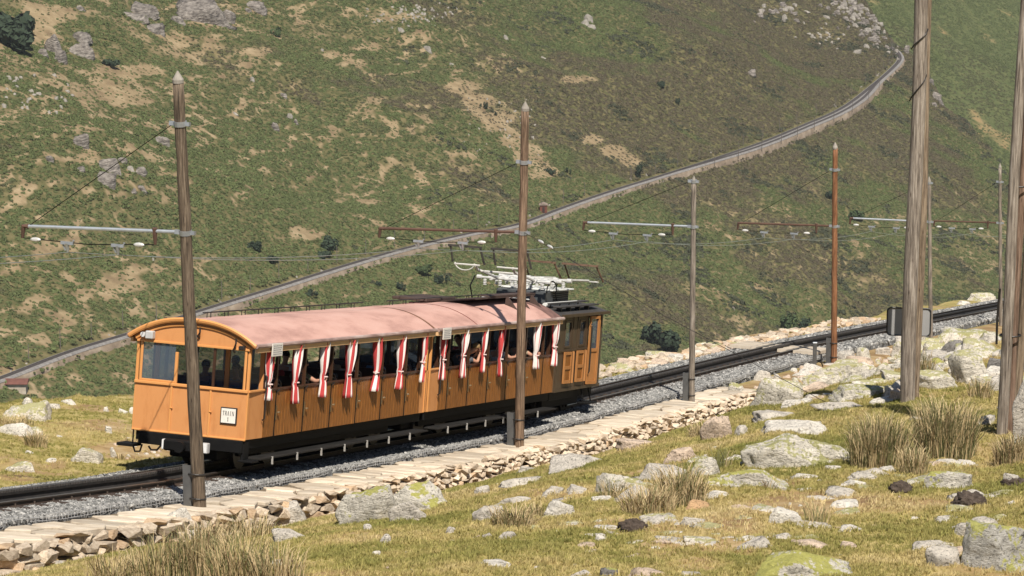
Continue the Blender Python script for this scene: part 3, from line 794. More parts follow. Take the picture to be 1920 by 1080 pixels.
tn = np.clip(.13 + 1.25 * (fbm(SN * .45, NN * .45, 51, 4) - .28) + .25 * (fbm(SN * 3, NN * 3, 53, 2) - .5) + .35 * bb + rng.normal(0, .09, len(PN)), 0, 1)
sz = rng.uniform(.028, .066, len(PN)) * (1 + .5 * (rng.random(len(PN)) < .06))
PN[:, 2] -= .008
o = scatter("turf_grass", PN, np.stack([rng.normal(0, .2, len(PN)), rng.normal(0, .2, len(PN)), rng.uniform(0, 6.28, len(PN))], 1), sz, tn, turf_coll, 6)
tag(o, "short green and straw coloured turf on the near slope", None, None, "stuff"); print("turf", len(PN))

# ------------------------------------------------------------------ ballast
bal_soil = mat("ballast_bed_grey", [(.05, .05, .05), (.12, .12, .118), (.22, .22, .215)], 14, .95, bump=.6, bdist=.03)
sb = np.arange(-34, 92, .5)
prof = [(-1.95, -.40), (-1.75, -.30), (-1.25, -.16), (-.95, -.13), (.95, -.13), (1.2, -.145), (1.385, -.17), (1.40, -.42)]
VV = np.concatenate([up_at(np.full(len(prof), s), [p[0] for p in prof], np.array([p[1] for p in prof])) for s in sb])
bal = link("ballast_bed", grid_mesh("ballast_bed", VV, len(sb), len(prof), bal_soil))
tag(bal, "grey ballast bed under the near track", None, None, "structure")
stone_m = tint_mat("ballast_stone", [(0, (.07, .071, .07)), (.5, (.21, .21, .203)), (1, (.44, .43, .41))])
def stone_mesh(name, seed, material, npts=12, flat=.75):
    r = np.random.default_rng(seed); bm = bmesh.new()
    for i in range(npts):
        v = r.normal(0, 1, 3); v /= np.linalg.norm(v); v = np.sign(v) * np.abs(v) ** .6
        bm.verts.new((v[0], v[1] * .8, v[2] * flat))
    bmesh.ops.convex_hull(bm, input=bm.verts); bmesh.ops.delete(bm, geom=[v for v in bm.verts if not v.link_faces], context='VERTS')
    me = bpy.data.meshes.new(name); bm.to_mesh(me); bm.free(); me.materials.append(material); return me
bst = src_collection("ballast_stone", [stone_mesh("ballast_stone", 500 + i, stone_m, 9) for i in range(8)])
Mb = 110000
s_ = np.where(rng.random(Mb) < .8, rng.uniform(-22, 40, Mb), rng.uniform(40, 92, Mb)); n_ = np.where(rng.random(Mb) < .5, rng.uniform(.58, 1.40, Mb), rng.uniform(-2.05, -.58, Mb))
h_ = np.interp(n_, [p[0] for p in prof], [p[1] for p in prof])
p_ = up_at(s_, n_, h_); x, y = project(p_)
k = (x > -30) & (x < 1950) & (rng.random(Mb) < np.clip(1.25 - (s_ + 15) / 75, .75, 1))
p_, s_ = p_[k], s_[k]
sz = rng.uniform(.024, .052, len(p_)) * (1 + np.clip(s_, 0, 60) / 75)
o = scatter("ballast_stones", p_, rng.uniform(0, 6.28, (len(p_), 3)), sz, np.clip(rng.normal(.5, .28, len(p_)), 0, 1), bst, 8)
tag(o, "loose grey ballast stones beside the rails", None, None, "stuff"); print("ballast", len(p_))
# oily bed between the rails
bed_m = mat("oily_track_bed", [(.022, .016, .013), (.060, .042, .032), (.10, .075, .058)], 7, .85, bump=.6, bdist=.03)
prof2 = [(-.62, -.125), (-.45, -.11), (.45, -.11), (.62, -.125)]
VV = np.concatenate([up_at(np.full(4, s), [p[0] for p in prof2], np.array([p[1] for p in prof2])) for s in sb])
tag(link("track_bed", grid_mesh("track_bed", VV, len(sb), 4, bed_m)), "dark oily bed between the near rails", None, None, "structure")

# ------------------------------------------------------------------ near track: rails, rack rail, sleepers
rail_m = mat("brown_rail_steel", [(.030, .020, .015), (.062, .042, .031)], 6, .6, metal=.2)
railtop_m = mat("polished_rail_top", [(.16, .14, .125), (.24, .21, .19)], 5, .34, metal=.8)
rack_m = mat("rack_steel", [(.016, .015, .015), (.045, .041, .039)], 9, .6, metal=.2)
track = thing("railway_track", "dark brown rack railway track running under the train", "railway track", TP(0, 0, 0))
TB = TP(0, 0, 0)
sr = np.concatenate([np.arange(-34, 92, 1.0)])
def sweep(name, poly, m, parent=track, s_arr=sr, attrs=None):
    k = len(poly); V = np.concatenate([up_at(np.full(k, s), [p[0] for p in poly], np.array([p[1] for p in poly])) for s in s_arr]) - TB
    mb = MB(); fs = [(i * k + j, i * k + (j + 1) % k, (i + 1) * k + (j + 1) % k, (i + 1) * k + j) for i in range(len(s_arr) - 1) for j in range(k)]
    mb.add(V, fs + [tuple(range(k)), tuple(range((len(s_arr) - 1) * k, len(s_arr) * k))]); return mb.build(name, m, parent)
def rail_poly(c): return [(c - .055, -.115), (c + .055, -.115), (c + .055, -.10), (c + .012, -.08), (c + .012, -.035), (c + .034, -.025), (c + .034, -.004), (c - .034, -.004), (c - .034, -.025), (c - .012, -.035), (c - .012, -.08), (c - .055, -.10)]
for q in (-.5, .5):
    rl = sweep("rail", rail_poly(q), rail_m)
    sweep("rail_head", [(q - .030, -.0035), (q + .030, -.0035), (q + .030, .002), (q - .030, .002)], railtop_m, rl)
sweep("rack_rail", [(-.10, -.11), (.10, -.11), (.10, -.09), (.03, -.06), (.03, .0), (.055, .01), (.055, .06), (-.055, .06), (-.055, .01), (-.03, 0), (-.03, -.06), (-.10, -.09)], rack_m)
mb = MB()
for s in np.concatenate([np.arange(-16, 2.5, .1), np.arange(19, 70, .2)]):
    p = up_at(s, 0, .075) - TB; mb.obox(p, S, T, U, .05, .028 if s < 5 else .05, .022)
o = mb.build("rack_teeth", mat("rack_tooth_worn", [(.045, .042, .04), (.11, .10, .095)], 12, .5, metal=.3), track); o["kind"] = "stuff"
slm = []
for k in range(4):
    mb = MB(); mb.prism([(-.85, 0), (.85, 0), (.85, .02), (.80, .045), (-.80, .045), (-.85, .02)], -.09, .09)
    for q in (-.56, -.44, .44, .56): mb.tube([(q, 0, .045), (q, 0, .085)], .018, 6)
    slm.append(mb)
sl_m = mat("steel_sleeper", [(.04, .028, .022), (.085, .06, .045)], 5, .7, metal=.2)
o0 = slm[0].build("sleeper", sl_m, track); first = True
for s in np.concatenate([np.arange(-17, 4, .72), np.arange(17, 75, .72)]):
    o = o0 if first else link("sleeper", o0.data, track); first = False
    M = frame(s); p = up_at(s, 0, -.128) - TB
    M = Matrix.Translation(p) @ M.to_3x3().to_4x4(); o.matrix_local = M
# heel of the points / timber crossing beyond the grey pole
cross_m = mat("crossing_slab", [(.42, .36, .28), (.55, .48, .39)], 3, .9, bump=.4)
sx = s_at(1500, .5, 0)
cr = thing("track_crossing", "pale stone foot crossing laid over the rails beyond the grey pole", "crossing", up_at(sx, 0, -.1))
co = up_at(sx, 0, -.1)
for (a, b) in ((-.40, -.08), (.08, .40), (.6, 1.35), (-1.5, -.6)):
    mb = MB()
    for kk in range(3):
        s0 = sx - 1.0 + kk * .8
        p = up_at(s0, (a + b) / 2, -.045) ; mb.obox(p - co, S, T, U, (b - a) / 2 - .01, .385, .05)
    mb.build("slab", cross_m, cr)

# ------------------------------------------------------------------ wire mesh edging on the near side of the ballast
wire_m = mat("galvanised_wire", [(.45, .45, .45), (.58, .58, .58)], 5, .5, metal=.3)
edge = thing("wire_mesh_edging", "low galvanised wire mesh holding back the ballast along the walkway", "wire mesh", up_at(0, 1.56, -.3))
eo = up_at(0, 1.56, -.3)
mb = MB(); sw = np.arange(-17, 46, .12)
def ewob(s): return 1.42 + .03 * np.sin(s * 1.3) + .02 * np.sin(s * 3.1)
for hh_ in (-.085, -.145, -.205):
    q = up_at(sw, ewob(sw), hh_ + .012 * np.sin(sw * 2.3)) - eo; mb.tube(q, .005, 4)
hw_ = mb.build("line_wire", wire_m, edge); hw_["kind"] = "stuff"
mb = MB()
for s in sw[::1]:
    mb.tube(up_at(np.array([s, s]), ewob(s) + np.array([.0, .004]), np.array([-.075, -.215])) - eo, .0042, 4, cap=False)
o = mb.build("cross_wire", wire_m, edge); o["kind"] = "stuff"

# ------------------------------------------------------------------ flagstone walkway and dry stone wall
flag_m = mat("flagstone", [(.38, .31, .23), (.53, .45, .345), (.62, .55, .45)], 2.2, .9, bump=.7, bscale=9, objvar=.24, bdist=.015)
wall_m = mat("wall_stone", [(.30, .235, .17), (.50, .41, .31), (.62, .54, .43)], 3.0, .92, bump=.8, bscale=9, objvar=.22, bdist=.02)
wall_orange_m = mat("wall_stone_ochre", [(.34, .225, .135), (.48, .345, .22), (.56, .43, .30)], 3.0, .92, bump=.8, bscale=9, objvar=.2, bdist=.02)
walk = tag(bpy.data.objects.new("walkway", None), "pale flagstone walkway between the ballast and the dry stone wall", None, None, "structure"); C.objects.link(walk)
wo_ = up_at(0, 2.3, -.15); walk.location = tuple(wo_)
r_ = np.random.default_rng(17)
mor = mat("walkway_joint_earth", [(.14, .105, .07), (.24, .19, .13)], 6, .95, bump=.4)
mb = MB(); sw2 = np.arange(-18, 34, .5)
V = np.concatenate([up_at(np.full(3, s), [1.38, 1.9, 2.5], np.array([-.275, -.275, -.29])) for s in sw2]) - wo_
mb.add(V, [(i * 3 + j, i * 3 + j + 1, (i + 1) * 3 + j + 1, (i + 1) * 3 + j) for i in range(len(sw2) - 1) for j in range(2)]); mb.build("bedding", mor, walk)
def flag(s, n, ls, ln, k):
    a0 = r_.uniform(0, 6.28); P = []; nc = r_.integers(5, 8)
    for i in range(nc):
        a = a0 + 2 * math.pi * (i + r_.uniform(-.25, .25)) / nc
        rr = r_.uniform(.97, 1.14)
        c, d = math.cos(a), math.sin(a); q = (abs(c) ** 3 + abs(d) ** 3) ** (-1 / 3)
        P.append((c * q * rr * ln / 2, d * q * rr * ls / 2))
    t = r_.uniform(.05, .07); mb = MB(); vs = []
    k_ = len(P); up = r_.normal(0, .006, 2)
    for z, f in ((-.06, 1), (t - .018, 1), (t, .95)):
        for (x, y) in P: vs.append((x * f, y * f, z + x * up[0] + y * up[1]))
    fs = [tuple(range(2 * k_, 3 * k_))]
    for L_ in range(2): fs += [(L_ * k_ + i, L_ * k_ + (i + 1) % k_, (L_ + 1) * k_ + (i + 1) % k_, (L_ + 1) * k_ + i) for i in range(k_)]
    mb.add(vs, fs); o = mb.build("flagstone", flag_m, walk, off=None)
    M = Matrix.Translation(up_at(s, n, -.275 + r_.uniform(-.008, .012)) - wo_) @ frame(s).to_3x3().to_4x4(); o.matrix_local = M
s = -17.5; nf = 0
while s < 33:
    L = r_.uniform(.8, 1.7)
    w = 2.56 - 1.50; cut = sorted(r_.uniform(.3, .7, r_.integers(0, 2)))
    if len(cut) == 2 and cut[1] - cut[0] < .25: cut = cut[:1]
    e = [0] + list(cut) + [1]
    for i in range(len(e) - 1):
        n0, n1 = 1.50 + w * e[i], 1.50 + w * e[i + 1]
        if n1 - n0 > .62 and r_.random() < .35:
            for hf in (-.25, .25): flag(s + L * (.5 + hf), (n0 + n1) / 2, L * .5 * .97, (n1 - n0) * .97, nf); nf += 1
        else: flag(s + L / 2 + r_.uniform(-.05, .05), (n0 + n1) / 2, L * .97, (n1 - n0) * .97, nf); nf += 1
    s += L
print("flags", nf)
wall = thing("dry_stone_wall", "low dry stone wall of pale tan stones edging the walkway", "stone wall", up_at(0, 3.05, -.5), None)
wb = up_at(0, 3.05, -.5)
WM = [stone_mesh("wall_stone", 800 + i, wall_m if i % 5 else wall_orange_m, 13, .8) for i in range(16)]
items = []; s = -17.0
cols = []
s_rows = {}
hbase = lambda s: -.27 - wall_drop(s) - .06
z_of = lambda k: k
row = 0
for row in range(9):
    s = -17.0 + r_.uniform(0, .3)
    while s < 33.5:
        big = 1.75 if s < 1 else 1.0
        l = r_.uniform(.14, .44) * (1.15 if row < 2 else 1) * big
        z0 = hbase(s) + row * .105 * (1.5 if s < 1 else 1) + r_.uniform(-.02, .02)
        top = -.24 + .03 * math.sin(s * 2.1)
        if z0 < top - .02:
            hgt = r_.uniform(.10, .165) * (1.6 if s < 1 else 1)
            if z0 + hgt > top + .06: hgt = max(.07, top + .05 - z0)
            nn = 2.72 - .12 * (row / 5) + r_.uniform(-.06, .06)
            items.append((s + l / 2, nn, z0 + hgt / 2, l / 2 * 1.0, r_.uniform(.12, .2), hgt / 2 * 1.06))
        s += l * r_.uniform(.86, 1.0)
# tumbled stones along the foot and the top
for i in range(110):
    s = r_.uniform(-16, 32); a = r_.uniform(.07, .22)
    items.append((s, 2.88 + abs(r_.normal(0, .22)), hbase(s) + .05 + a * .2, a, a * .8, a * .55))
def wsize(q):
    d = float(depth(up_at(q[0], q[1], q[2]))); return q[3] * q[5] / d ** 2
items.sort(key=wsize, reverse=True)
stuff_mb = MB()
for i, (s, n, z, a, b, c) in enumerate(items):
    me = WM[int(r_.integers(0, 16))]
    M = Matrix.Translation(up_at(s, n, z) - wb) @ frame(s).to_3x3().to_4x4() @ Matrix.Rotation(r_.normal(0, .14), 4, 'Y') @ Matrix.Rotation(r_.normal(0, .12) + math.pi / 2 + (math.pi if r_.random() < .5 else 0), 4, 'Z') @ Matrix.Diagonal((a, b * 1.2, c * 1.2, 1))
    if i < 300:
        o = link("stone", me, wall); o.matrix_local = M
    else:
        v = np.array([(M @ w.co)[:] for w in me.vertices]); stuff_mb.add(v, [list(p.vertices) for p in me.polygons])
o = stuff_mb.build("filling_stones", wall_m, wall); o["kind"] = "stuff"
mb = MB(); sw3 = np.arange(-17.5, 33.8, .5)        # dark core behind the faces, its colour painting shade into the joints
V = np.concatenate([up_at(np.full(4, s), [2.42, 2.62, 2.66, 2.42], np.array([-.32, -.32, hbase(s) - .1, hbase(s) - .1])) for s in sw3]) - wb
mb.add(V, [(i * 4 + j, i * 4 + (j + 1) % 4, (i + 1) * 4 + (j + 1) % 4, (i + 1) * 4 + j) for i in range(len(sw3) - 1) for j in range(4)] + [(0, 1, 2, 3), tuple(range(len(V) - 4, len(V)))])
mb.build("joint_shade_core", mat("wall_joint_shade", [(.04, .03, .022), (.09, .07, .05)], 5, .95), wall)
print("wall", len(items))
# pale kerb of stones along the far edge of the ballast
kerb = thing("stone_kerb", "row of pale stones along the far edge of the ballast right of the locomotive", "stone kerb", up_at(30, -2.4, -.2))
kb = up_at(30, -2.4, -.2)
kn = 0
for s in np.arange(22, 78, .33):
    for q in range(2):
        n = -2.15 - q * .45 - r_.uniform(0, .3); kn += 1
        if kn > 296: break
        a = r_.uniform(.09, .24); o = link("stone", WM[int(r_.integers(0, 16))], kerb)
        o.matrix_local = Matrix.Translation(up_at(s + r_.uniform(-.15, .15), n, float(ground_g(s, n)) + a * .25) - kb) @ Matrix.Rotation(r_.uniform(0, 6.28), 4, 'Z') @ Matrix.Diagonal((a, a * 1.1, a * .6, 1))
# ------------------------------------------------------------------ the train
def basis(s, lift=0.0):
    o = C0 + s * T + lift * U
    return Matrix(((S[0], T[0], U[0], o[0]), (S[1], T[1], U[1], o[1]), (S[2], T[2], U[2], o[2]), (0, 0, 0, 1)))
def planks_mat(name, cols, sc=5.0, rough=.45, stretch=(14, 14, .8), objvar=.10):
    return mat(name, cols, sc, rough, bump=.15, stretch=stretch, objvar=objvar, bdist=.004)
orange = mat("orange_paint", [(.38, .155, .055), (.51, .22, .078), (.56, .255, .095)], 2.0, .5, spec=.3, detail=10, stretch=(2.5, 2.5, .7), spread=(.25, .5))
orange_d = mat("orange_trim_paint", [(.60, .27, .085), (.64, .30, .10)], 1.2, .42)
cream = mat("cream_fascia_paint", [(.62, .38, .19), (.68, .43, .22)], 1.5, .5)
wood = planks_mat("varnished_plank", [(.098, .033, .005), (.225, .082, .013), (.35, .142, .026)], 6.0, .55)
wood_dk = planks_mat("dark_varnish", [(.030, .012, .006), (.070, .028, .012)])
pink = mat("faded_pink_roof", [(.36, .20, .165), (.54, .32, .265), (.60, .38, .32)], 1.6, .72, stretch=(1, .35, 1), bump=.12, bscale=20, bdist=.004)
gutter_m = mat("weathered_gutter", [(.20, .12, .10), (.36, .25, .22), (.55, .45, .41)], 5, .6, stretch=(1, .25, 1))
black = mat("black_frame_paint", [(.004, .004, .0045), (.009, .009, .009)], 4, .7, spec=.15)
iron = mat("dark_iron", [(.020, .018, .017), (.045, .04, .037)], 6, .5, metal=.4)
brass = mat("worn_brass", [(.30, .20, .10), (.42, .32, .2)], 8, .35, metal=.8)
white_p = mat("white_sign_paint", [(.70, .66, .60), (.78, .75, .69)], 3, .5)
ink = mat("black_ink", [(.02, .02, .02)], 3, .6)
inside = mat("carriage_lining", [(.050, .026, .014), (.085, .045, .022)], 3, .7)
greybox = mat("grey_casing", [(.40, .40, .40), (.5, .5, .5)], 4, .45)
def glass_mat(name, col, alpha):
    m = bpy.data.materials.new(name); nt, n, l, b = nodes_of(m)
    b.inputs["Base Color"].default_value = (*col, 1); b.inputs["Roughness"].default_value = .06; b.inputs["Alpha"].default_value = alpha
    b.inputs["Specular IOR Level"].default_value = .55
    nz = N(nt, "ShaderNodeTexNoise"); nz.inputs["Scale"].default_value = 2.0
    bp = N(nt, "ShaderNodeBump"); bp.inputs["Strength"].default_value = .02; l.new(nz.outputs["Fac"], bp.inputs["Height"]); l.new(bp.outputs[0], b.inputs["Normal"])
    return m
pane_m = glass_mat("window_glass", (.10, .13, .17), .42)
curtain_m = bpy.data.materials.new("striped_curtain"); nt, n, l, b = nodes_of(curtain_m)
at = N(nt, "ShaderNodeAttribute", attribute_name="stripe"); mm_ = N(nt, "ShaderNodeMath", operation='FRACT'); l.new(at.outputs["Fac"], mm_.inputs[0])
rp = ramp(nt, [(0, (.50, .05, .052)), (.5, (.78, .74, .71))], 'CONSTANT'); l.new(mm_.outputs[0], rp.inputs[0])
nz = N(nt, "ShaderNodeTexNoise"); nz.inputs["Scale"].default_value = 30; mx = N(nt, "ShaderNodeMix", data_type='RGBA', blend_type='MULTIPLY'); mx.inputs["Factor"].default_value = .18
l.new(rp.outputs[0], mx.inputs["A"]); l.new(nz.outputs["Fac"], mx.inputs["B"]); l.new(mx.outputs["Result"], b.inputs["Base Color"]); b.inputs["Roughness"].default_value = .85
EAVE, SILL = 2.51, 1.63
RW, RISE_ = 1.33, .40
def roof_h(x, w=RW, r=RISE_, e=EAVE): return e + r * (1 - (abs(x) / w) ** 2.4)
def curtain_mesh(seed, var, big=1.0):
    r = np.random.default_rng(seed); nu, nv = 17, 16; top, bot = 2.47, 1.36 + r.uniform(-.08, .09); tie = bot + .40 + r.uniform(-.10, .10)
    V = []; st = []; ph = r.uniform(0, 6.28); lean = r.uniform(-.07, .07); o = r.uniform(0, 1)
    for j in range(nv):
        t = j / (nv - 1); z = top + (bot - top) * t
        if z > tie: q = (z - tie) / (top - tie); w = .075 + .085 * math.sin(min(q * 1.15, 1) * math.pi * .62) ** 1.2 + .02 * (q > .9)
        else: q = (tie - z) / (tie - bot); w = .065 + .085 * q ** .7
        w *= big * 1.42
        cx = lean * math.sin(t * 3.1) + (.02 * math.sin(ph + t * 4))
        for i in range(nu):
            u = i / (nu - 1) * 2 - 1
            a = u * math.pi * 2.1 + ph
            V.append((.045 * math.sin(a) * (.35 + w * 4) + .035 * math.cos(u * 1.3) + (.02 if abs(z - tie) > .05 else 0), cx + u * w * .62 + .018 * math.cos(a * 1.0 + t), z))
            st.append(o + (u * .5 + .5) * 3.5 + .25 * t)
    return V, nu, nv, st, tie, lean
def coach(s0, L, label, doors, curtains, front, bays, seed):
    """one open sided mountain railway coach; local y runs downhill, x towards the camera"""
    t = thing("passenger_coach", label, "train coach", matrix=basis(s0))
    r = np.random.default_rng(seed)
    yA = 0.0; plat = .80 if front else .66
    y0, y1 = yA + plat, L - (.34 if front else 0.0)
    fw = 1.165
    # underframe
    m = MB(); m.bbox(-1.12, 1.12, .05, L - .05, .50, .69, .01); m.bbox(-.5, .5, .3, L - .3, .22, .5, .02)
    uf = m.build("underframe", black, t)
    for q in (1.3, 2.7, L - 2.7, L - 1.3):
        for sx_ in (-.5, .5):
            m = MB(); a = np.linspace(0, 2 * math.pi, 21)[:-1]
            m.prism([(q + .36 * math.cos(k), .36 + .36 * math.sin(k)) for k in a], sx_ - .04, sx_ + .06, axis=0); wv = m.build("wheel", iron, t)
            m = MB(); m.prism([(q + .12 * math.cos(k), .36 + .12 * math.sin(k)) for k in a[::2]], sx_ + .06, sx_ + .12, axis=0); m.build("hub", black, wv)
    m = MB(); m.bbox(.62, .70, .9, L - .9, .28, .46, .01); m.build("bogie_frame", black, t)
    # floor, ceiling, far side
    m = MB(); m.box(-1.15, 1.15, .02, L - .02, .69, .74); m.build("floor", wood_dk, t)
    # roof shell
    xs = np.linspace(-RW, RW, 25); ys = np.linspace(-.10 if front else .0, L + .02, 30)
    Vt = [(x, y, roof_h(x) + .004 * math.sin(y * 5 + x * 3)) for y in ys for x in xs]; Vb = [(x, y, roof_h(x) - .05) for y in ys for x in xs]
    nx, ny = len(xs), len(ys); n_ = nx * ny
    fs = [(j * nx + i, j * nx + i + 1, (j + 1) * nx + i + 1, (j + 1) * nx + i) for j in range(ny - 1) for i in range(nx - 1)]
    m = MB(); m.add(Vt, fs); m.build("roof", pink, t, smooth=True, recalc=False)
    m = MB(); m.add(Vb, [f[::-1] for f in fs]); m.build("ceiling", inside, t, smooth=True, recalc=False)
    for yy in ([] if front else [2.75]):
        m = MB(); p = [(x, yy, roof_h(x) + .006) for x in xs]; m.tube(p, .010, 5); m.build("roof_seam", mat("roof_seam_dark", [(.22, .10, .085)], 2, .8), t)
    for yy in (ys[0], ys[-1]):
        m = MB(); p = [(x, yy, roof_h(x) - .02) for x in xs]; m.tube(p, .036 if (front and yy < 1) else .016, 6); m.build("roof_edge_band", orange_d if (front and yy < 1) else mat("roof_joint_brown", [(.16, .075, .045), (.25, .12, .07)], 3, .7), t)
    for sg in (1, -1):
        m = MB(); m.tube([(sg * (RW + .01), ys[0], EAVE + .005), (sg * (RW + .01), ys[-1], EAVE + .005)], .045, 8); m.build("gutter", gutter_m, t)
        m = MB(); m.bbox(sg * 1.31 - .03, sg * 1.31 + .03, .0, L, EAVE - .125, EAVE - .03, .005); m.build("fascia", cream, t)
    # roof pipe with brackets
    m = MB(); m.tube([(-.25, .9, roof_h(.25) + .10), (-.25, L - .4, roof_h(.25) + .10)], .014, 6); pp = m.build("roof_pipe", iron, t)
    for yy in np.arange(1.1, L - .4, .86):
        m = MB(); m.tube([(-.25, yy, roof_h(.25)), (-.25, yy, roof_h(.25) + .10), (-.25, yy + .18, roof_h(.25) + .10), (-.25, yy + .18, roof_h(.25))], .011, 5); m.build("pipe_bracket", iron, pp)
    # near and far sides
    for sg in (1, -1):
        x = 1.2 * sg
        if sg > 0:
            edges = [y0] + doors + [y1]
            for i in range(len(edges) - 1):
                a, b_ = edges[i] + .022, edges[i + 1] - .022
                if b_ - a < .05: continue
                m = MB(); npl = max(1, int(round((b_ - a) / .16))); wpl = (b_ - a) / npl
                for k in range(npl):
                    m.bbox(x - .045, x + .0 + r.uniform(-.002, .002), a + k * wpl + .003, a + (k + 1) * wpl - .003, .70, SILL - .035, .006)
                d = m.build("door" if b_ - a > .9 else "side_board", wood, t)
                m = MB(); m.box(x - .07, x - .045, a - .01, b_ + .01, .70, SILL - .04); m.build("door_backing", wood_dk, d)
                if b_ - a > .9 and i > 0:
                    m = MB(); m.tube([(x + .03, a + .02, 1.16), (x + .06, a + .05, 1.17), (x + .03, a + .09, 1.16)], .018, 6); m.tube([(x + .012, a + .0, 1.02), (x + .012, a + .0, 1.30)], .014, 5); m.build("handle", brass, d)
                    m = MB(); m.tube([(x + .01, a, SILL - .06), (x + .03, a, SILL - .03), (x + .03, a + .06, SILL - .02)], .016, 5); m.build("hinge", iron, d)
            for e in doors:
                m = MB(); m.box(x - .06, x + .004, e - .02, e + .02, .70, SILL - .03); m.build("door_gap_post", black, t)  # black strip painting the shade in the gap between two doors
        else:
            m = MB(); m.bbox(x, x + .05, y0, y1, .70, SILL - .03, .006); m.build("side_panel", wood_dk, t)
        m = MB(); m.bbox(x - .06 if sg > 0 else x - .02, x + .02 if sg > 0 else x + .06, y0, y1, SILL - .035, SILL + .012, .008); m.build("sill_rail", wood_dk, t)
        for e in [y0 + .03] + bays + [y1 - .03]:
            m = MB(); m.box(x - .055 * (sg > 0) - .0, x + .055 * (sg < 0), e - .03, e + .03, SILL, EAVE - .1); m.build("post", wood_dk, t)
    # end panels towards the platform, bulkheads
    for (a, b_) in ([(0.0, y0), (y1, L - .04)] if y1 < L - .1 else [(0.0, y0)]):
        for sg in (1, -1):
            xx0 = fw if (front and a == 0) else 1.185
            m = MB(); P4 = [(sg * xx0, a), (sg * 1.2, b_ - .005), (sg * (1.2 - .04), b_ - .005), (sg * (xx0 - .04), a)]
            m.prism(P4, .70, SILL - .02, axis=2); m.build("platform_side_panel", orange, t)
            m = MB(); m.bbox(sg * xx0 - .03, sg * xx0 + .03, a + (0 if a == 0 else b_ - a - .06), a + (.06 if a == 0 else b_ - a), .70, EAVE - .02, .008); m.build("corner_post", orange_d, t)
            m = MB(); m.bbox(sg * 1.19 - .03, sg * 1.19 + .03, a + .02, b_ - .02, SILL - .02, SILL + .02, .006); m.build("panel_cap", orange_d, t)
    def bulkhead(y, m_frame, lowm):
        m = MB(); m.box(-1.14, 1.14, y - .02, y + .02, .74, 1.60); bh = m.build("bulkhead", lowm, t)
        m = MB(); m.box(-1.14, 1.14, y - .02, y + .02, 2.42, 2.52)
        m.prism([(-1.14, 2.521), (1.14, 2.521)] + [(x_, roof_h(x_) - .055) for x_ in np.linspace(1.14, -1.14, 15)], y - .02, y + .02); m.build("bulkhead_top", lowm, bh)
        for c in (-1.11, -.38, .38, 1.11):
            m = MB(); m.box(c - .045, c + .045, y - .025, y + .025, 1.60, 2.42); m.build("window_post", m_frame, bh)
        for c in (-.745, 0.0, .745):
            m = MB(); m.box(c - .315, c + .315, y - .004, y + .004, 1.60, 2.42); m.build("pane", pane_m, bh)
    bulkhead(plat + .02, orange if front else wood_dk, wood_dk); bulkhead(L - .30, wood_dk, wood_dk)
    # benches with round iron ends
    ys_b = [y0 + .35] + [e + .36 for e in bays if e + .6 < y1]
    for e in ys_b:
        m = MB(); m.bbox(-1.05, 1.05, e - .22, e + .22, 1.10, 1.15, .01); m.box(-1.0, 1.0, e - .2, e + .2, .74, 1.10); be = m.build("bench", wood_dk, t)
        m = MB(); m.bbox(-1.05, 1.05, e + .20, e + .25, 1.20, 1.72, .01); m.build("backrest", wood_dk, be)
        a = np.linspace(-.3, 3.5, 18)
        m = MB()
        for rr in (.17, .11): m.tube([(1.06, e + .03 + rr * math.cos(k), 1.56 + rr * 1.15 * math.sin(k)) for k in a], .016, 6)
        m.tube([(1.06, e + .2, 1.2), (1.06, e + .18, 1.62)], .018, 6); m.build("armrest", iron, be)
    # curtains
    for i, yc in enumerate(curtains):
        V, nu, nv, st, tie, lean = curtain_mesh(seed * 31 + i, i, 1.55 if (seed == 1 and i == 3) else .82 + .5 * ((i * 37 + seed * 11) % 10) / 10)
        Vv = [(x + 1.235, y + yc, z) for x, y, z in V]; idx = np.arange(nu * nv).reshape(nv, nu)
        fs = [(idx[j, k], idx[j, k + 1], idx[j + 1, k + 1], idx[j + 1, k]) for j in range(nv - 1) for k in range(nu - 1)]
        m = MB(); m.add(Vv, fs); cu = m.build("curtain", curtain_m, t, smooth=True, recalc=False, attrs={"stripe": st})
        sd_ = cu.modifiers.new("cloth", 'SOLIDIFY'); sd_.thickness = .012
        m = MB(); ct = .035; a = np.linspace(0, 2 * math.pi, 13)
        m.tube([(1.285 + .055 * math.cos(k), yc + .062 * math.sin(k), tie) for k in a], .016, 5); m.build("tie", mat("curtain_tie", [(.70, .55, .52)], 4, .8), cu)
    # grab rails
    for yy in (plat - .10,):
        m = MB(); m.tube([(1.22, yy, 1.05), (1.27, yy, 1.08), (1.27, yy, 1.90), (1.22, yy, 1.93)], .016, 6); m.build("grab_rail", iron, t)
    # footboard with hangers
    m = MB(); m.bbox(1.02, 1.36, plat * .5, L - .1, .30, .335, .006); fb = m.build("footboard", mat("footboard_timber", [(.010, .0095, .009), (.026, .024, .022)], 5, .8, stretch=(1, .2, 1), spec=.2), t)
    for yy in np.arange(1.0, L - .3, 1.28):
        m = MB(); m.bar((1.365, yy, .34), (1.365, yy + .02, .19), .035, .02); m.build("hanger", mat("pale_hanger_steel", [(.30, .29, .27), (.42, .41, .39)], 5, .5), fb)
    return t
y_s = lambda px: s_at(px)
coachL1 = y_s(797) + .80 - .06
S1 = -.80
curt1 = [s_at(p, 1.28, 1.9) - S1 for p in (506, 556, 609, 654, 706, 752, 793)]
d1 = [.59 + 1.45 * i - S1 for i in range(6)]
b1 = [.59 + 1.45 * i - S1 for i in range(6)]
co1 = coach(S1, coachL1, "front orange and varnished wood coach nearest the camera, carrying the train number plate", d1, curt1, True, b1, 1)
S2 = y_s(797) + .10
curt2 = [s_at(p, 1.28, 1.9) - S2 for p in (832, 869, 907, 940, 974, 1007, 1041)]
d2 = [10.54 + 1.36 * i - S2 for i in range(6)]
L2 = s_at(1036) - S2
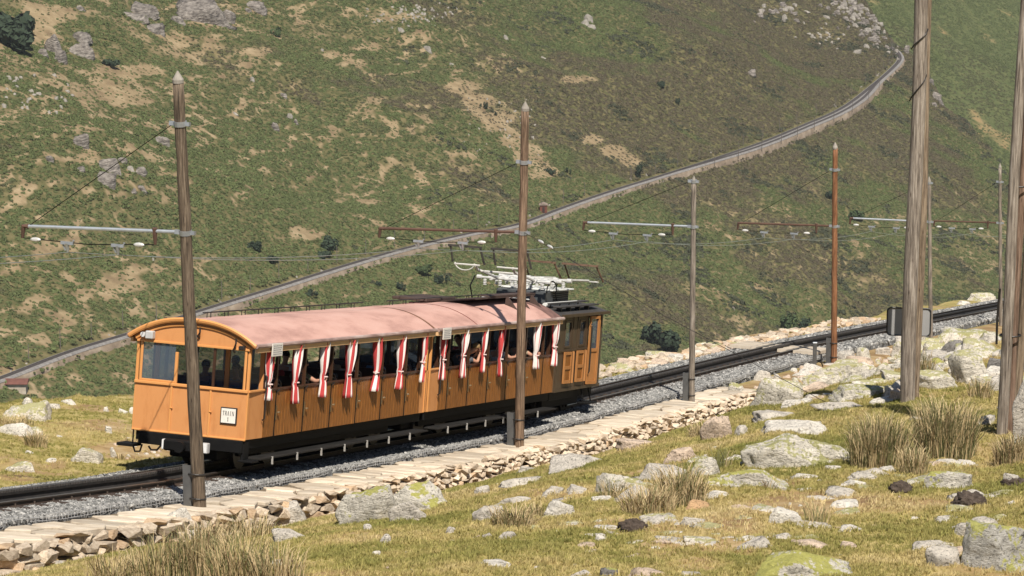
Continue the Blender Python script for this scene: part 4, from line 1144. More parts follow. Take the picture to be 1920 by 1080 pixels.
co2 = coach(S2, L2, "rear wooden coach coupled between front coach and dark locomotive", d2, curt2, False, d2, 2)

# ---- uphill end of the front coach
t = co1
m = MB(); m.box(-1.165, 1.165, -.005, .035, .70, 1.62); fp = m.build("end_panel", orange, t)
for x in (-.40, .42):
    m = MB(); m.bbox(x - .02, x + .02, -.028, -.004, .70, 1.62, .005); m.tube([(x + .0, -.03, 1.18), (x + .05, -.035, 1.18)], .014, 5); m.build("moulding", orange_d, fp)
m = MB(); m.bbox(-1.19, 1.19, -.045, .03, 1.60, 1.66, .01); m.build("end_sill", orange_d, fp)
m = MB(); m.bbox(-1.19, 1.19, -.03, .03, .68, .72, .01); m.build("end_rail", orange_d, fp)
# arched head
arc = np.linspace(1.24, -1.24, 21)
m = MB(); m.prism([(-1.22, 2.44), (1.22, 2.44)] + [(x, roof_h(x) - .055) for x in arc], -.03, .02); ah = m.build("arched_head", orange, t)
m = MB(); m.tube([(x, -.045, roof_h(x * 1.02) - .115) for x in np.linspace(-1.2, 1.2, 25)], .024, 6); m.build("arch_moulding", orange_d, ah)
m = MB(); m.tube([(x, -.11, roof_h(x) - .0) for x in np.linspace(-RW, RW, 29)], .04, 6); m.build("roof_end_band", orange_d, ah)
m = MB(); m.bbox(-1.18, 1.18, -.05, .0, 2.405, 2.45, .006); m.build("head_rail", orange_d, ah)
# glazed screen on the left third, posts
m = MB(); m.box(-1.05, -.37, -.005, .005, 1.70, 2.39); ws = m.build("screen_pane", pane_m, t)
m = MB(); m.bbox(-1.10, -1.05, -.02, .03, 1.66, 2.40, .006); m.bbox(-.37, -.31, -.02, .03, 1.66, 2.26, .006); m.bbox(-1.05, -.37, -.02, .03, 1.66, 1.70, .006); m.build("screen_frame", orange_d, ws)
m = MB(); m.tube([(1.10, -.01, 1.66), (1.10, -.01, 2.41)], .028, 8); m.build("end_post", orange_d, t)
m = MB(); m.bbox(.42, .47, -.01, .03, 1.66, 2.41, .006); m.build("end_post", wood_dk, t)
# camera and lamp brackets on the head
m = MB(); m.bbox(-.96, -.80, -.19, -.035, 2.47, 2.63, .02); cb = m.build("camera_box", greybox, ah)
m = MB(); m.tube([(-1.02, -.10, 2.55), (-1.02, -.16, 2.55)], .05, 10); m.build("camera_lens", mat("white_casing", [(.6, .6, .6)], 3, .4), cb)
for x, L_ in ((.02, .22), (.12, .18), (.88, .24)):
    m = MB(); m.tube([(x, -.04, roof_h(x) - .12), (x + .05, -.14, roof_h(x) - .22), (x - .02, -.10, roof_h(x) - .12 - L_)], .018, 5); m.tube([(x - .02, -.10, roof_h(x) - .12 - L_), (x + .0, -.05, roof_h(x) - .16 - L_)], .022, 5); m.build("lamp_hook", iron, ah)
m = MB(); m.bbox(.98, 1.10, -.14, -.04, 2.42, 2.50, .015); m.build("small_lamp", iron, ah)
# number plate
m = MB(); m.bbox(.66, 1.0, -.040, -.006, .98, 1.30, .006); pl = m.build("number_plate_board", ink, fp)
m = MB(); m.box(.682, .978, -.046, -.038, 1.002, 1.278); nb_ = m.build("number_plate", white_p, fp)
def lettering(txt, size, parent, M, m, name="lettering", sx=1.0):
    cu = bpy.data.curves.new(name, 'FONT'); cu.body = txt; cu.size = size; cu.align_x = 'CENTER'; cu.align_y = 'CENTER'; cu.extrude = .001; cu.offset = size * .008
    o = bpy.data.objects.new(name, cu); C.objects.link(o); cu.materials.append(m); o.parent = parent; o.matrix_local = M @ Matrix.Diagonal((sx, 1, 1, 1)); return o
Rf = Matrix.Rotation(math.pi / 2, 4, 'X')
# serif capitals built stroke by stroke
def serif_word(word, x0, z0, hgt, wid, y):
    m = MB(); w = wid / len(word) * .80; gap = wid / len(word); st = w * .22; th = w * .12
    def R(x, z, dx, dz): m.box(x, x + dx, y - .002, y, z, z + dz)
    def D(xa, za, xb, zb, t_): m.prism([(xa, za), (xa + t_, za), (xb + t_, zb), (xb, zb)], y - .002, y)
    for i, ch in enumerate(word):
        x = x0 + i * gap
        if ch == 'T': R(x + w / 2 - st / 2, z0, st, hgt); R(x, z0 + hgt - th, w, th); R(x, z0 + hgt * .72, th, hgt * .28 - th); R(x + w - th, z0 + hgt * .72, th, hgt * .28 - th); R(x + w * .25, z0, w * .5, th * .7)
        if ch == 'R': R(x + .1 * w, z0, st, hgt); R(x + .1 * w + st, z0 + hgt - th, w * .5, th); R(x + .1 * w + st, z0 + hgt * .48, w * .5, th); R(x + w * .72, z0 + hgt * .5, st, hgt * .46); D(x + w * .78, z0, x + w * .42, z0 + hgt * .48, st); R(x, z0, w * .42, th * .7)
        if ch == 'A': D(x, z0, x + w * .42, z0 + hgt, th); D(x + w - st, z0, x + w * .42, z0 + hgt, st); R(x + w * .25, z0 + hgt * .32, w * .5, th * .8); R(x - .05 * w, z0, w * .3, th * .7); R(x + w * .72, z0, w * .34, th * .7)
        if ch == 'I': R(x + w / 2 - st / 2, z0, st, hgt); R(x + w * .25, z0, w * .5, th * .7); R(x + w * .25, z0 + hgt - th * .7, w * .5, th * .7)
        if ch == 'N': R(x + .08 * w, z0, th, hgt); R(x + w * .86, z0, th, hgt); D(x + w * .74, z0, x + .08 * w, z0 + hgt, st); R(x - .05 * w, z0, w * .35, th * .7); R(x + w * .72, z0 + hgt - th * .7, w * .36, th * .7)
        if ch == '1': R(x, z0, st * 1.2, hgt); D(x - w * .22, z0 + hgt * .78, x, z0 + hgt, th); R(x - w * .18, z0, w * .6, th * .7)
    return m
serif_word("TRAIN", .71, 1.145, .085, .245, -.047).build("lettering", ink, nb_, recalc=True)
serif_word("1", .822, 1.035, .075, .05, -.047).build("lettering", ink, nb_)
# beam, lamps, steps, couplers
m = MB(); m.bbox(-1.02, 1.15, -.06, .10, .44, .68, .015); bb_ = m.build("buffer_beam", black, t)
m = MB(); m.bbox(-.38, .38, -.30, -.06, .38, .60, .03); m.tube([(0, -.28, .48), (0, -.42, .48)], .11, 12); m.build("coupler", black, bb_)
lamp_glass = mat("headlamp_lens", [(.62, .62, .62), (.78, .78, .77)], 12, .25)
for x in (-.36, .46):
    m = MB(); m.bbox(x - .07, x + .07, -.26, -.12, .39, .59, .015); hl = m.build("headlight", greybox, t)
    m = MB(); m.box(x - .056, x + .056, -.268, -.255, .405, .575); m.build("lens", lamp_glass, hl)
m = MB(); m.bbox(-1.45, -1.10, -.10, .30, .36, .42, .01); m.tube([(-1.14, -.02, .42), (-1.14, -.02, .70)], .016, 5); m.tube([(-1.12, -.02, .36), (-1.08, -.02, .27), (-.98, -.02, .28), (-.94, -.02, .42)], .02, 5)
m.tube([(-.80, -.02, .40), (-.74, -.02, .33), (-.62, -.02, .34), (-.54, -.02, .44)], .02, 5); m.build("corner_step", black, t)
m = MB(); m.bbox(1.06, 1.36, .0, .34, .27, .31, .01); m.bbox(1.10, 1.16, .02, .30, .30, .66, .01); m.build("corner_step", black, t)
# destination notices under the eaves
for tt_, yy in ((co1, .60), (co2, .22)):
    m = MB(); m.bbox(1.375, 1.39, yy - .02, yy + .50, 2.30, 2.55, .004); no = m.build("notice_plate", white_p, tt_)
    m = MB()
    for k in range(5):
        q = 0
        while q < .38:
            w_ = r_.uniform(.03, .07); m.box(1.390, 1.3925, yy + .04 + q, yy + .04 + q + w_, 2.335 + k * .04, 2.335 + k * .04 + .016); q += w_ + .016
    m.build("notice_print", mat("grey_print", [(.30, .30, .31)], 3, .7), no)
# dark shelter plates over the lower end of the second coach roof
t = co2
rust_d = mat("dark_rust_plate", [(.040, .024, .019), (.085, .052, .042)], 3, .75)
m = MB(); m.prism([(-1.0, 2.80), (.62, 3.02), (.62, 3.05), (-1.0, 2.84)], L2 - 4.6, L2 - .15); pt = m.build("roof_walk_plate", rust_d, t)
m = MB(); m.box(.30, .62, L2 - 3.4, L2 - .12, 3.055, 3.085); m.build("plate_edge", rust_d, pt)
for yy in (L2 - 2.3, L2 - 1.35, L2 - .45):
    m = MB(); m.prism([(.60, 3.04), (.66, 3.04), (.92, roof_h(.92) - .01), (.60, roof_h(.6) - .01)], yy - .02, yy + .03); m.build("gusset", rust_d, pt)
m = MB(); m.bbox(-1.05, -.2, L2 - 5.6, L2 - 3.6, 2.93, 3.0, .01); m.build("roof_duct", rust_d, t)
m = MB(); m.box(.97, 1.3, L2 - 1.1, L2 - .02, EAVE + .16, EAVE + .165); 
roof_end_dark = mat("dark_roof_end", [(.10, .055, .045), (.24, .13, .11)], 4, .85)  # darker brown for the lower end of the roof
xs = np.linspace(.35, 1.30, 10)
m = MB(); m.add([(x, y, roof_h(x) + .008) for y in (L2 - .75, L2 - .35, L2) for x in xs], [(j * 10 + i, j * 10 + i + 1, (j + 1) * 10 + i + 1, (j + 1) * 10 + i) for j in range(2) for i in range(9)]); m.build("roof_end_sheet", roof_end_dark, t, smooth=True, recalc=False)

# ---- locomotive
SL = s_at(1040) + .08; LL = s_at(1126) - SL
loc = thing("locomotive", "dark brown electric locomotive at the lower end of the train", "locomotive", matrix=basis(SL, .05))
umber = mat("umber_panel", [(.055, .036, .020), (.085, .056, .032)], 2.5, .55, stretch=(4, 4, .6))
umber_t = mat("umber_trim", [(.045, .028, .015), (.07, .045, .025)], 2.5, .5)
roof_l = mat("charcoal_roof", [(.030, .028, .027), (.060, .055, .052)], 3, .75)
X = 1.14; H1 = 2.50
wq = lambda p: s_at(p) - SL
wins = [(wq(1056), wq(1068)), (wq(1083), wq(1094))]
dr = (wq(1099), wq(1117.5))
m = MB()
m.box(X - .05, X, .0, dr[0], .62, 1.62)
edges = [0.0] + [q for w in wins for q in w] + [dr[0]]
for i in range(0, len(edges), 2): m.box(X - .05, X, edges[i], edges[i + 1], 1.62, H1)
for w in wins: m.box(X - .05, X, w[0], w[1], 1.62, 1.70); m.box(X - .05, X, w[0], w[1], 2.36, H1)
m.box(X - .05, X, dr[1], LL, .62, 1.62); m.box(X - .05, X, dr[1], dr[1] + .16, 1.62, H1); m.box(X - .05, X, LL - .10, LL, 1.62, H1); m.box(X - .05, X, dr[0], dr[1], 2.44, H1)
m.box(-X, -X + .05, 0, LL, .62, 1.62); m.box(-X, -X + .05, 0, .5, 1.62, H1); m.box(-X, -X + .05, LL - .6, LL, 1.62, H1); m.box(-X, -X + .05, 1.5, 2.2, 1.62, H1)
m.box(-X + .05, X - .05, 0, .05, .62, H1); m.box(-X + .05, X - .05, LL - .05, LL, .62, 1.7); m.box(-X + .05, X - .05, LL - .05, LL, 2.34, H1)
for x in (-X + .05, -.35, .28, X - .15): m.box(x, x + .1, LL - .05, LL, 1.7, 2.34)
m.box(-X + .05, X - .05, .05, LL - .05, .62, .68)
bd = m.build("body", umber, loc)
m = MB(); m.bbox(X, X + .025, -.0, dr[0] - .01, 1.60, 1.65, .005); m.bbox(X, X + .025, 0, LL, .62, .70, .005); m.bbox(X, X + .02, 0, .06, .7, H1, .004)
for y in (wins[0][1] + .12, wins[1][0] - .17): m.bbox(X, X + .015, y, y + .05, 1.65, H1, .003)
m.build("body_strip", umber_t, loc)
for w in wins:
    m = MB(); m.box(X - .035, X - .025, w[0] + .03, w[1] - .03, 1.73, 2.33); wn_ = m.build("window", pane_m, loc)
    m = MB(); m.bbox(X - .045, X + .012, w[0] - .005, w[0] + .04, 1.70, 2.36, .004); m.bbox(X - .045, X + .012, w[1] - .04, w[1] + .005, 1.70, 2.36, .004); m.bbox(X - .045, X + .012, w[0], w[1], 2.32, 2.37, .004); m.bbox(X - .045, X + .012, w[0], w[1], 1.69, 1.74, .004); m.build("window_frame", umber_t, wn_)
m = MB(); m.box(X - .034, X - .026, dr[1] + .16, max(LL - .10, dr[1] + .2), 1.62, 2.44); m.build("window", pane_m, loc)
ochre = mat("ochre_door_wood", [(.30, .125, .036), (.42, .19, .062)], 4, .55, stretch=(8, 8, .8))
def leaf(y, z0, z1, w, ang, name="louvre_door", two=True):
    """framed door leaf hinged at y, swung out by ang"""
    m = MB(); d = np.array([math.sin(ang), math.cos(ang), 0.0]); nn = np.array([math.cos(ang), -math.sin(ang), 0.0]); o = np.array([X + .02, y, 0.0])
    def bb2(u0, u1, za, zb, th): m.obox(o + d * (u0 + u1) / 2 + np.array([0, 0, (za + zb) / 2]) + nn * th / 2, d, nn, (0, 0, 1), (u1 - u0) / 2, th / 2, (zb - za) / 2)
    bb2(0, .05, z0, z1, .045); bb2(w - .05, w, z0, z1, .045)
    for a, b_ in ((z0, z0 + .08), (z1 - .07, z1), ((z0 + z1) / 2 - .04, (z0 + z1) / 2 + .04)): bb2(.052, w - .052, a, b_, .043)
    q = m.build(name, ochre, loc)
    m = MB()
    if two: bb2(.052, w - .052, z0 + .08, z1 - .07, .018); m.build("leaf_panel", wood, q)
    else:
        bb2(.052, w - .052, z0 + .08, (z0 + z1) / 2 - .04, .018); m.build("leaf_panel", ochre, q)
        m = MB(); bb2(.06, w - .06, (z0 + z1) / 2 + .04, z1 - .07, .008); m.build("leaf_pane", pane_m, q)
    return q
for y in (wq(1055), wq(1078.5)):
    leaf(y, .82, 1.60, .44, .10); leaf(y + .74, .82, 1.60, .16, math.pi - .6)
    m = MB(); m.box(X - .002, X + .006, y + .34, y + .70, .80, 1.60); m.build("opening_shade", black, loc)  # black sheet on the closed side, painting the shade of an opening
m = MB(); m.box(X - .25, X - .24, dr[0], dr[1], .70, 2.44); m.build("doorway_shade", black, loc)  # black sheet behind the cab door, painting the shade of the interior
leaf(dr[0] + .02, .72, 2.44, .50, .18, "cab_door", False); leaf(dr[1] + .01, .72, 2.44, .10, math.pi - .7, "cab_door", False)
m = MB(); m.tube([(X + .09, dr[0] - .03, 1.0), (X + .12, dr[0] - .03, 1.05), (X + .12, dr[0] - .03, 2.2), (X + .09, dr[0] - .03, 2.25)], .016, 6); m.build("grab_rail", iron, loc)
# roof
xs = np.linspace(-1.26, 1.26, 15); rl_h = lambda x: 2.52 + .20 * (1 - (abs(x) / 1.26) ** 2.2)
m = MB(); m.prism([(-1.26, 2.50), (1.26, 2.50)] + [(x, rl_h(x)) for x in xs[::-1]], -.06, LL + .16); m.build("roof", roof_l, loc)
m = MB(); m.bbox(1.235, 1.285, -.06, LL + .165, 2.47, 2.55, .01); m.build("roof_edge", umber_t, loc)
for x in (.72, 1.0):
    m = MB(); m.bbox(x - .10, x + .10, .2, LL - .3, rl_h(x) + .09, rl_h(x) + .125, .005); rb_ = m.build("roof_walk", roof_l, loc)
    for y in np.arange(.4, LL - .4, .75):
        m = MB(); m.bbox(x - .06, x + .06, y, y + .06, rl_h(x) - .04, rl_h(x) + .09, .005); m.build("walk_bracket", iron, rb_)
# underframe, wheels
m = MB(); m.bbox(-1.0, 1.0, .1, LL - .1, .40, .62, .01); m.bbox(-.7, .7, .5, LL - .3, .15, .4, .02); m.build("underframe", black, loc)
for q in (.75, 2.75):
    for sx_ in (-.5, .5):
        m = MB(); a = np.linspace(0, 2 * math.pi, 25)[:-1]; m.prism([(q + .37 * math.cos(k), .32 + .37 * math.sin(k)) for k in a], sx_ - .05, sx_ + .07, axis=0); wv = m.build("wheel", iron, loc)
        for k in range(6):
            m = MB(); an = k * math.pi / 3; m.bar((sx_ + .085, q + .05 * math.cos(an), .32 + .05 * math.sin(an)), (sx_ + .085, q + .28 * math.cos(an), .32 + .28 * math.sin(an)), .05, .03, (1, 0, 0)); m.build("spoke", black, wv)
m = MB(); m.bbox(1.0, 1.3, LL - 1.3, LL - .5, .22, .26, .01); m.bar((1.15, LL - 1.2, .24), (1.05, LL - 1.2, .62), .04, .03); m.bar((1.15, LL - .6, .24), (1.05, LL - .6, .62), .04, .03); m.build("step", black, loc)
# resistor house on the roof and the current collectors
casing = mat("slate_casing", [(.050, .056, .060), (.085, .092, .098)], 3, .5)
lid_w = mat("white_lid", [(.62, .63, .60), (.72, .72, .69)], 3, .5)
z0 = 2.67
m = MB(); m.bbox(-.74, .55, .65, 2.55, z0 + .06, z0 + .37, .02); rs = m.build("resistor_house", casing, loc)
m = MB(); m.bbox(-.8, .62, 1.0, 2.75, z0 + .375, z0 + .415, .01); m.build("house_lid", lid_w, rs)
for k in range(5):
    m = MB(); m.box(.552, .57, 1.25, 2.45, z0 + .10 + k * .05, z0 + .12 + k * .05); m.build("louvre", black, rs)
m = MB(); m.tube([(.72, .1, z0 + .07), (.72, 2.7, z0 + .07)], .055, 10); m.build("white_conduit", lid_w, loc)
porc = mat("white_porcelain", [(.42, .42, .41), (.62, .62, .60)], 9, .3)
pipe_w = mat("pale_pantograph_tube", [(.48, .47, .44), (.60, .59, .56)], 6, .45)
panto_d = mat("dark_collector_bow", [(.025, .022, .020), (.055, .048, .042)], 6, .5)
zp = z0 + .455
pg = thing("pantograph", "white porcelain mounted current collectors on the locomotive roof, one raised, one lowered", "pantograph", matrix=basis(SL, .05))
def insul(m, x, y, z, h=.16, r=.045):
    for k in range(4): m.tube([(x, y, z + k * h / 4), (x, y, z + k * h / 4 + h / 8), (x, y, z + (k + 1) * h / 4)], [r * .6, r * 1.15, r * .6], 9)
for x in (-.95, -.55, -.15, .25, .55):
    for y in (.35, 1.25, 2.05):
        m = MB(); insul(m, x, y, zp - .04); m.build("insulator", porc, pg)
for z_, y_ in ((zp + .16, .35), (zp + .16, 1.25), (zp + .17, 2.05)):
    m = MB(); m.tube([(-1.15, y_, z_), (.75, y_, z_)], .028, 8)
    for x in np.linspace(-1.1, .7, 6): m.tube([(x - .06, y_, z_), (x + .06, y_, z_)], .055, 9)
    m.build("cross_tube", porc, pg)
m = MB()
for x in (-.75, .35): m.tube([(x, .25, zp + .13), (x, 2.15, zp + .13)], .026, 6)
m.build("base_frame", pipe_w, pg)
for x in (-.85, -.35, .1, .45):
    m = MB(); m.tube([(x, .5, zp + .14), (x, 1.1, zp + .15)], .05, 9); m.tube([(x, 1.45, zp + .15), (x, 1.9, zp + .15)], .045, 9); m.build("spring_casing", porc, pg)
def bow(x0, w, y, z, top_dy, top_dz, mats=panto_d, lower=pipe_w):
    """flat topped collector bow: carrier tube below, contact strip above"""
    m = MB(); m.tube([(x0, y, z), (x0 + w, y, z)], .022, 6); b_ = m.build("bow_carrier", lower, pg)
    yy, zz = y + top_dy, z + top_dz
    m = MB(); m.bar((x0 - .16, yy, zz), (x0 + w + .05, yy, zz), .06, .05); m.tube([(x0 - .10, yy, zz), (x0 - .04, y, z + .04)], .024, 6); m.tube([(x0 + w, yy, zz), (x0 + w + .12, y, z + .02)], .026, 6); m.build("contact_strip", mats, b_)
    return b_
# raised: arms reach uphill (towards -y) and carry two bows side by side
zr = zp + .50; yr = -1.25
for x in (-.62, .34):
    m = MB(); m.tube([(x, .35, zp + .17), (x - .05, yr + .15, zr - .10), (x - .05, yr, zr)], .034, 7); m.build("raised_arm", pipe_w, pg)
m = MB(); m.tube([(-.70, yr + .3, zr - .14), (.42, yr + .3, zr - .14)], .026, 6); m.build("arm_brace", pipe_w, pg)
bow(-1.22, .66, yr, zr, -.08, .44); bow(-.12, .76, yr, zr, -.08, .44)
m = MB(); a = np.linspace(0, math.pi, 10); m.tube([(-1.20 + .25 * (1 - math.cos(k)), yr, zr + .04 - .18 * math.sin(k)) for k in a], .014, 5); m.build("flex_cable", pipe_w, pg)
# lowered: arms lie downhill
for x in (-.5, .40):
    m = MB(); m.tube([(x, 2.05, zp + .17), (x + .1, 4.3, zp + .12)], .03, 7); m.build("lowered_arm", pipe_w, pg)
brown_bow = mat("rusty_collector_bow", [(.10, .055, .035), (.18, .11, .07)], 5, .6)
bow(-1.10, .72, 4.35, zp + .10, -.30, .42, brown_bow); bow(.0, .76, 4.35, zp + .10, -.30, .42, brown_bow)
m = MB(); a = np.linspace(0, 2 * math.pi, 15)
m.tube([(.62, 1.5 + .26 * math.cos(k), zp - .08 + .26 * math.sin(k)) for k in a[2:12]], .016, 5); m.tube([(.62, .9 + .4 * math.cos(k), zp - .1 + .28 * math.sin(k)) for k in a[:8]], .016, 5)
m.tube([(-1.1, .0, zp + .2), (-1.15, -.15, zp - .05), (-1.1, -.1, z0 + .1)], .02, 5); m.build("power_cable", black, pg)
m = MB(); m.bbox(-1.0, .5, -.2, .22, z0 + .02, z0 + .06, .005); m.build("switch_tray", black, loc)
for x in (-.85, -.7, -.2, -.05, .3, .42):
    m = MB(); insul(m, x, .02, z0 + .06, .13, .05); m.build("tray_insulator", porc, loc)

# ------------------------------------------------------------------ passengers
skin_ms = [mat("skin_fair", [(.42, .22, .15), (.50, .27, .18)], 8, .6), mat("skin_tan", [(.30, .15, .09), (.38, .20, .125)], 8, .6)]
def skin_body(name, verts, edges, radii, m, sub=1, parent=None, root=0):
    me = bpy.data.meshes.new(name); me.from_pydata(verts, edges, [])
    o = bpy.data.objects.new(name, me); C.objects.link(o)
    o.modifiers.new("skin", 'SKIN'); sk = me.skin_vertices[0].data if me.skin_vertices else None
    if sk is None:
        bm = bmesh.new(); bm.from_mesh(me); bm.verts.layers.skin.verify(); bm.to_mesh(me); bm.free(); sk = me.skin_vertices[0].data
    for i, r in enumerate(radii): sk[i].radius = (r, r) if np.isscalar(r) else r
    sk[root].use_root = True
    ss_ = o.modifiers.new("sub", 'SUBSURF'); ss_.levels = sub; ss_.render_levels = sub
    dg = bpy.context.evaluated_depsgraph_get(); ev = o.evaluated_get(dg); nm = bpy.data.meshes.new_from_object(ev)
    bpy.data.objects.remove(o); nm.name = name; nm.materials.clear(); nm.materials.append(m)
    nm.polygons.foreach_set("use_smooth", [True] * len(nm.polygons))
    return nm
def chain(vs, es, rs, start, pts, rad):
    k = start
    for p, r in zip(pts, rad):
        vs.append(p); rs.append(r); es.append((k, len(vs) - 1)); k = len(vs) - 1
    return k
def add_hand(vs, es, rs, wrist, d, side, curl=.5):
    """palm and five fingers at a wrist vertex; d = pointing direction, side = thumb direction"""
    d = np.asarray(d, float); d /= np.linalg.norm(d); sd = np.asarray(side, float); sd -= d * (sd @ d); sd /= np.linalg.norm(sd); nn = np.cross(d, sd)
    w = np.array(vs[wrist]); palm = chain(vs, es, rs, wrist, [tuple(w + d * .05)], [.026])
    for i, (o_, L) in enumerate(((-.028, .055), (-.010, .068), (.010, .072), (.026, .062))):
        b_ = w + d * .085 + sd * o_; c = d * math.cos(curl) + nn * math.sin(curl); e = d * math.cos(curl * 2) + nn * math.sin(curl * 2)
        chain(vs, es, rs, palm, [tuple(b_), tuple(b_ + c * L * .5), tuple(b_ + c * L * .5 + e * L * .5)], [.0105, .0095, .0075])
    chain(vs, es, rs, palm, [tuple(w + d * .055 + sd * .045), tuple(w + d * .085 + sd * .06)], [.011, .008])
def person_meshes(pose, m):
    """seated figure facing +y, hips at the origin; returns body, shirt, trousers, hair meshes"""
    vs = [(0, 0, .05)]; es = []; rs = [.13]
    chest = chain(vs, es, rs, 0, [(0, .0, .22), (0, -.01, .40), (0, 0, .50)], [.125, .14, .10])
    tilt = np.array(pose["head"]); nk = (tilt[0] * .3, .02 + tilt[1] * .3, .585)
    neck = chain(vs, es, rs, chest, [nk], [.052])
    h0 = np.array(nk) + np.array([tilt[0] * .3, .02 + tilt[1] * .3, .06])
    hd = chain(vs, es, rs, neck, [tuple(h0), tuple(h0 + (tilt[0] * .3, .01 + tilt[1] * .2, .07)), tuple(h0 + (tilt[0] * .4, .0 + tilt[1] * .2, .135))], [(.068, .074), (.078, .092), (.060, .070)])
    HC = h0 + np.array([tilt[0] * .3, .01 + tilt[1] * .2, .07])
    arms = []
    for sg in (-1, 1):
        sh, el, wr = pose["arm"][0 if sg < 0 else 1]
        k = chain(vs, es, rs, 3 - 1, [(sg * .17, -.01, .47)], [.068]); k = chain(vs, es, rs, k, [el], [.047]); k = chain(vs, es, rs, k, [wr], [.031])
        d = np.array(wr) - np.array(el); add_hand(vs, es, rs, k, d + np.array(pose.get("hd", (0, 0, 0))), (-sg * .6, .2, .8)); arms.append(el)
    for sg in (-1, 1): chain(vs, es, rs, 0, [(sg * .10, .08, .03), (sg * .12, .42, .05), (sg * .12, .46, -.36), (sg * .12, .58, -.40)], [.095, .065, .045, .04])
    body = skin_body("body", vs, es, rs, m)
    # face: nose, eyes, ears, mouth fused into the same mesh
    bm = bmesh.new(); bm.from_mesh(body)
    def blob(c, rx, ry, rz, mi):
        r_2 = bmesh.ops.create_icosphere(bm, subdivisions=1, radius=1, matrix=Matrix.Translation(c) @ Matrix.Diagonal((rx, ry, rz, 1)))
        for f in {f for v in r_2["verts"] for f in v.link_faces}: f.material_index = mi; f.smooth = True
    blob(HC + np.array([0, .092, -.012]), .014, .022, .024, 0)
    for sg in (-1, 1):
        blob(HC + np.array([sg * .032, .080, .018]), .013, .010, .008, 1); blob(HC + np.array([sg * .078, .0, .0]), .012, .022, .032, 0)
    blob(HC + np.array([0, .078, -.052]), .026, .012, .007, 2)
    bm.to_mesh(body); bm.free(); body.materials.append(ink); body.materials.append(mat("lip_tone", [(.26, .09, .07)], 5, .6))
    v2 = [(0, 0, .05)]; e2 = []; r2 = [.145]
    c2 = chain(v2, e2, r2, 0, [(0, 0, .22), (0, -.01, .40), (0, .0, .515)], [.145, .158, .085])
    for sg in (-1, 1):
        el = np.array(pose["arm"][0 if sg < 0 else 1][1]); s_h = np.array((sg * .17, -.01, .47)); mid = s_h + (el - s_h) * .62
        chain(v2, e2, r2, 2, [tuple(s_h), tuple(mid)], [.082, .066])
    shirt = skin_body("shirt", v2, e2, r2, m)
    v3 = [(0, 0, .04)]; e3 = []; r3 = [.15]
    for sg in (-1, 1): chain(v3, e3, r3, 0, [(sg * .10, .09, .03), (sg * .12, .42, .05), (sg * .12, .46, -.30)], [.105, .078, .06])
    trousers = skin_body("trousers", v3, e3, r3, m)
    pv, pf = ICO[3]; hv_ = []
    q = pv.copy(); q[:, 2] = np.where(q[:, 2] < -.15, -.15 + (q[:, 2] + .15) * .2, q[:, 2])
    q = q * (1 + .06 * noise3(q, 5, 3)[:, None]); q = q * (.090, .104, .100); fr = (q[:, 1] > .035) & (q[:, 2] < .045); q[fr, 1] *= .55
    mb = MB(); mb.add(q + HC + np.array([0, -.014, .030]), pf); ho = mb.build("hair", m, None, smooth=True, recalc=False); hair = ho.data; bpy.data.objects.remove(ho)
    return body, shirt, trousers, hair
rest = [((0), (-.22, .05, .26), (-.10, .24, .16)), ((0), (.22, .05, .26), (.10, .24, .16))]
poses = [dict(head=(0, 0), arm=rest), dict(head=(.10, .05), arm=rest),
         dict(head=(.30, .10), arm=[(0, (.08, .26, .39), (.20, .27, .54)), (0, (.30, .16, .39), (.31, .24, .54))], hd=(0, -.05, .05)),      # leaning with hands at the face
         dict(head=(0.05, 0), arm=[rest[0], (0, (.30, .06, .39), (.35, .30, .41))])]                                                   # arm out on the sill
PM = [person_meshes(p, skin_ms[0]) for p in poses]
cloth = {n: mat("cloth_" + n, [c, tuple(x * .8 for x in c)], 12, .9) for n, c in dict(grey=(.10, .105, .12), navy=(.03, .05, .12), white=(.62, .60, .56), black=(.018, .018, .02), blue=(.10, .20, .36), red=(.34, .05, .045), olive=(.10, .11, .06), beige=(.40, .32, .22)).items()}
hairs = [mat("hair_" + n, [c], 20, .7, stretch=(1, 1, 4)) for n, c in (("dark", (.018, .012, .009)), ("brown", (.06, .035, .02)), ("grey", (.22, .21, .20)), ("blond", (.25, .16, .07)))]
def person(coach_s, x, y, pose, shirt, hair, label, face=1, group="passengers seated in the coaches", skin=0, z=1.22, hat=None):
    M = basis(coach_s) @ Matrix.Translation((x, y, z)) @ Matrix.Rotation(0 if face == 1 else (math.pi if face == -1 else face), 4, 'Z')
    t = thing("person", label, "person", matrix=M, group=group)
    b_, s_, tr, h_ = PM[pose]
    for nm, me, m in (("body", b_, skin_ms[skin]), ("shirt", s_, cloth[shirt]), ("trousers", tr, cloth["navy" if shirt != "navy" else "beige"]), ("hair", h_, hairs[hair])):
        o = link(nm, me, t)
        if nm != "body":
            o.material_slots[0].link = 'OBJECT'; o.material_slots[0].material = m
        else:
            o.material_slots[0].link = 'OBJECT'; o.material_slots[0].material = m
    return t
def rowy(px, s0): return s_at(px, 1.0, 1.9) - s0
person(S2, .88, rowy(878, S2), 2, "grey", 3, "fair haired person leaning on the rear coach sill, hands raised to the face", face=1, z=1.27)
person(S2, .86, rowy(944, S2), 3, "white", 1, "person with a pale arm on the sill just right of the fourth rear coach curtain", face=1, z=1.28)
person(S2, .86, rowy(984, S2), 3, "beige", 0, "person whose arm rests on the sill just right of the second pole", face=1, z=1.28)
person(S2, .72, rowy(920, S2), 0, "navy", 0, "person in navy between the third and fourth curtains of the rear coach", face=-1)
person(S2, .60, rowy(1024, S2), 1, "black", 2, "person in black at the locomotive end of the rear coach", face=-1)
person(S2, .30, rowy(862, S2), 1, "white", 2, "person in white at the uphill end of the rear coach", face=1)
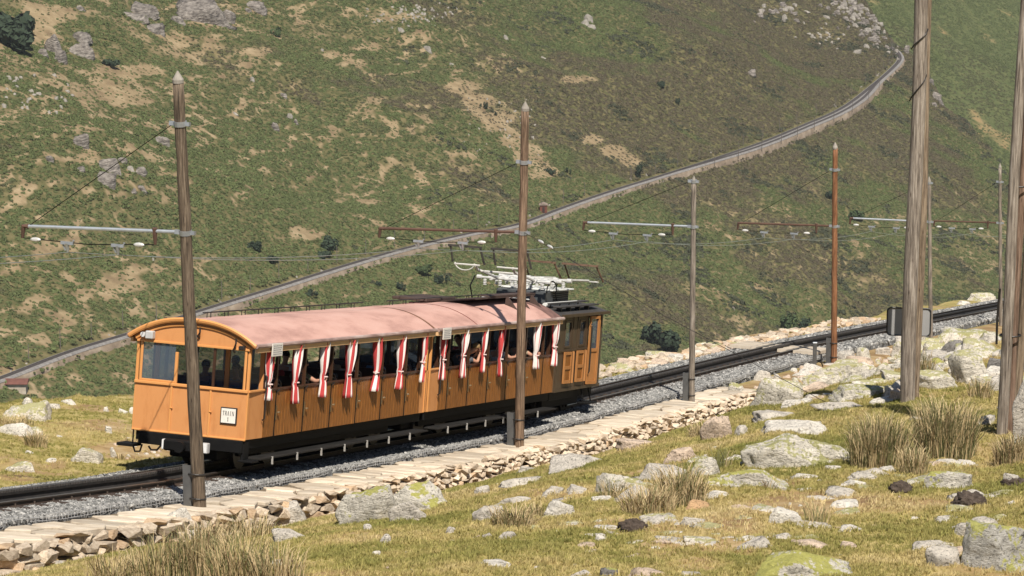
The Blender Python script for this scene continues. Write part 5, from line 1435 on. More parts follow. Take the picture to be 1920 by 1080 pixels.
person(S1, .74, rowy(775, S1), 1, "grey", 0, "person in a grey t-shirt behind the last curtain gap of the front coach", face=-1)
person(S1, .70, rowy(730, S1), 0, "blue", 2, "grey haired person in blue between the fifth and sixth curtains of the front coach", face=-1, skin=1)
person(S1, .72, rowy(680, S1), 0, "white", 1, "person in a white top right of the doubled curtain of the front coach", face=1)
person(S1, .74, rowy(636, S1), 1, "black", 0, "dark clad person left of the doubled curtain of the front coach", face=-1, skin=1)
person(S1, .84, rowy(578, S1), 3, "olive", 0, "person in olive, arm on the sill behind the second front coach curtain", face=1, z=1.28)
person(S1, .72, rowy(532, S1), 0, "grey", 0, "dark haired person in grey in the first side opening of the front coach", face=-1)
lab = ["person in {} in the far side of the {} coach, {}".format(c, k, w) for c, k, w in
       (("blue", "front", "behind the right end window"), ("navy", "front", "behind the end window"), ("black", "front", "behind the third curtain"),
        ("red", "front", "behind the fourth curtain"), ("white", "front", "behind the fifth curtain"), ("beige", "front", "behind the sixth curtain"),
        ("navy", "rear", "behind the second curtain"), ("white", "rear", "behind the third curtain"), ("black", "rear", "beyond the second pole"), ("red", "rear", "behind the sixth curtain"))]
spec = [(S1, .35, 1.35, "blue"), (S1, -.35, 1.4, "navy"), (S1, -.5, 3.3, "black"), (S1, -.2, 4.6, "red"), (S1, -.55, 6.0, "white"), (S1, -.1, 7.5, "beige"), (S2, -.3, 2.1, "navy"), (S2, -.5, 3.5, "white"), (S2, -.15, 4.9, "black"), (S2, -.4, 6.6, "red")]
for (s0, x, y, c), lb in zip(spec, lab): person(s0, x, y, 0 if c != "red" else 1, c, int(y * 7) % 3, lb, face=1 if c in ("navy", "white") else -1, skin=int(y * 3) % 2)
# ------------------------------------------------------------------ catenary poles along the near track
def pole_mat(name, cols):
    if name in MATS: return MATS[name]
    m = bpy.data.materials.new(name); nt, n, l, b = nodes_of(m)
    tc = N(nt, "ShaderNodeTexCoord")
    mp = N(nt, "ShaderNodeMapping"); mp.inputs["Scale"].default_value = (22, 22, 1.1); l.new(tc.outputs["Object"], mp.inputs[0])
    nz = N(nt, "ShaderNodeTexNoise"); nz.inputs["Scale"].default_value = 1.6; nz.inputs["Detail"].default_value = 9; nz.inputs["Roughness"].default_value = .7; l.new(mp.outputs[0], nz.inputs["Vector"])
    r = ramp(nt, [(.36, tuple(c * .7 for c in cols[0])), (.5, cols[1]), (.64, tuple(c * 1.15 for c in cols[2]))]); l.new(nz.outputs["Fac"], r.inputs[0])
    mp2 = N(nt, "ShaderNodeMapping"); mp2.inputs["Scale"].default_value = (9, 9, 2.4); l.new(tc.outputs["Object"], mp2.inputs[0])
    vo = N(nt, "ShaderNodeTexVoronoi"); vo.inputs["Scale"].default_value = 1.0; l.new(mp2.outputs[0], vo.inputs["Vector"])
    kr = ramp(nt, [(.05, (.35, .3, .26)), (.14, (1, 1, 1))]); l.new(vo.outputs["Distance"], kr.inputs[0])       # knots
    lo = N(nt, "ShaderNodeTexNoise"); lo.inputs["Scale"].default_value = .9; lo.inputs["Detail"].default_value = 4; l.new(tc.outputs["Object"], lo.inputs["Vector"])
    lr = ramp(nt, [(.35, (.72, .70, .68)), (.65, (1.12, 1.12, 1.12))]); l.new(lo.outputs["Fac"], lr.inputs[0])
    m1 = N(nt, "ShaderNodeMix", data_type='RGBA', blend_type='MULTIPLY'); m1.inputs["Factor"].default_value = 1; l.new(r.outputs[0], m1.inputs["A"]); l.new(kr.outputs[0], m1.inputs["B"])
    m2 = N(nt, "ShaderNodeMix", data_type='RGBA', blend_type='MULTIPLY'); m2.inputs["Factor"].default_value = 1; l.new(m1.outputs["Result"], m2.inputs["A"]); l.new(lr.outputs[0], m2.inputs["B"])
    l.new(m2.outputs["Result"], b.inputs["Base Color"]); b.inputs["Roughness"].default_value = .85
    bp = N(nt, "ShaderNodeBump"); bp.inputs["Strength"].default_value = .8; bp.inputs["Distance"].default_value = .012; l.new(nz.outputs["Fac"], bp.inputs["Height"]); l.new(bp.outputs[0], b.inputs["Normal"])
    MATS[name] = m; return m
pole_dk = pole_mat("dark_creosoted_pole", [(.060, .044, .030), (.125, .092, .063), (.21, .165, .118)])
pole_br = pole_mat("brown_pole", [(.10, .064, .040), (.20, .132, .086), (.31, .22, .15)])
pole_gy = pole_mat("grey_pole", [(.125, .105, .085), (.235, .20, .165), (.34, .30, .255)])
pole_rs = pole_mat("rust_orange_pole", [(.14, .058, .026), (.25, .112, .050), (.33, .165, .085)])
galv = mat("galvanised_clamp", [(.33, .35, .37), (.48, .50, .52)], 6, .4, metal=.6)
arm_gv = mat("galvanised_arm", [(.40, .44, .48), (.54, .58, .62)], 5, .4, metal=.5)
arm_rust = mat("rusty_arm", [(.070, .038, .026), (.125, .068, .048)], 5, .85)
chan_m = mat("steel_channel_post", [(.10, .105, .11), (.19, .195, .20)], 2.5, .5, metal=.5)
cap_m = mat("zinc_pole_cap", [(.22, .20, .17), (.34, .31, .27)], 9, .85)
def solve_up(base, px, py):
    """pole vector from base to the sighted top"""
    H, lx = 7.0, 0.0
    for _ in range(30):
        p = base + np.array([lx, 0, H]); x, y = project(p); d = depth(p)
        H += (y - py) / F * d / CP * .9; lx += (px - x) / F * d
    return base + np.array([lx, 0, H])
def base_from_px(px, n, h):
    return TP(s_at(px, n, h), n, h)
heads = []
def cat_pole(basepx, top, clamp, stay, tip, r0, m, am, label, n=2.05, channel=True, hbase=-.2, rng_arm=True):
    s = s_at(basepx[0], n, hbase); b = up_at(s, n, hbase)
    for _ in range(6):
        yb = project(b)[1]
    tp = solve_up(b, *top)
    t = thing("catenary_pole", label, "catenary pole", b, "catenary poles along the near track")
    ax = tp - b; L = np.linalg.norm(ax); axn = ax / L
    rr = np.random.default_rng(int(basepx[0]))
    zs = np.linspace(-.8, L - .16, 26)
    m_ = MB(); pts = [b + axn * z + np.array([rr.normal(0, .004), rr.normal(0, .004), 0]) for z in zs]
    m_.tube(pts, [r0 * (1 - .22 * max(z, 0) / L) * (1 + rr.normal(0, .012)) for z in zs], 16); m_.build("shaft", m, t, smooth=True, off=b)
    m_ = MB(); m_.tube([b + axn * (L - .19), b + axn * (L - .13), b + axn * (L + .02)], [r0 * .82, r0 * .82, .012], 12); m_.build("pole_cap", cap_m, t, off=b)
    def on_axis(py):
        lo, hi = 0, L
        for _ in range(40):
            q = (lo + hi) / 2
            if project(b + axn * q)[1] > py: lo = q
            else: hi = q
        return b + axn * lo
    c = on_axis(clamp); st = on_axis(stay)
    for q in (c, st):
        m_ = MB(); m_.tube([q - axn * .045, q + axn * .045], r0 * .95, 14); m_.obox(q + S * r0 * 1.1, S, T, U, .05, .04, .035); m_.obox(q - S * r0 * 1.1, S, T, U, .06, .05, .04); m_.build("clamp", galv, t, off=b)
    # arm towards the track
    lx = 3.0; up = .0
    e = c - S * lx
    for _ in range(25):
        x, y = project(e); d = depth(e); up += (y - tip[1]) / F * d * .9; lx += (x - tip[0]) / F * d / .95 * .8; e = c - S * lx + np.array([0, 0, up])
    m_ = MB(); m_.tube([c - S * r0, e], .032, 8); ar = m_.build("arm", am, t, off=b)
    m_ = MB(); m_.tube([e + S * .06, e - S * .04, e - S * .07 + np.array([0, 0, -.22])], [.045, .045, .03], 7); m_.build("arm_hook", arm_rust, ar, off=b)
    k = c + (e - c) * .19; m_ = MB(); m_.tube([k + (0, 0, .06), k + (0, 0, -.24)], [.05, .028], 7); m_.build("arm_hook", arm_rust, ar, off=b)
    h1, h2 = e - S * .07 + np.array([0, 0, -.22]), k + np.array([0, 0, -.24])
    cw = h1 + (h2 - h1) * .5 + np.array([0, 0, -.06])
    m_ = MB(); m_.tube([h1, h1 + (cw - h1) * .5, cw, h2 + (cw - h2) * .5, h2], .009, 5); cwo = m_.build("cross_span_wire", black, ar, off=b)
    for q in (.10, .88):
        p = h1 + (h2 - h1) * q + np.array([0, 0, -.02]); dd = (h2 - h1) / np.linalg.norm(h2 - h1)
        m_ = MB(); m_.tube([p - dd * .10, p - dd * .06, p, p + dd * .06, p + dd * .10], [.014, .034, .042, .034, .014], 9); m_.build("insulator", porc, ar, off=b)
    hang = []
    for q in (.34, .72):
        p = h1 + (h2 - h1) * q + np.array([0, 0, -.055])
        m_ = MB(); m_.obox(p, S, T, U, .12, .03, .028); m_.tube([p, p + (0, 0, -.17)], [.045, .02], 7); m_.tube([p + S * .10, p + S * .13 + (0, 0, .06)], .02, 5); m_.tube([p - S * .10 , p - S * .04 + (0, 0, -.14)], .02, 5)
        m_.build("wire_hanger", galv, ar, off=b); hang.append(p + np.array([0, 0, -.17]))
    m_ = MB(); m_.tube([st - S * r0, e + S * .05], .0075, 5); m_.build("stay_wire", black, t, off=b)
    heads.append((s, hang))
    if channel:
        q = b - S * (r0 + .07) + np.array([0, 0, -.2]); m_ = MB(); Hc = .98
        d2 = np.array([0, 0, 1.0])
        m_.obox(q + d2 * Hc / 2 - T * .10 , S, T, d2, .075, .008, Hc / 2); m_.obox(q + d2 * Hc / 2 - S * .07, S, T, d2, .008, .09, Hc / 2); m_.obox(q + d2 * Hc / 2 + S * .07, S, T, d2, .008, .09, Hc / 2)
        m_.build("steel_channel", chan_m, t, off=b)
        for z in (.16, .62):
            a = np.linspace(0, 2 * math.pi, 15); cc = b + axn * z
            m_ = MB(); m_.tube([cc + S * (math.cos(k) * (r0 + .03) - .03) + T * math.sin(k) * (r0 + .02) for k in a], .016, 5); m_.build("strap", iron, t, off=b)
    return t, b, tp, c
R1 = cat_pole((372, 950), (333, 135), 436, 232, (48, 424), .122, pole_dk, arm_gv, "dark brown pole with pale steel arm, nearest of all, before the coach end", hbase=-.22)
R2 = cat_pole((972, 830), (985, 192), 436, 304, (716, 428), .112, pole_br, arm_rust, "brown pointed pole with rusty arm standing in front of the rear coach", hbase=-.22)
R3 = cat_pole((1296, 752), (1301, 331), 425, 340, (1098, 417), .085, pole_gy, arm_gv, "slim grey pole with pale steel arm between locomotive and rust coloured pole", hbase=-.22)
R4 = cat_pole((1563, 673), (1566, 268), 424, 318, (1387, 418), .100, pole_rs, arm_rust, "rust orange pole with thin dark arm standing beside the foot crossing", hbase=-.22)
R5 = cat_pole((1745, 626), (1742, 332), 416, 343, (1597, 409), .080, pole_gy, arm_gv, "thin grey pole standing just right of the tall twin poles", channel=False, hbase=-.22)
R6 = cat_pole((1876, 590), (1875, 307), 418, 341, (1754, 414), .080, pole_gy, arm_rust, "farthest thin pole left of the tall strapped group at right", channel=False, hbase=-.22)
# overhead wires
wire_mt = mat("copper_contact_wire", [(.30, .34, .30), (.42, .46, .41)], 3, .4, metal=.6)
heads.sort(key=lambda q: q[0])
for k, lb in ((0, "thin contact wire strung along the pole arms over the far rail"), (1, "thin contact wire strung along the pole arms over the near rail")):
    pts = []
    P0 = [h[1][k] for h in heads]
    d0 = P0[0] - P0[1]; P0 = [P0[0] + d0 * 1.0] + P0 + [P0[-1] + (P0[-1] - P0[-2])]
    for a, b_ in zip(P0[:-1], P0[1:]):
        for j in range(12):
            u = j / 12; p = a + (b_ - a) * u; p = p + np.array([0, 0, -.16 * 4 * u * (1 - u)]); pts.append(p)
    pts.append(P0[-1])
    m_ = MB(); o0_ = P0[1]; m_.tube(pts, .008, 5); o = m_.build("contact_wire", wire_mt, None, off=o0_); o.location = tuple(o0_); tag(o, lb, "overhead wire", "contact wires above the track")
# guy wire of the brown pole
a_, da = hit(1574, 763)
g = thing("guy_wire", "thin guy wire with insulators from the brown pole down to the grass", "guy wire", a_)
c2 = R2[3] + np.array([0, 0, .02])
m_ = MB(); m_.tube([c2, (c2 + a_) / 2 + np.array([0, 0, -.12]), a_ + (0, 0, -.05)], .0065, 5); m_.build("cable", iron, g, off=a_)
for q in (.07, .105):
    p = c2 + (a_ - c2) * q; dd = (a_ - c2) / np.linalg.norm(a_ - c2); m_ = MB(); m_.tube([p - dd * .16, p - dd * .08, p, p + dd * .08, p + dd * .16], [.014, .03, .036, .03, .014], 9); m_.build("insulator", porc, g, off=a_)
# small steel post beside the rust orange pole
b = up_at(s_at(1527, 1.9, -.1), 1.9, -.15); t = thing("steel_post", "short grey steel post left of the rust orange pole", "post", b)
m_ = MB(); m_.bbox(-.06, .06, -.05, .05, -.3, .66, .01); m_.build("post", chan_m, t); m_ = MB(); m_.bbox(-.07, .07, -.06, .06, .66, .69, .01); m_.build("post_cap", galv, t); m_ = MB(); m_.tube([(.06, 0, .1), (.22, 0, .02), (.26, 0, -.1)], .02, 6); m_.build("cable_tail", black, t)

# tall foreground poles ---------------------------------------------------------------------
def tall(bp_, tp_, r0, m, name, parent, off, dshift=0.0, ext=1.35, knots=True, seed=0):
    b = off + dshift
    # match base column
    b = b.copy(); x, y = project(b); b[0] += (bp_[0] - x) / F * depth(b)
    top = solve_up(b, *tp_); top = b + (top - b) * ext
    ax = top - b; L = np.linalg.norm(ax); axn = ax / L; rr = np.random.default_rng(seed)
    zs = np.linspace(-.6, L, 60)
    m_ = MB(); pts = [b + axn * z + np.array([.018 * math.sin(z * .9 + seed), .015 * math.cos(z * .7), 0]) for z in zs]
    k = 20; V = []; t_ = axn; xa = np.cross(t_, (0, 0.2, 1)); xa /= np.linalg.norm(xa); ya = np.cross(xa, t_)
    for i, z in enumerate(zs):
        for j in range(k):
            a = 2 * math.pi * j / k
            r = r0 * (1 - .16 * max(z, 0) / L) * (1 + .05 * math.sin(3 * a + z * .3 + seed) * .5 + .03 * (vnoise(j * .9 + seed * 3, z * 2.2, 3) - .5) * 2 + .035 * (vnoise(j * 1.7, z * 3.1 + seed, 9) > .9))
            V.append(pts[i] + (xa * math.cos(a) + ya * math.sin(a)) * r)
    m_.add(V, [(i * k + j, i * k + (j + 1) % k, (i + 1) * k + (j + 1) % k, (i + 1) * k + j) for i in range(59) for j in range(k)] + [tuple(range(k)), tuple(range(59 * k, 60 * k))])
    m_.build(name, m, parent, smooth=True, off=off)
    return b, axn, L
old = pole_mat("weathered_silver_pole", [(.13, .105, .085), (.255, .215, .178), (.40, .355, .305)])
old2 = pole_mat("weathered_tan_pole", [(.13, .095, .065), (.24, .18, .125), (.36, .29, .21)])
o1, d1_ = hit(1706, 752)
tw = thing("pole_pair", "tall weathered pair of poles in the foreground, thick pole with a thinner one behind", "wooden poles", o1)
k_ = d1_ / F
a1 = tall((1701, 752), (1727, 0), 14.0 * k_, old, "pole", tw, o1, seed=3)
a2 = tall((1716, 752), (1741, 0), 9.0 * k_, old2, "pole", tw, o1, np.array([.0, .25, .02]), seed=5)
for q, ang in ((330, .5), (120, .6), (60, .5)):
    pass
m_ = MB(); z_ = [4.2, 4.35, 4.55, 4.8]; 
for (ya_, yb_) in ((185, 150), (75, 40)):
    pass
o2, d2_ = hit(1886, 816)
tg = thing("pole_group", "tall group of three poles strapped together at the right edge of the photograph", "wooden poles", o2)
k2 = d2_ / F
b1_ = tall((1877, 816), (1911, 200), 10.5 * k2, old, "pole", tg, o2, seed=7, ext=1.75)
b2_ = tall((1892, 816), (1925, 200), 8.5 * k2, pole_mat("brown_smooth_pole", [(.11, .066, .044), (.20, .13, .092), (.29, .20, .15)]), "pole", tg, o2, np.array([0, .14, .0]), seed=9, ext=1.75)
b3_ = tall((1906, 816), (1940, 200), 8.5 * k2, old2, "pole", tg, o2, np.array([0, .26, .0]), seed=11, ext=1.75)
for py_ in (632, 350):
    q = b1_[0].copy(); ax = b1_[1]; z = 0
    while project(q + ax * z)[1] > py_ and z < 14: z += .02
    cc = q + ax * z; m_ = MB(); a = np.linspace(0, 2 * math.pi, 21)
    m_.tube([cc + np.array([math.cos(k) * 19 * k2 + 8 * k2, math.sin(k) * 12 * k2 + .06, 0]) for k in a], .016, 6); m_.build("strap", iron, tg, off=o2)
m_ = MB(); q = b1_[0] + b1_[1] * 1.9; m_.tube([q + (-.16, -.02, -.4), q + (-.165, -.02, .0), q + (-.14, -.02, .5)], .02, 6); m_.build("conduit", iron, tg, off=o2)
for (bb__, ys__) in ((a1, ((190, 140), (92, 55))),):
    b0, ax, L = bb__
    for ya_, yb_ in ys__:
        def zz_(py):
            z = 0
            while project(b0 + ax * z)[1] > py and z < 16: z += .02
            return z
        za, zb = zz_(ya_), zz_(yb_); r = 14 * k_
        m_ = MB(); m_.tube([b0 + ax * (za + (zb - za) * u) + np.array([-math.cos(u * 2.9) * r * 1.03, -math.sin(u * 2.9) * r * 1.03, 0]) for u in np.linspace(0, 1, 12)], .012, 5); m_.build("binding_wire", iron, tw, off=o1)
# sign board seen from behind
p_, d_ = o1 + np.array([0, .62, 0]), 0
dB = float(depth(o1)) + .78
cB = pix(1704, 603, dB); kB = dB / F; W_, H_ = 81 * kB / 2, 53 * kB / 2
sb_ = thing("sign_board", "grey back of a rounded sign board behind the tall pole pair", "sign", pix(1704, 640, dB))
so = np.array(sb_.location)
def rrect(w, h, r, n=6):
    o = []
    for cx, cy, a0 in ((w - r, h - r, 0), (-w + r, h - r, 90), (-w + r, -h + r, 180), (w - r, -h + r, 270)):
        for i in range(n): a = math.radians(a0 + 90 * i / (n - 1)); o.append((cx + r * math.cos(a), cy + r * math.sin(a)))
    return o
Rb = np.array(Matrix.Rotation(math.radians(-6), 3, 'Z'))
m_ = MB(); m_.prism(rrect(W_, H_, .07), -.012, .012); v = m_.v[0] @ Rb.T; m_.v = [v + cB]; m_.build("panel", mat("grey_sign_back", [(.30, .30, .30), (.36, .36, .36)], 2, .5), sb_, off=so)
m_ = MB(); P_ = rrect(W_, H_, .07); m_.tube([(a, -.016, b_) for a, b_ in P_ + P_[:1]], .014, 6); v = m_.v[0] @ Rb.T; m_.v = [v + cB]; m_.build("rim", mat("dark_sign_rim", [(.03, .03, .03)], 3, .5), sb_, off=so)
m_ = MB(); m_.tube([cB + (.02, .05, H_ * .8), (cB[0] + .02, cB[1] + .05, ground_z(cB[0], cB[1]) - .3)], .035, 8); m_.build("post", galv, sb_, off=so)

# ------------------------------------------------------------------ boulders of the near slope
def rock_mat(name, base, lichen=0.0, lcol=(.42, .42, .12), dark=.5, warm=0.0):
    m = bpy.data.materials.new(name); nt, n, l, b = nodes_of(m)
    tc = N(nt, "ShaderNodeTexCoord"); oi = N(nt, "ShaderNodeObjectInfo")
    ad = N(nt, "ShaderNodeVectorMath", operation='ADD'); l.new(tc.outputs["Object"], ad.inputs[0]); 
    cx = N(nt, "ShaderNodeCombineXYZ"); mu = N(nt, "ShaderNodeMath", operation='MULTIPLY'); mu.inputs[1].default_value = 40; l.new(oi.outputs["Random"], mu.inputs[0]); l.new(mu.outputs[0], cx.inputs[0]); l.new(mu.outputs[0], cx.inputs[1]); l.new(cx.outputs[0], ad.inputs[1])
    n1 = N(nt, "ShaderNodeTexNoise"); n1.inputs["Scale"].default_value = 4.5; n1.inputs["Detail"].default_value = 10; n1.inputs["Roughness"].default_value = .68; l.new(ad.outputs[0], n1.inputs["Vector"])
    r1 = ramp(nt, [(.30, tuple(c * dark * .7 for c in base)), (.40, base), (.62, tuple(min(c * 1.38, .82) for c in base))]); l.new(n1.outputs["Fac"], r1.inputs[0])
    # fine dark crust
    n2 = N(nt, "ShaderNodeTexNoise"); n2.inputs["Scale"].default_value = 26; n2.inputs["Detail"].default_value = 8; n2.inputs["Roughness"].default_value = .72; l.new(ad.outputs[0], n2.inputs["Vector"])
    r2 = ramp(nt, [(.37, (.22, .22, .225)), (.47, (1, 1, 1))]); l.new(n2.outputs["Fac"], r2.inputs[0])
    m1 = N(nt, "ShaderNodeMix", data_type='RGBA', blend_type='MULTIPLY'); m1.inputs["Factor"].default_value = .9; l.new(r1.outputs[0], m1.inputs["A"]); l.new(r2.outputs[0], m1.inputs["B"])
    out = m1.outputs["Result"]
    if lichen:
        n3 = N(nt, "ShaderNodeTexNoise"); n3.inputs["Scale"].default_value = 2.6; n3.inputs["Detail"].default_value = 9; n3.inputs["Roughness"].default_value = .66; l.new(ad.outputs[0], n3.inputs["Vector"])
        n4 = N(nt, "ShaderNodeTexNoise"); n4.inputs["Scale"].default_value = 17; n4.inputs["Detail"].default_value = 7; l.new(ad.outputs[0], n4.inputs["Vector"])
        su_ = N(nt, "ShaderNodeMath", operation='MULTIPLY_ADD'); su_.inputs[1].default_value = .55; l.new(n4.outputs["Fac"], su_.inputs[0]); l.new(n3.outputs["Fac"], su_.inputs[2])
        ge = N(nt, "ShaderNodeNewGeometry"); sx_ = N(nt, "ShaderNodeSeparateXYZ"); l.new(ge.outputs["Normal"], sx_.inputs[0])
        up = N(nt, "ShaderNodeMath", operation='MULTIPLY_ADD'); up.inputs[1].default_value = .22; l.new(sx_.outputs["Z"], up.inputs[0]); l.new(su_.outputs[0], up.inputs[2])
        mr = N(nt, "ShaderNodeMapRange"); mr.inputs["From Min"].default_value = 1.13 - lichen * .24; mr.inputs["From Max"].default_value = 1.21 - lichen * .24; l.new(up.outputs[0], mr.inputs[0])
        lr = ramp(nt, [(.35, tuple(c * .75 for c in lcol)), (.65, lcol)]); l.new(n2.outputs["Fac"], lr.inputs[0])
        m2 = N(nt, "ShaderNodeMix", data_type='RGBA'); l.new(mr.outputs[0], m2.inputs["Factor"]); l.new(out, m2.inputs["A"]); l.new(lr.outputs[0], m2.inputs["B"]); out = m2.outputs["Result"]
    l.new(out, b.inputs["Base Color"]); b.inputs["Roughness"].default_value = .92; b.inputs["Specular IOR Level"].default_value = .2
    mp = N(nt, "ShaderNodeMapping"); mp.inputs["Scale"].default_value = (1, 1.3, 1.9); l.new(ad.outputs[0], mp.inputs[0])
    n5 = N(nt, "ShaderNodeTexNoise"); n5.inputs["Scale"].default_value = 7; n5.inputs["Detail"].default_value = 10; n5.inputs["Roughness"].default_value = .7; l.new(mp.outputs[0], n5.inputs["Vector"])
    bp = N(nt, "ShaderNodeBump"); bp.inputs["Strength"].default_value = 1.0; bp.inputs["Distance"].default_value = .10; l.new(n5.outputs["Fac"], bp.inputs["Height"]); l.new(bp.outputs[0], b.inputs["Normal"])
    return m
RM = dict(g=rock_mat("grey_schist", (.50, .46, .40)), w=rock_mat("white_quartzite", (.60, .56, .495), dark=.7), y=rock_mat("lichen_boulder", (.54, .505, .435), .92, (.42, .405, .19)),
          Y=rock_mat("bright_lichen_boulder", (.50, .47, .41), .95, (.46, .445, .135)), p=rock_mat("pinkish_sandstone", (.54, .43, .335), dark=.72), o=rock_mat("orange_sandstone", (.46, .30, .17), dark=.75), D=rock_mat("crusted_lichen_boulder", (.40, .385, .35), .95, (.47, .46, .15), dark=.12), d=rock_mat("dark_crusted_rock", (.20, .19, .18), .25, (.40, .41, .12)),
          l=rock_mat("pale_lichen_slab", (.57, .53, .455), .95, (.50, .475, .25)))
NROCK = [0]
def near_rock(px, ybase, w, h, mk, label, dr=.65, group=None, sub=None, tilt=None, flat=0.0, rz=None, sharp=34, name="boulder", cat="rock", seed=None):
    p, d = hit(px, ybase); k = d / F
    hx = w * k / 2; D = max(hx * dr, .03)
    H = max((h * k - D * .34) / .97, h * k * .42, .02)
    c = p + np.array([0, D * .8, 0]); c[2] = p[2] * .6 + ground_z(c[0], c[1]) * .4 - .02
    NROCK[0] += 1; rr = np.random.default_rng(int(px * 3 + ybase) if seed is None else seed)
    sub = sub or (5 if w > 130 else 4 if w > 38 else 3)
    o = rock_obj(name, int(px * 5 + ybase * 3) if seed is None else seed, c, (hx, D, H * 1.06), rz if rz is not None else rr.uniform(-.25, .25), RM[mk], sub, tilt or (rr.normal(0, .05), rr.normal(0, .05)), planes=9, sharp=sharp, rough=.06, flat_top=flat or rr.uniform(.55, .85))
    return tag(o, label, cat, group) if label else o
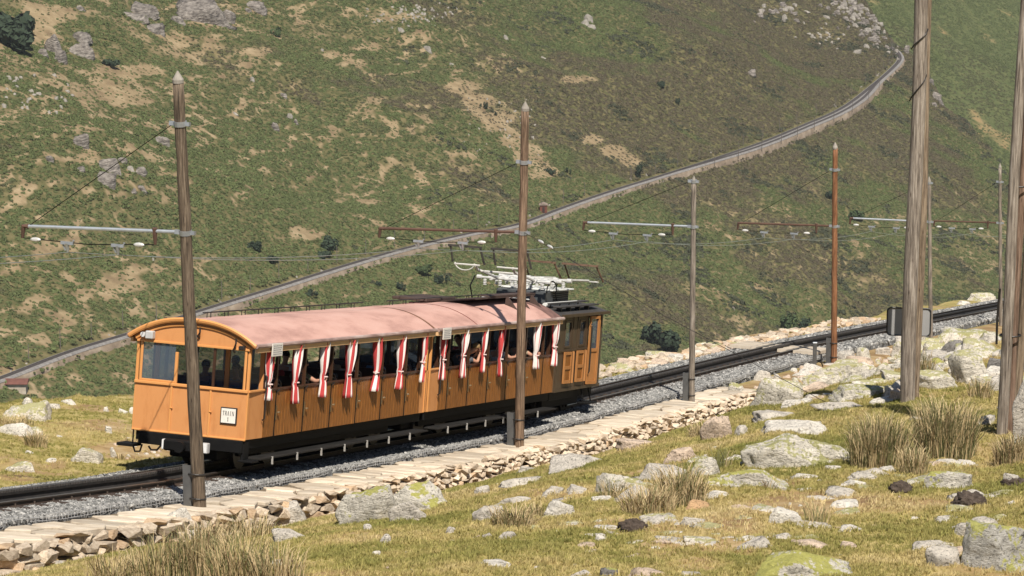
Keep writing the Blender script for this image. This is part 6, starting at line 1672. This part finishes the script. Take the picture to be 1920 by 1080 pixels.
BIG = [
 (1888, 1076, 196, 116, 'D', "big dark faced boulder with yellow lichen top at the lower right corner", .9, dict(seed=52, flat=.9, tilt=(0, 0))),
 (1500, 1086, 228, 66, 'Y', "boulder covered in bright yellow green lichen at the bottom edge", .6, dict(seed=77, flat=.8)),
 (1450, 762, 120, 58, 'l', "large pale lichen slab overhanging its shadow at the end of the wall", .6, dict(seed=12, flat=.72, tilt=(.12, .06))),
 (1455, 786, 96, 26, 'g', "flat cracked rock under the large overhanging slab", .8, {}),
 (1590, 718, 205, 46, 'l', "long lichen rock split by dark cracks below the rust orange pole", .4, dict(seed=31, flat=.8)),
 (1622, 747, 138, 34, 'y', "rounded lichen boulder left of the tall pole pair", .5, {}),
 (1582, 768, 124, 20, 'g', "long flat grey rock where the guy wire ends", .5, dict(flat=.7)),
 (1490, 880, 190, 70, 'y', "big wedge shaped grey boulder rising to the right in the middle of the slope", .55, dict(seed=53, tilt=(.05, -.22))),
 (1545, 862, 120, 52, 'y', "sunlit lichen back of the wedge boulder beside the rush clumps", .7, {}),
 (1400, 912, 200, 40, 'Y', "thin tilted slab with yellow lichen over a dark hollow", .35, dict(flat=.66, seed=64, tilt=(0, .08))),
 (1280, 866, 78, 30, 'p', "pinkish flat topped rock behind the dry grass", .6, dict(flat=.75)),
 (1322, 895, 62, 42, 'y', "pointed lichen rock left of the thin tilted slab", .7, {}),
 (1240, 900, 120, 32, 'g', "low grey rock in the dry rushes", .6, {}),
 (1490, 812, 140, 30, 'w', "pale layered slab on the grass above the wedge boulder", .7, dict(flat=.75)),
 (1345, 824, 72, 44, 'p', "pinkish slab leaning at the end of the dry stone wall", .5, dict(tilt=(0, -.25))),
 (1392, 817, 36, 20, 'g', "small grey rock right of the leaning pinkish slab", .7, {}),
 (1682, 872, 78, 62, 'y', "round lichen boulder between the two tall rush clumps", .7, {}),
 (1806, 862, 124, 36, 'w', "pale rounded boulder in front of the tall pole group", .6, {}),
 (1802, 874, 76, 14, 'w', "white flat stone below the pale rounded boulder", .6, dict(flat=.7)),
 (1772, 919, 118, 42, 'Y', "block with flat yellow lichen top and pale sides", .6, dict(flat=.72, seed=90)),
 (1628, 902, 78, 18, 'g', "low grey slab left of the molehill beside the flat topped block", .6, {}),
 (1562, 882, 36, 13, 'w', "small white stone below the wedge boulder tip", .6, {}),
 (1468, 981, 80, 34, 'w', "white angular slab in the middle of the grass", .5, dict(flat=.75)),
 (1440, 962, 56, 12, 'w', "thin white tail of the angular slab", .5, {}),
 (1348, 935, 76, 17, 'w', "white flat stone below the thin tilted slab", .5, dict(flat=.7)),
 (1308, 958, 54, 26, 'o', "small orange pink rock below the white flat stone", .7, {}),
 (1300, 986, 52, 20, 'g', "small grey rock below the orange pink one", .7, {}),
 (1412, 1031, 96, 26, 'g', "long grey rock pointing up right above the bright lichen boulder", .6, dict(tilt=(0, -.14))),
 (1511, 1027, 94, 20, 'p', "low brownish rock touching the bright lichen boulder", .6, {}),
 (1584, 1028, 44, 17, 'p', "small brown rock right of the low brownish one", .7, {}),
 (1274, 1025, 98, 18, 'g', "low grey rock lying level in front of the bottom grass", .6, {}),
 (1222, 984, 56, 20, 'g', "grey stone beside the dark soil heap in the middle grass", .7, {}),
 (1776, 1063, 74, 40, 'g', "low grey boulder left of the big dark faced boulder", .8, {}),
 (1752, 1031, 98, 18, 'g', "thin flat grey rock above the low grey boulder", .5, {}),
 (1808, 1006, 56, 28, 'g', "grey rock tucked behind the big dark faced boulder", .7, {}),
 (1123, 1016, 25, 17, 'w', "round whitish stone lying alone on the grass", .9, {}),
 (1098, 1028, 46, 14, 'p', "low brown rock beside the round whitish stone", .7, {}),
 (1152, 926, 108, 44, 'y', "broad grey lichen boulder in the middle of the meadow", .6, {}),
 (1194, 938, 126, 28, 'g', "long pale rock in front of the broad grey lichen boulder", .5, {}),
 (1030, 931, 56, 22, 'g', "pale stone left of the broad lichen boulder", .6, {}), (1076, 926, 54, 20, 'g', "grey stone touching the broad lichen boulder on its left", .6, {}),
 (990, 909, 120, 20, 'g', "long flat grey rock uphill of the meadow stones", .5, dict(flat=.7)),
 (903, 927, 36, 20, 'g', "small grey rock right of the great lichen boulder", .7, {}),
 (953, 948, 100, 22, 'g', "thin tilted grey slab above the split rock", .5, dict(flat=.7)),
 (912, 977, 70, 32, 'g', "rounded grey rock under the thin tilted slab", .7, {}),
 (1052, 969, 82, 36, 'w', "white slab right of the rushes in the middle meadow", .6, dict(flat=.7)),
 (956, 1011, 50, 20, 'g', "wedge of grey rock below the middle rushes", .6, {}), (922, 1009, 36, 14, 'g', "flat stone left of the grey wedge", .6, {}), (850, 1000, 30, 14, 'g', "small flat stone left of the middle rushes", .6, {}),
 (936, 1066, 80, 18, 'w', "flat white star shaped stone near the bottom edge", .6, dict(flat=.7)),
 (688, 995, 22, 15, 'w', "small white stone below the great lichen boulder", .8, {}), (723, 1021, 30, 23, 'g', "upright small stone below the great lichen boulder", .7, {}), (704, 1043, 20, 13, 'w', "white pebble lowest below the great lichen boulder", .8, {}),
 (695, 978, 150, 76, 'Y', "great lichen boulder by the wall, its left block", .6, dict(seed=21)),
 (785, 962, 156, 66, 'Y', "great lichen boulder by the wall, its right block", .6, dict(seed=24, flat=.85)),
 (767, 978, 76, 46, 'g', "grey foot block in front of the great lichen boulder", .6, {}),
 (530, 986, 118, 52, 'g', "rounded dark grey boulder against the wall, right of the nearest pole", .6, {}),
 (552, 1013, 92, 28, 'g', "low pale grey rock in front of the rounded dark grey boulder", .6, {}),
 (346, 1012, 84, 58, 'w', "pale boulder at the foot of the nearest pole", .6, {}),
 (424, 985, 50, 30, 'p', "tan boulder right of the nearest pole foot", .7, {}),
 (244, 1017, 50, 30, 'g', "grey boulder below the wall at lower left", .7, {}), (160, 1047, 34, 20, 'g', "grey stone left of the tall dry rushes", .7, {}), (110, 1061, 46, 14, 'g', "flat grey stone near the lower left corner", .6, {}), (20, 1062, 54, 28, 'g', "grey rock at the lower left corner", .7, {}),
 (520, 1062, 40, 16, 'w', "pale stone half hidden by the tall dry rushes", .7, {}),
 (1192, 839, 76, 22, 'p', "low pinkish rock mound by the middle of the wall", .6, {}),
 (1100, 874, 156, 28, 'g', "long pale grey slab sloping below the wall", .6, {}), (990, 884, 44, 14, 'g', "low grey stone left of the long pale slab", .6, {}),
 (1902, 912, 50, 28, 'g', "grey stone half covered by dark soil at the right edge", .7, {}), (1906, 862, 40, 20, 'd', "dark stone at the foot of the tall pole group", .7, {}),
 (1144, 1084, 44, 26, 'd', "dark pyramid shaped stone at the bottom edge", .8, {}), (1088, 1082, 46, 16, 'g', "low rock left of the dark pyramid stone at the bottom edge", .7, {}), (1216, 1082, 78, 20, 'p', "tan rock at the bottom edge right of the dark pyramid stone", .6, {}), (1296, 1083, 60, 14, 'g', "grey rock at the bottom edge left of the bright lichen boulder", .6, {}),
 (1815, 652, 128, 40, 'y', "upper of two overlapping dark edged lichen slabs right of the tall pole pair", .6, dict(flat=.7, seed=33, tilt=(0, .14))),
 (1790, 664, 66, 30, 'd', "lower dark slab jutting left under the upper lichen slab", .6, dict(seed=35)),
 (1830, 676, 96, 30, 'l', "rounded lichen rock below the two overlapping slabs", .6, {}),
 (1768, 692, 70, 24, 'Y', "bright yellow lichen rock beside the tall pole pair", .6, {}),
 (1836, 716, 104, 62, 'l', "broad pale lichen rock face between the tall poles", .6, dict(seed=58)),
 (1764, 730, 120, 40, 'l', "low lichen rock behind the tall rush clumps", .6, {}),
 (1850, 728, 60, 26, 'l', "small lichen rock left of the tall pole group", .6, {}), (1868, 700, 50, 32, 'd', "dark shadowed rock touching the tall pole group", .6, {}),
 (1928, 838, 60, 130, 'g', "tall grey rock cut by the right edge of the photograph", .6, {}), (1920, 700, 40, 60, 'd', "dark rock behind the tall pole group", .6, {}),
 (1700, 668, 60, 20, 'p', "pale slab just below the sign board", .6, {}), (1655, 665, 40, 18, 'g', "pale stone left of the sign board foot", .6, {}), (1620, 672, 34, 22, 'y', "small lichen stone right of the rust orange pole", .7, {}),
 (1660, 700, 60, 26, 'l', "lichen stone left of the tall pole pair behind the rounded boulder", .6, {}), (1530, 735, 70, 20, 'p', "flat pinkish stone below the cracked lichen rock", .6, {}),
 (1430, 715, 40, 22, 'g', "grey stone beyond the overhanging slab", .6, {}), (1385, 738, 40, 22, 'y', "lichen stone left of the overhanging slab", .6, {}),
 (1690, 735, 60, 18, 'l', "pale stone at the foot of the tall pole pair", .6, {}), (1888, 770, 60, 20, 'g', "flat pale rock behind the tall pole group foot", .6, {}), (1720, 790, 40, 12, 'g', "pale stone showing between the rush clumps", .6, {}), (1840, 800, 70, 22, 'g', "pale slab left of the tall pole group", .6, {}),
 # far side of the track, left
 (45, 786, 96, 38, 'l', "large pale rock on the far shelf at the left edge", .6, {}), (48, 762, 34, 20, 'w', "white tilted stone on top of the far shelf rock", .7, {}), (74, 786, 46, 18, 'l', "yellowish slab right of the large far shelf rock", .6, dict(tilt=(0, .2))),
 (30, 818, 94, 30, 'w', "long pale slab below the far shelf rock", .6, dict(flat=.75)), (66, 816, 34, 18, 'l', "pale yellowish block at the end of the long slab", .6, {}),
 (97, 767, 32, 14, 'w', "pale stone on the rim right of the large far shelf rock", .6, {}), (128, 758, 36, 12, 'w', "flat white stone on the rim of the far shelf", .6, {}),
 (163, 868, 68, 34, 'l', "grey rounded boulder beside the ballast left of the train", .7, {}), (45, 886, 74, 24, 'l', "split pale slab beside the ballast at the left edge", .6, dict(tilt=(0, .15))),
 (198, 773, 15, 12, 'w', "small white stone in the middle of the far shelf", .7, {}), (228, 774, 24, 10, 'w', "pale stone right of the small white far shelf stone", .6, {}), (250, 776, 22, 14, 'w', "pale stone touching the coach corner on the far shelf", .6, {}),
 (202, 812, 16, 16, 'w', "pointed white stone above the dirt path", .7, {}), (215, 858, 16, 22, 'w', "upright white stone beside the ballast near the train", .7, {}), (94, 868, 28, 13, 'w', "crumbled pale stones left of the rounded boulder", .7, {}), (54, 850, 18, 8, 'w', "flat pale stone in the grass of the far shelf", .6, {}), (112, 820, 14, 6, 'w', "tiny pale stone right of the far shelf rushes", .6, {}),
 # ledge beyond the locomotive
 (1185, 682, 60, 14, 'p', "flat pinkish ledge rock just right of the locomotive", .7, {}), (1165, 668, 26, 10, 'w', "white tilted stone right of the locomotive roof line", .6, dict(tilt=(0, .3))), (1250, 664, 70, 18, 'l', "broad pale ledge rock left of the grey pole", .6, {}), (1330, 652, 60, 14, 'l', "pale ledge rock right of the grey pole", .6, {}), (1275, 672, 50, 12, 'w', "pale flat rock at the foot of the ledge behind the grey pole", .6, {}), (1215, 690, 50, 10, 'w', "thin pale rock beside the ballast right of the locomotive", .6, {}),
 (1845, 566, 66, 22, 'l', "large pale rock on the rim beyond the track at upper right", .6, {}), (1806, 572, 30, 10, 'w', "small pale rock left of the large rim rock", .6, {}),
]
for q in BIG:
    near_rock(q[0], q[1], q[2], q[3], q[4], q[5], q[6], **q[7])
def near_outcrop(label, items):
    p0, d0 = hit(items[0][0], items[0][1]); t = thing("rock_outcrop", label, "rock outcrop", p0)
    for i, (px, yb, w, h, mk) in enumerate(items):
        o = near_rock(px, yb, w, h, mk, None, .75, name="rock"); o.parent = t; o.location = tuple(Vector(o.location) - Vector(p0))
    return t
q_ = np.random.default_rng(29); its = []
for i in range(58):
    x = q_.uniform(1690, 1920); y = q_.uniform(640, 740); w = q_.uniform(34, 90); its.append((x, y, w, w * q_.uniform(.22, .42), q_.choice(['l', 'l', 'y', 'g', 'w'])))
its.sort(key=lambda v: v[1]); near_outcrop("rocky mound of lichen covered slabs between the tall poles and the track", its)
its = []
for i in range(40):
    x = q_.uniform(1480, 1700); y = q_.uniform(672, 765); w = q_.uniform(24, 66); its.append((x, y, w, w * q_.uniform(.2, .4), q_.choice(['l', 'p', 'w', 'g'])))
its.sort(key=lambda v: v[1]); near_outcrop("pale ledges and slabs showing through the turf left of the tall pole pair", its)
its = []
for i in range(26):
    x = q_.uniform(1150, 1400); y = 705 - (x - 1150) * .19 + q_.uniform(-22, 4); w = q_.uniform(20, 60); its.append((x, y, w, w * q_.uniform(.15, .3), q_.choice(['l', 'p', 'w', 'p'])))
its.sort(key=lambda v: v[1]); near_outcrop("pale bare rock shelf on the rim beyond the track right of the locomotive", its)
extra = np.random.default_rng(37)
cuts = [" at the", " of the", " by the", " in the", " beside", " below", " above", " left of", " right of", " behind", " between", " under", " on the", " over ", " split by", " rising", " uphill", " where", " pointing", " touching", " overhanging", " in front", " cut by", " lying", " leaning", " rising", ","]
def short(lb):
    i = min([lb.find(c) for c in cuts if lb.find(c) > 0] + [len(lb)]); return lb[:i]
shorts = [short(q[5]) for q in BIG]
anchors = [(q, sh) for q, sh in zip(BIG, shorts) if q[2] >= 60 and q[1] > 800 and shorts.count(sh) == 1]
used_labels = set()
mw = dict(g="grey", w="whitish", l="pale lichen spotted", y="lichen covered", p="pinkish")
for i in range(115):
    x = extra.uniform(1000, 1900); y = extra.uniform(835, 1065) if x > 1250 else extra.uniform(880, 1065)
    w = extra.uniform(24, 88) if x > 1200 else extra.uniform(20, 60); mk = str(extra.choice(['g', 'w', 'l', 'y', 'l', 'p'])); hh_ = w * extra.uniform(.14, .27)
    lb = None
    for q, sh in sorted(anchors, key=lambda v: (v[0][0] - x) ** 2 + (2 * (v[0][1] - y)) ** 2)[:3]:
        dx, dy = x - q[0], y - q[1] + q[3] * .3
        dr_ = ("just right of" if dx > 0 else "just left of") if abs(dx) > 1.6 * abs(dy) else ("below" if dy > 0 else "above")
        lb = "%s %s half buried rock %s the %s" % ("small" if w < 36 else "broad" if w > 64 else "flat", mw[mk], dr_, sh)
        if lb not in used_labels and len(lb.split()) <= 16: break
        lb = None
    if lb is None: continue
    used_labels.add(lb)
    near_rock(x, y, w, hh_, mk, lb, .7, "half buried rocks in the near turf", name="half_buried_rock")
r_ = np.random.default_rng(23)
for i in range(46):      # pebbles nobody could single out
    x, y = r_.uniform(560, 1880), r_.uniform(900, 1072)
    near_rock(x, y, r_.uniform(6, 15), r_.uniform(4, 8), r_.choice(['w', 'g', 'p', 'w']), "small loose stone lying in the short grass of the near slope", .8, "loose stones in the near turf", sub=2, name="loose_stone", cat="stone")
for i in range(26):
    x, y = r_.uniform(1580, 1700), r_.uniform(655, 705)
    near_rock(x, y, r_.uniform(8, 20), r_.uniform(5, 11), r_.choice(['w', 'p', 'p', 'l']), "small pale rubble stone left of the tall pole pair", .8, "rubble stones beside the track", sub=2, name="loose_stone", cat="stone")
for i in range(34):
    x, y = r_.uniform(212, 345), r_.uniform(822, 862)
    near_rock(x, y, r_.uniform(6, 15), r_.uniform(3, 7), r_.choice(['w', 'p', 'p']), "small pinkish rubble stone on the bare ground left of the train", .8, "rubble stones left of the train", sub=2, name="loose_stone", cat="stone")

for i in range(36):
    x = r_.uniform(1395, 1520); y = 738 - (x - 1395) * .30 + r_.uniform(-16, 12)
    near_rock(x, y, r_.uniform(8, 24), r_.uniform(5, 12), r_.choice(['w', 'p', 'l']), "small pale rubble stone beside the ballast beyond the overhanging slab", .8, "rubble stones beyond the overhanging slab", sub=2, name="loose_stone", cat="stone")

# molehills --------------------------------------------------------------------------
soil_m = mat("molehill_soil", [(.030, .021, .015), (.062, .045, .034), (.105, .080, .062)], 14, .95, bump=1, bscale=30, bdist=.03)
for i, (px, yb, w, h, lb) in enumerate([(1690, 925, 44, 24, "dark soil heap left of the flat topped lichen block"), (1820, 950, 64, 30, "widest dark soil heap, above the big dark faced boulder"), (1902, 912, 44, 18, "dark soil heap against the grey stone at the right edge"), (1188, 996, 56, 24, "dark soil heap left of the grey stone in the middle grass")]):
    p, d = hit(px, yb); k = d / F; hx = w * k / 2; v, f = ICO[4]; q = v.copy(); q[:, 2] = np.maximum(q[:, 2], -.3)
    q = q * (1 + .45 * noise3(q, 2.6, i)[:, None] + .75 * noise3(q, 7.5, i + 5)[:, None]) * (hx, hx * .8, h * k * .72)
    mb = MB(); mb.add(q, f); o = mb.build("molehill", soil_m, None, smooth=True, recalc=False); o.location = tuple(p + np.array([0, hx * .6, .0])); tag(o, lb, "molehill")
# rush clumps --------------------------------------------------------------------------
rush_ms = [mat("rush_green", [(.11, .115, .04), (.19, .18, .075)], 3, .8, objvar=.1), mat("rush_straw", [(.40, .30, .15), (.58, .46, .27)], 3, .8, objvar=.1), mat("rush_brown", [(.13, .085, .04), (.20, .14, .07)], 3, .8)]
def rush(px, yb, w, h, n, green, label, straw=.5):
    p, d = hit(px, yb); k = d / F; W = w * k / 2; H = h * k
    rr = np.random.default_rng(int(px + yb * 3)); t = thing("rush_clump", label, "rushes", p)
    parts = {0: [[], []], 1: [[], []], 2: [[], []]}
    for i in range(n):
        a = rr.uniform(0, 6.28); r0 = W * .9 * math.sqrt(rr.random()); bx, by = math.cos(a) * r0, math.sin(a) * r0 * .8
        bz = ground_z(p[0] + bx, p[1] + by) - p[2] - .02
        a2 = a + rr.normal(0, .9); ln = W * rr.uniform(.05, .8) + .08 * rr.random(); hh = H * rr.uniform(.35, 1.0) ** .8 * (1 - .25 * r0 / W)
        wd = rr.uniform(.0032, .0062) ; sd_ = np.array([math.cos(a2 + 1.57), math.sin(a2 + 1.57) * .3, 0]) * wd
        if rr.random() < .5: sd_ = np.array([wd, 0, 0])
        dx = np.array([math.cos(a2), math.sin(a2), 0]) * ln; b_ = np.array([bx, by, bz])
        c = 0 if rr.random() < green else (1 if rr.random() < straw + .32 else 2)
        V, Fc = parts[c]; q = len(V)
        m1_ = b_ + dx * .18 + np.array([0, 0, hh * .5]); m2_ = b_ + dx * .5 + np.array([0, 0, hh * .84]); e_ = b_ + dx * rr.uniform(.8, 1.2) + np.array([0, 0, hh * rr.uniform(.92, 1.0)])
        V += [b_ - sd_, b_ + sd_, m1_ + sd_ * .9, m1_ - sd_ * .9, m2_ + sd_ * .7, m2_ - sd_ * .7, e_]
        Fc += [(q, q + 1, q + 2, q + 3), (q + 3, q + 2, q + 4, q + 5), (q + 5, q + 4, q + 6)]
    for c, nm in ((0, "green_stems"), (1, "straw_stems"), (2, "brown_stems")):
        if parts[c][0]:
            mb = MB(); mb.add(parts[c][0], parts[c][1]); o = mb.build(nm, rush_ms[c], t, recalc=False); o["kind"] = "stuff"
for q in [(1648, 872, 120, 125, 950, .45, "tall rush clump left of and in front of the tall pole pair"),
          (1772, 858, 126, 145, 1050, .52, "tallest rush clump, right of the tall pole pair"),
          (1712, 890, 60, 70, 300, .35, "smaller rushes between and in front of the two tall clumps"),
          (1893, 868, 62, 72, 420, .25, "straw coloured rushes at the foot of the tall pole group"),
          (1275, 940, 110, 90, 520, .3, "dry rushes around the pinkish flat topped rock"), (1215, 960, 110, 70, 380, .15, "thin straw grass below the long pale meadow rock"), (1345, 880, 60, 60, 60, .7, "few thin green stems behind the thin tilted slab"),
          (1150, 935, 60, 50, 120, .3, "sparse rushes over the broad lichen boulder"),
          (300, 1092, 120, 120, 300, .4, "tall dry rushes in the lower left corner, leftmost of the tall swath"), (372, 1086, 110, 140, 330, .45, "tallest dry rushes of the lower left swath, below the nearest pole"),
          (448, 1092, 120, 130, 300, .4, "tall dry rushes of the lower left swath, right of the nearest pole foot"), (520, 1094, 110, 100, 230, .3, "dry rushes at the right end of the lower left swath"), (215, 1094, 110, 85, 200, .25, "lower dry rushes at the left end of the lower left swath"),
          (400, 1030, 90, 80, 240, .25, "dry stems rising between the tall swath and the wall"), (470, 1008, 90, 60, 200, .3, "short rushes between wall boulders right of the nearest pole"),
          (965, 985, 90, 52, 300, .2, "straw coloured rushes beside the rounded grey rock in the meadow"), (1000, 970, 50, 40, 120, .25, "short rushes left of the white meadow slab"),
          (1530, 985, 50, 60, 70, .5, "thin sparse stems right of the white angular slab"), (1440, 915, 40, 30, 60, .4, "short stems below the thin tilted slab"),
          (1735, 720, 34, 80, 240, .4, "rushes growing against the right side of the tall pole pair"), (1838, 745, 50, 50, 160, .3, "brownish stems in front of the broad lichen rock face"), (1318, 815, 60, 40, 240, .1, "dry brown tuft at the gap in the dry stone wall"),
          (68, 838, 46, 40, 260, .3, "rushes on the far shelf right of the long pale slab"), (20, 800, 60, 30, 220, .2, "straw rushes between the far shelf rocks"), (45, 796, 40, 26, 120, .4, "dark rushes behind the far shelf rushes"), (245, 835, 30, 24, 90, .2, "low dry tuft beside the coach corner on the far shelf"), (225, 862, 22, 18, 70, .3, "dry tuft beside the upright white stone")]:
    rush(*q)
print("rocks", NROCK[0])
# ------------------------------------------------------------------ thin valley haze
hz = bpy.data.meshes.new("haze"); mb = MB(); mb.box(-1500, 2200, -300, 4600, -1500, 400)
hm = bpy.data.materials.new("thin_haze"); hm.use_nodes = True; hn = hm.node_tree; hn.nodes.clear()
pv_ = hn.nodes.new("ShaderNodeVolumePrincipled"); pv_.inputs["Color"].default_value = (.86, .90, .96, 1); pv_.inputs["Density"].default_value = .000045; pv_.inputs["Anisotropy"].default_value = .2
ho_ = hn.nodes.new("ShaderNodeOutputMaterial"); hn.links.new(pv_.outputs[0], ho_.inputs["Volume"])
tag(mb.build("haze", hm), "thin pale summer haze over the valley", None, None, "stuff")
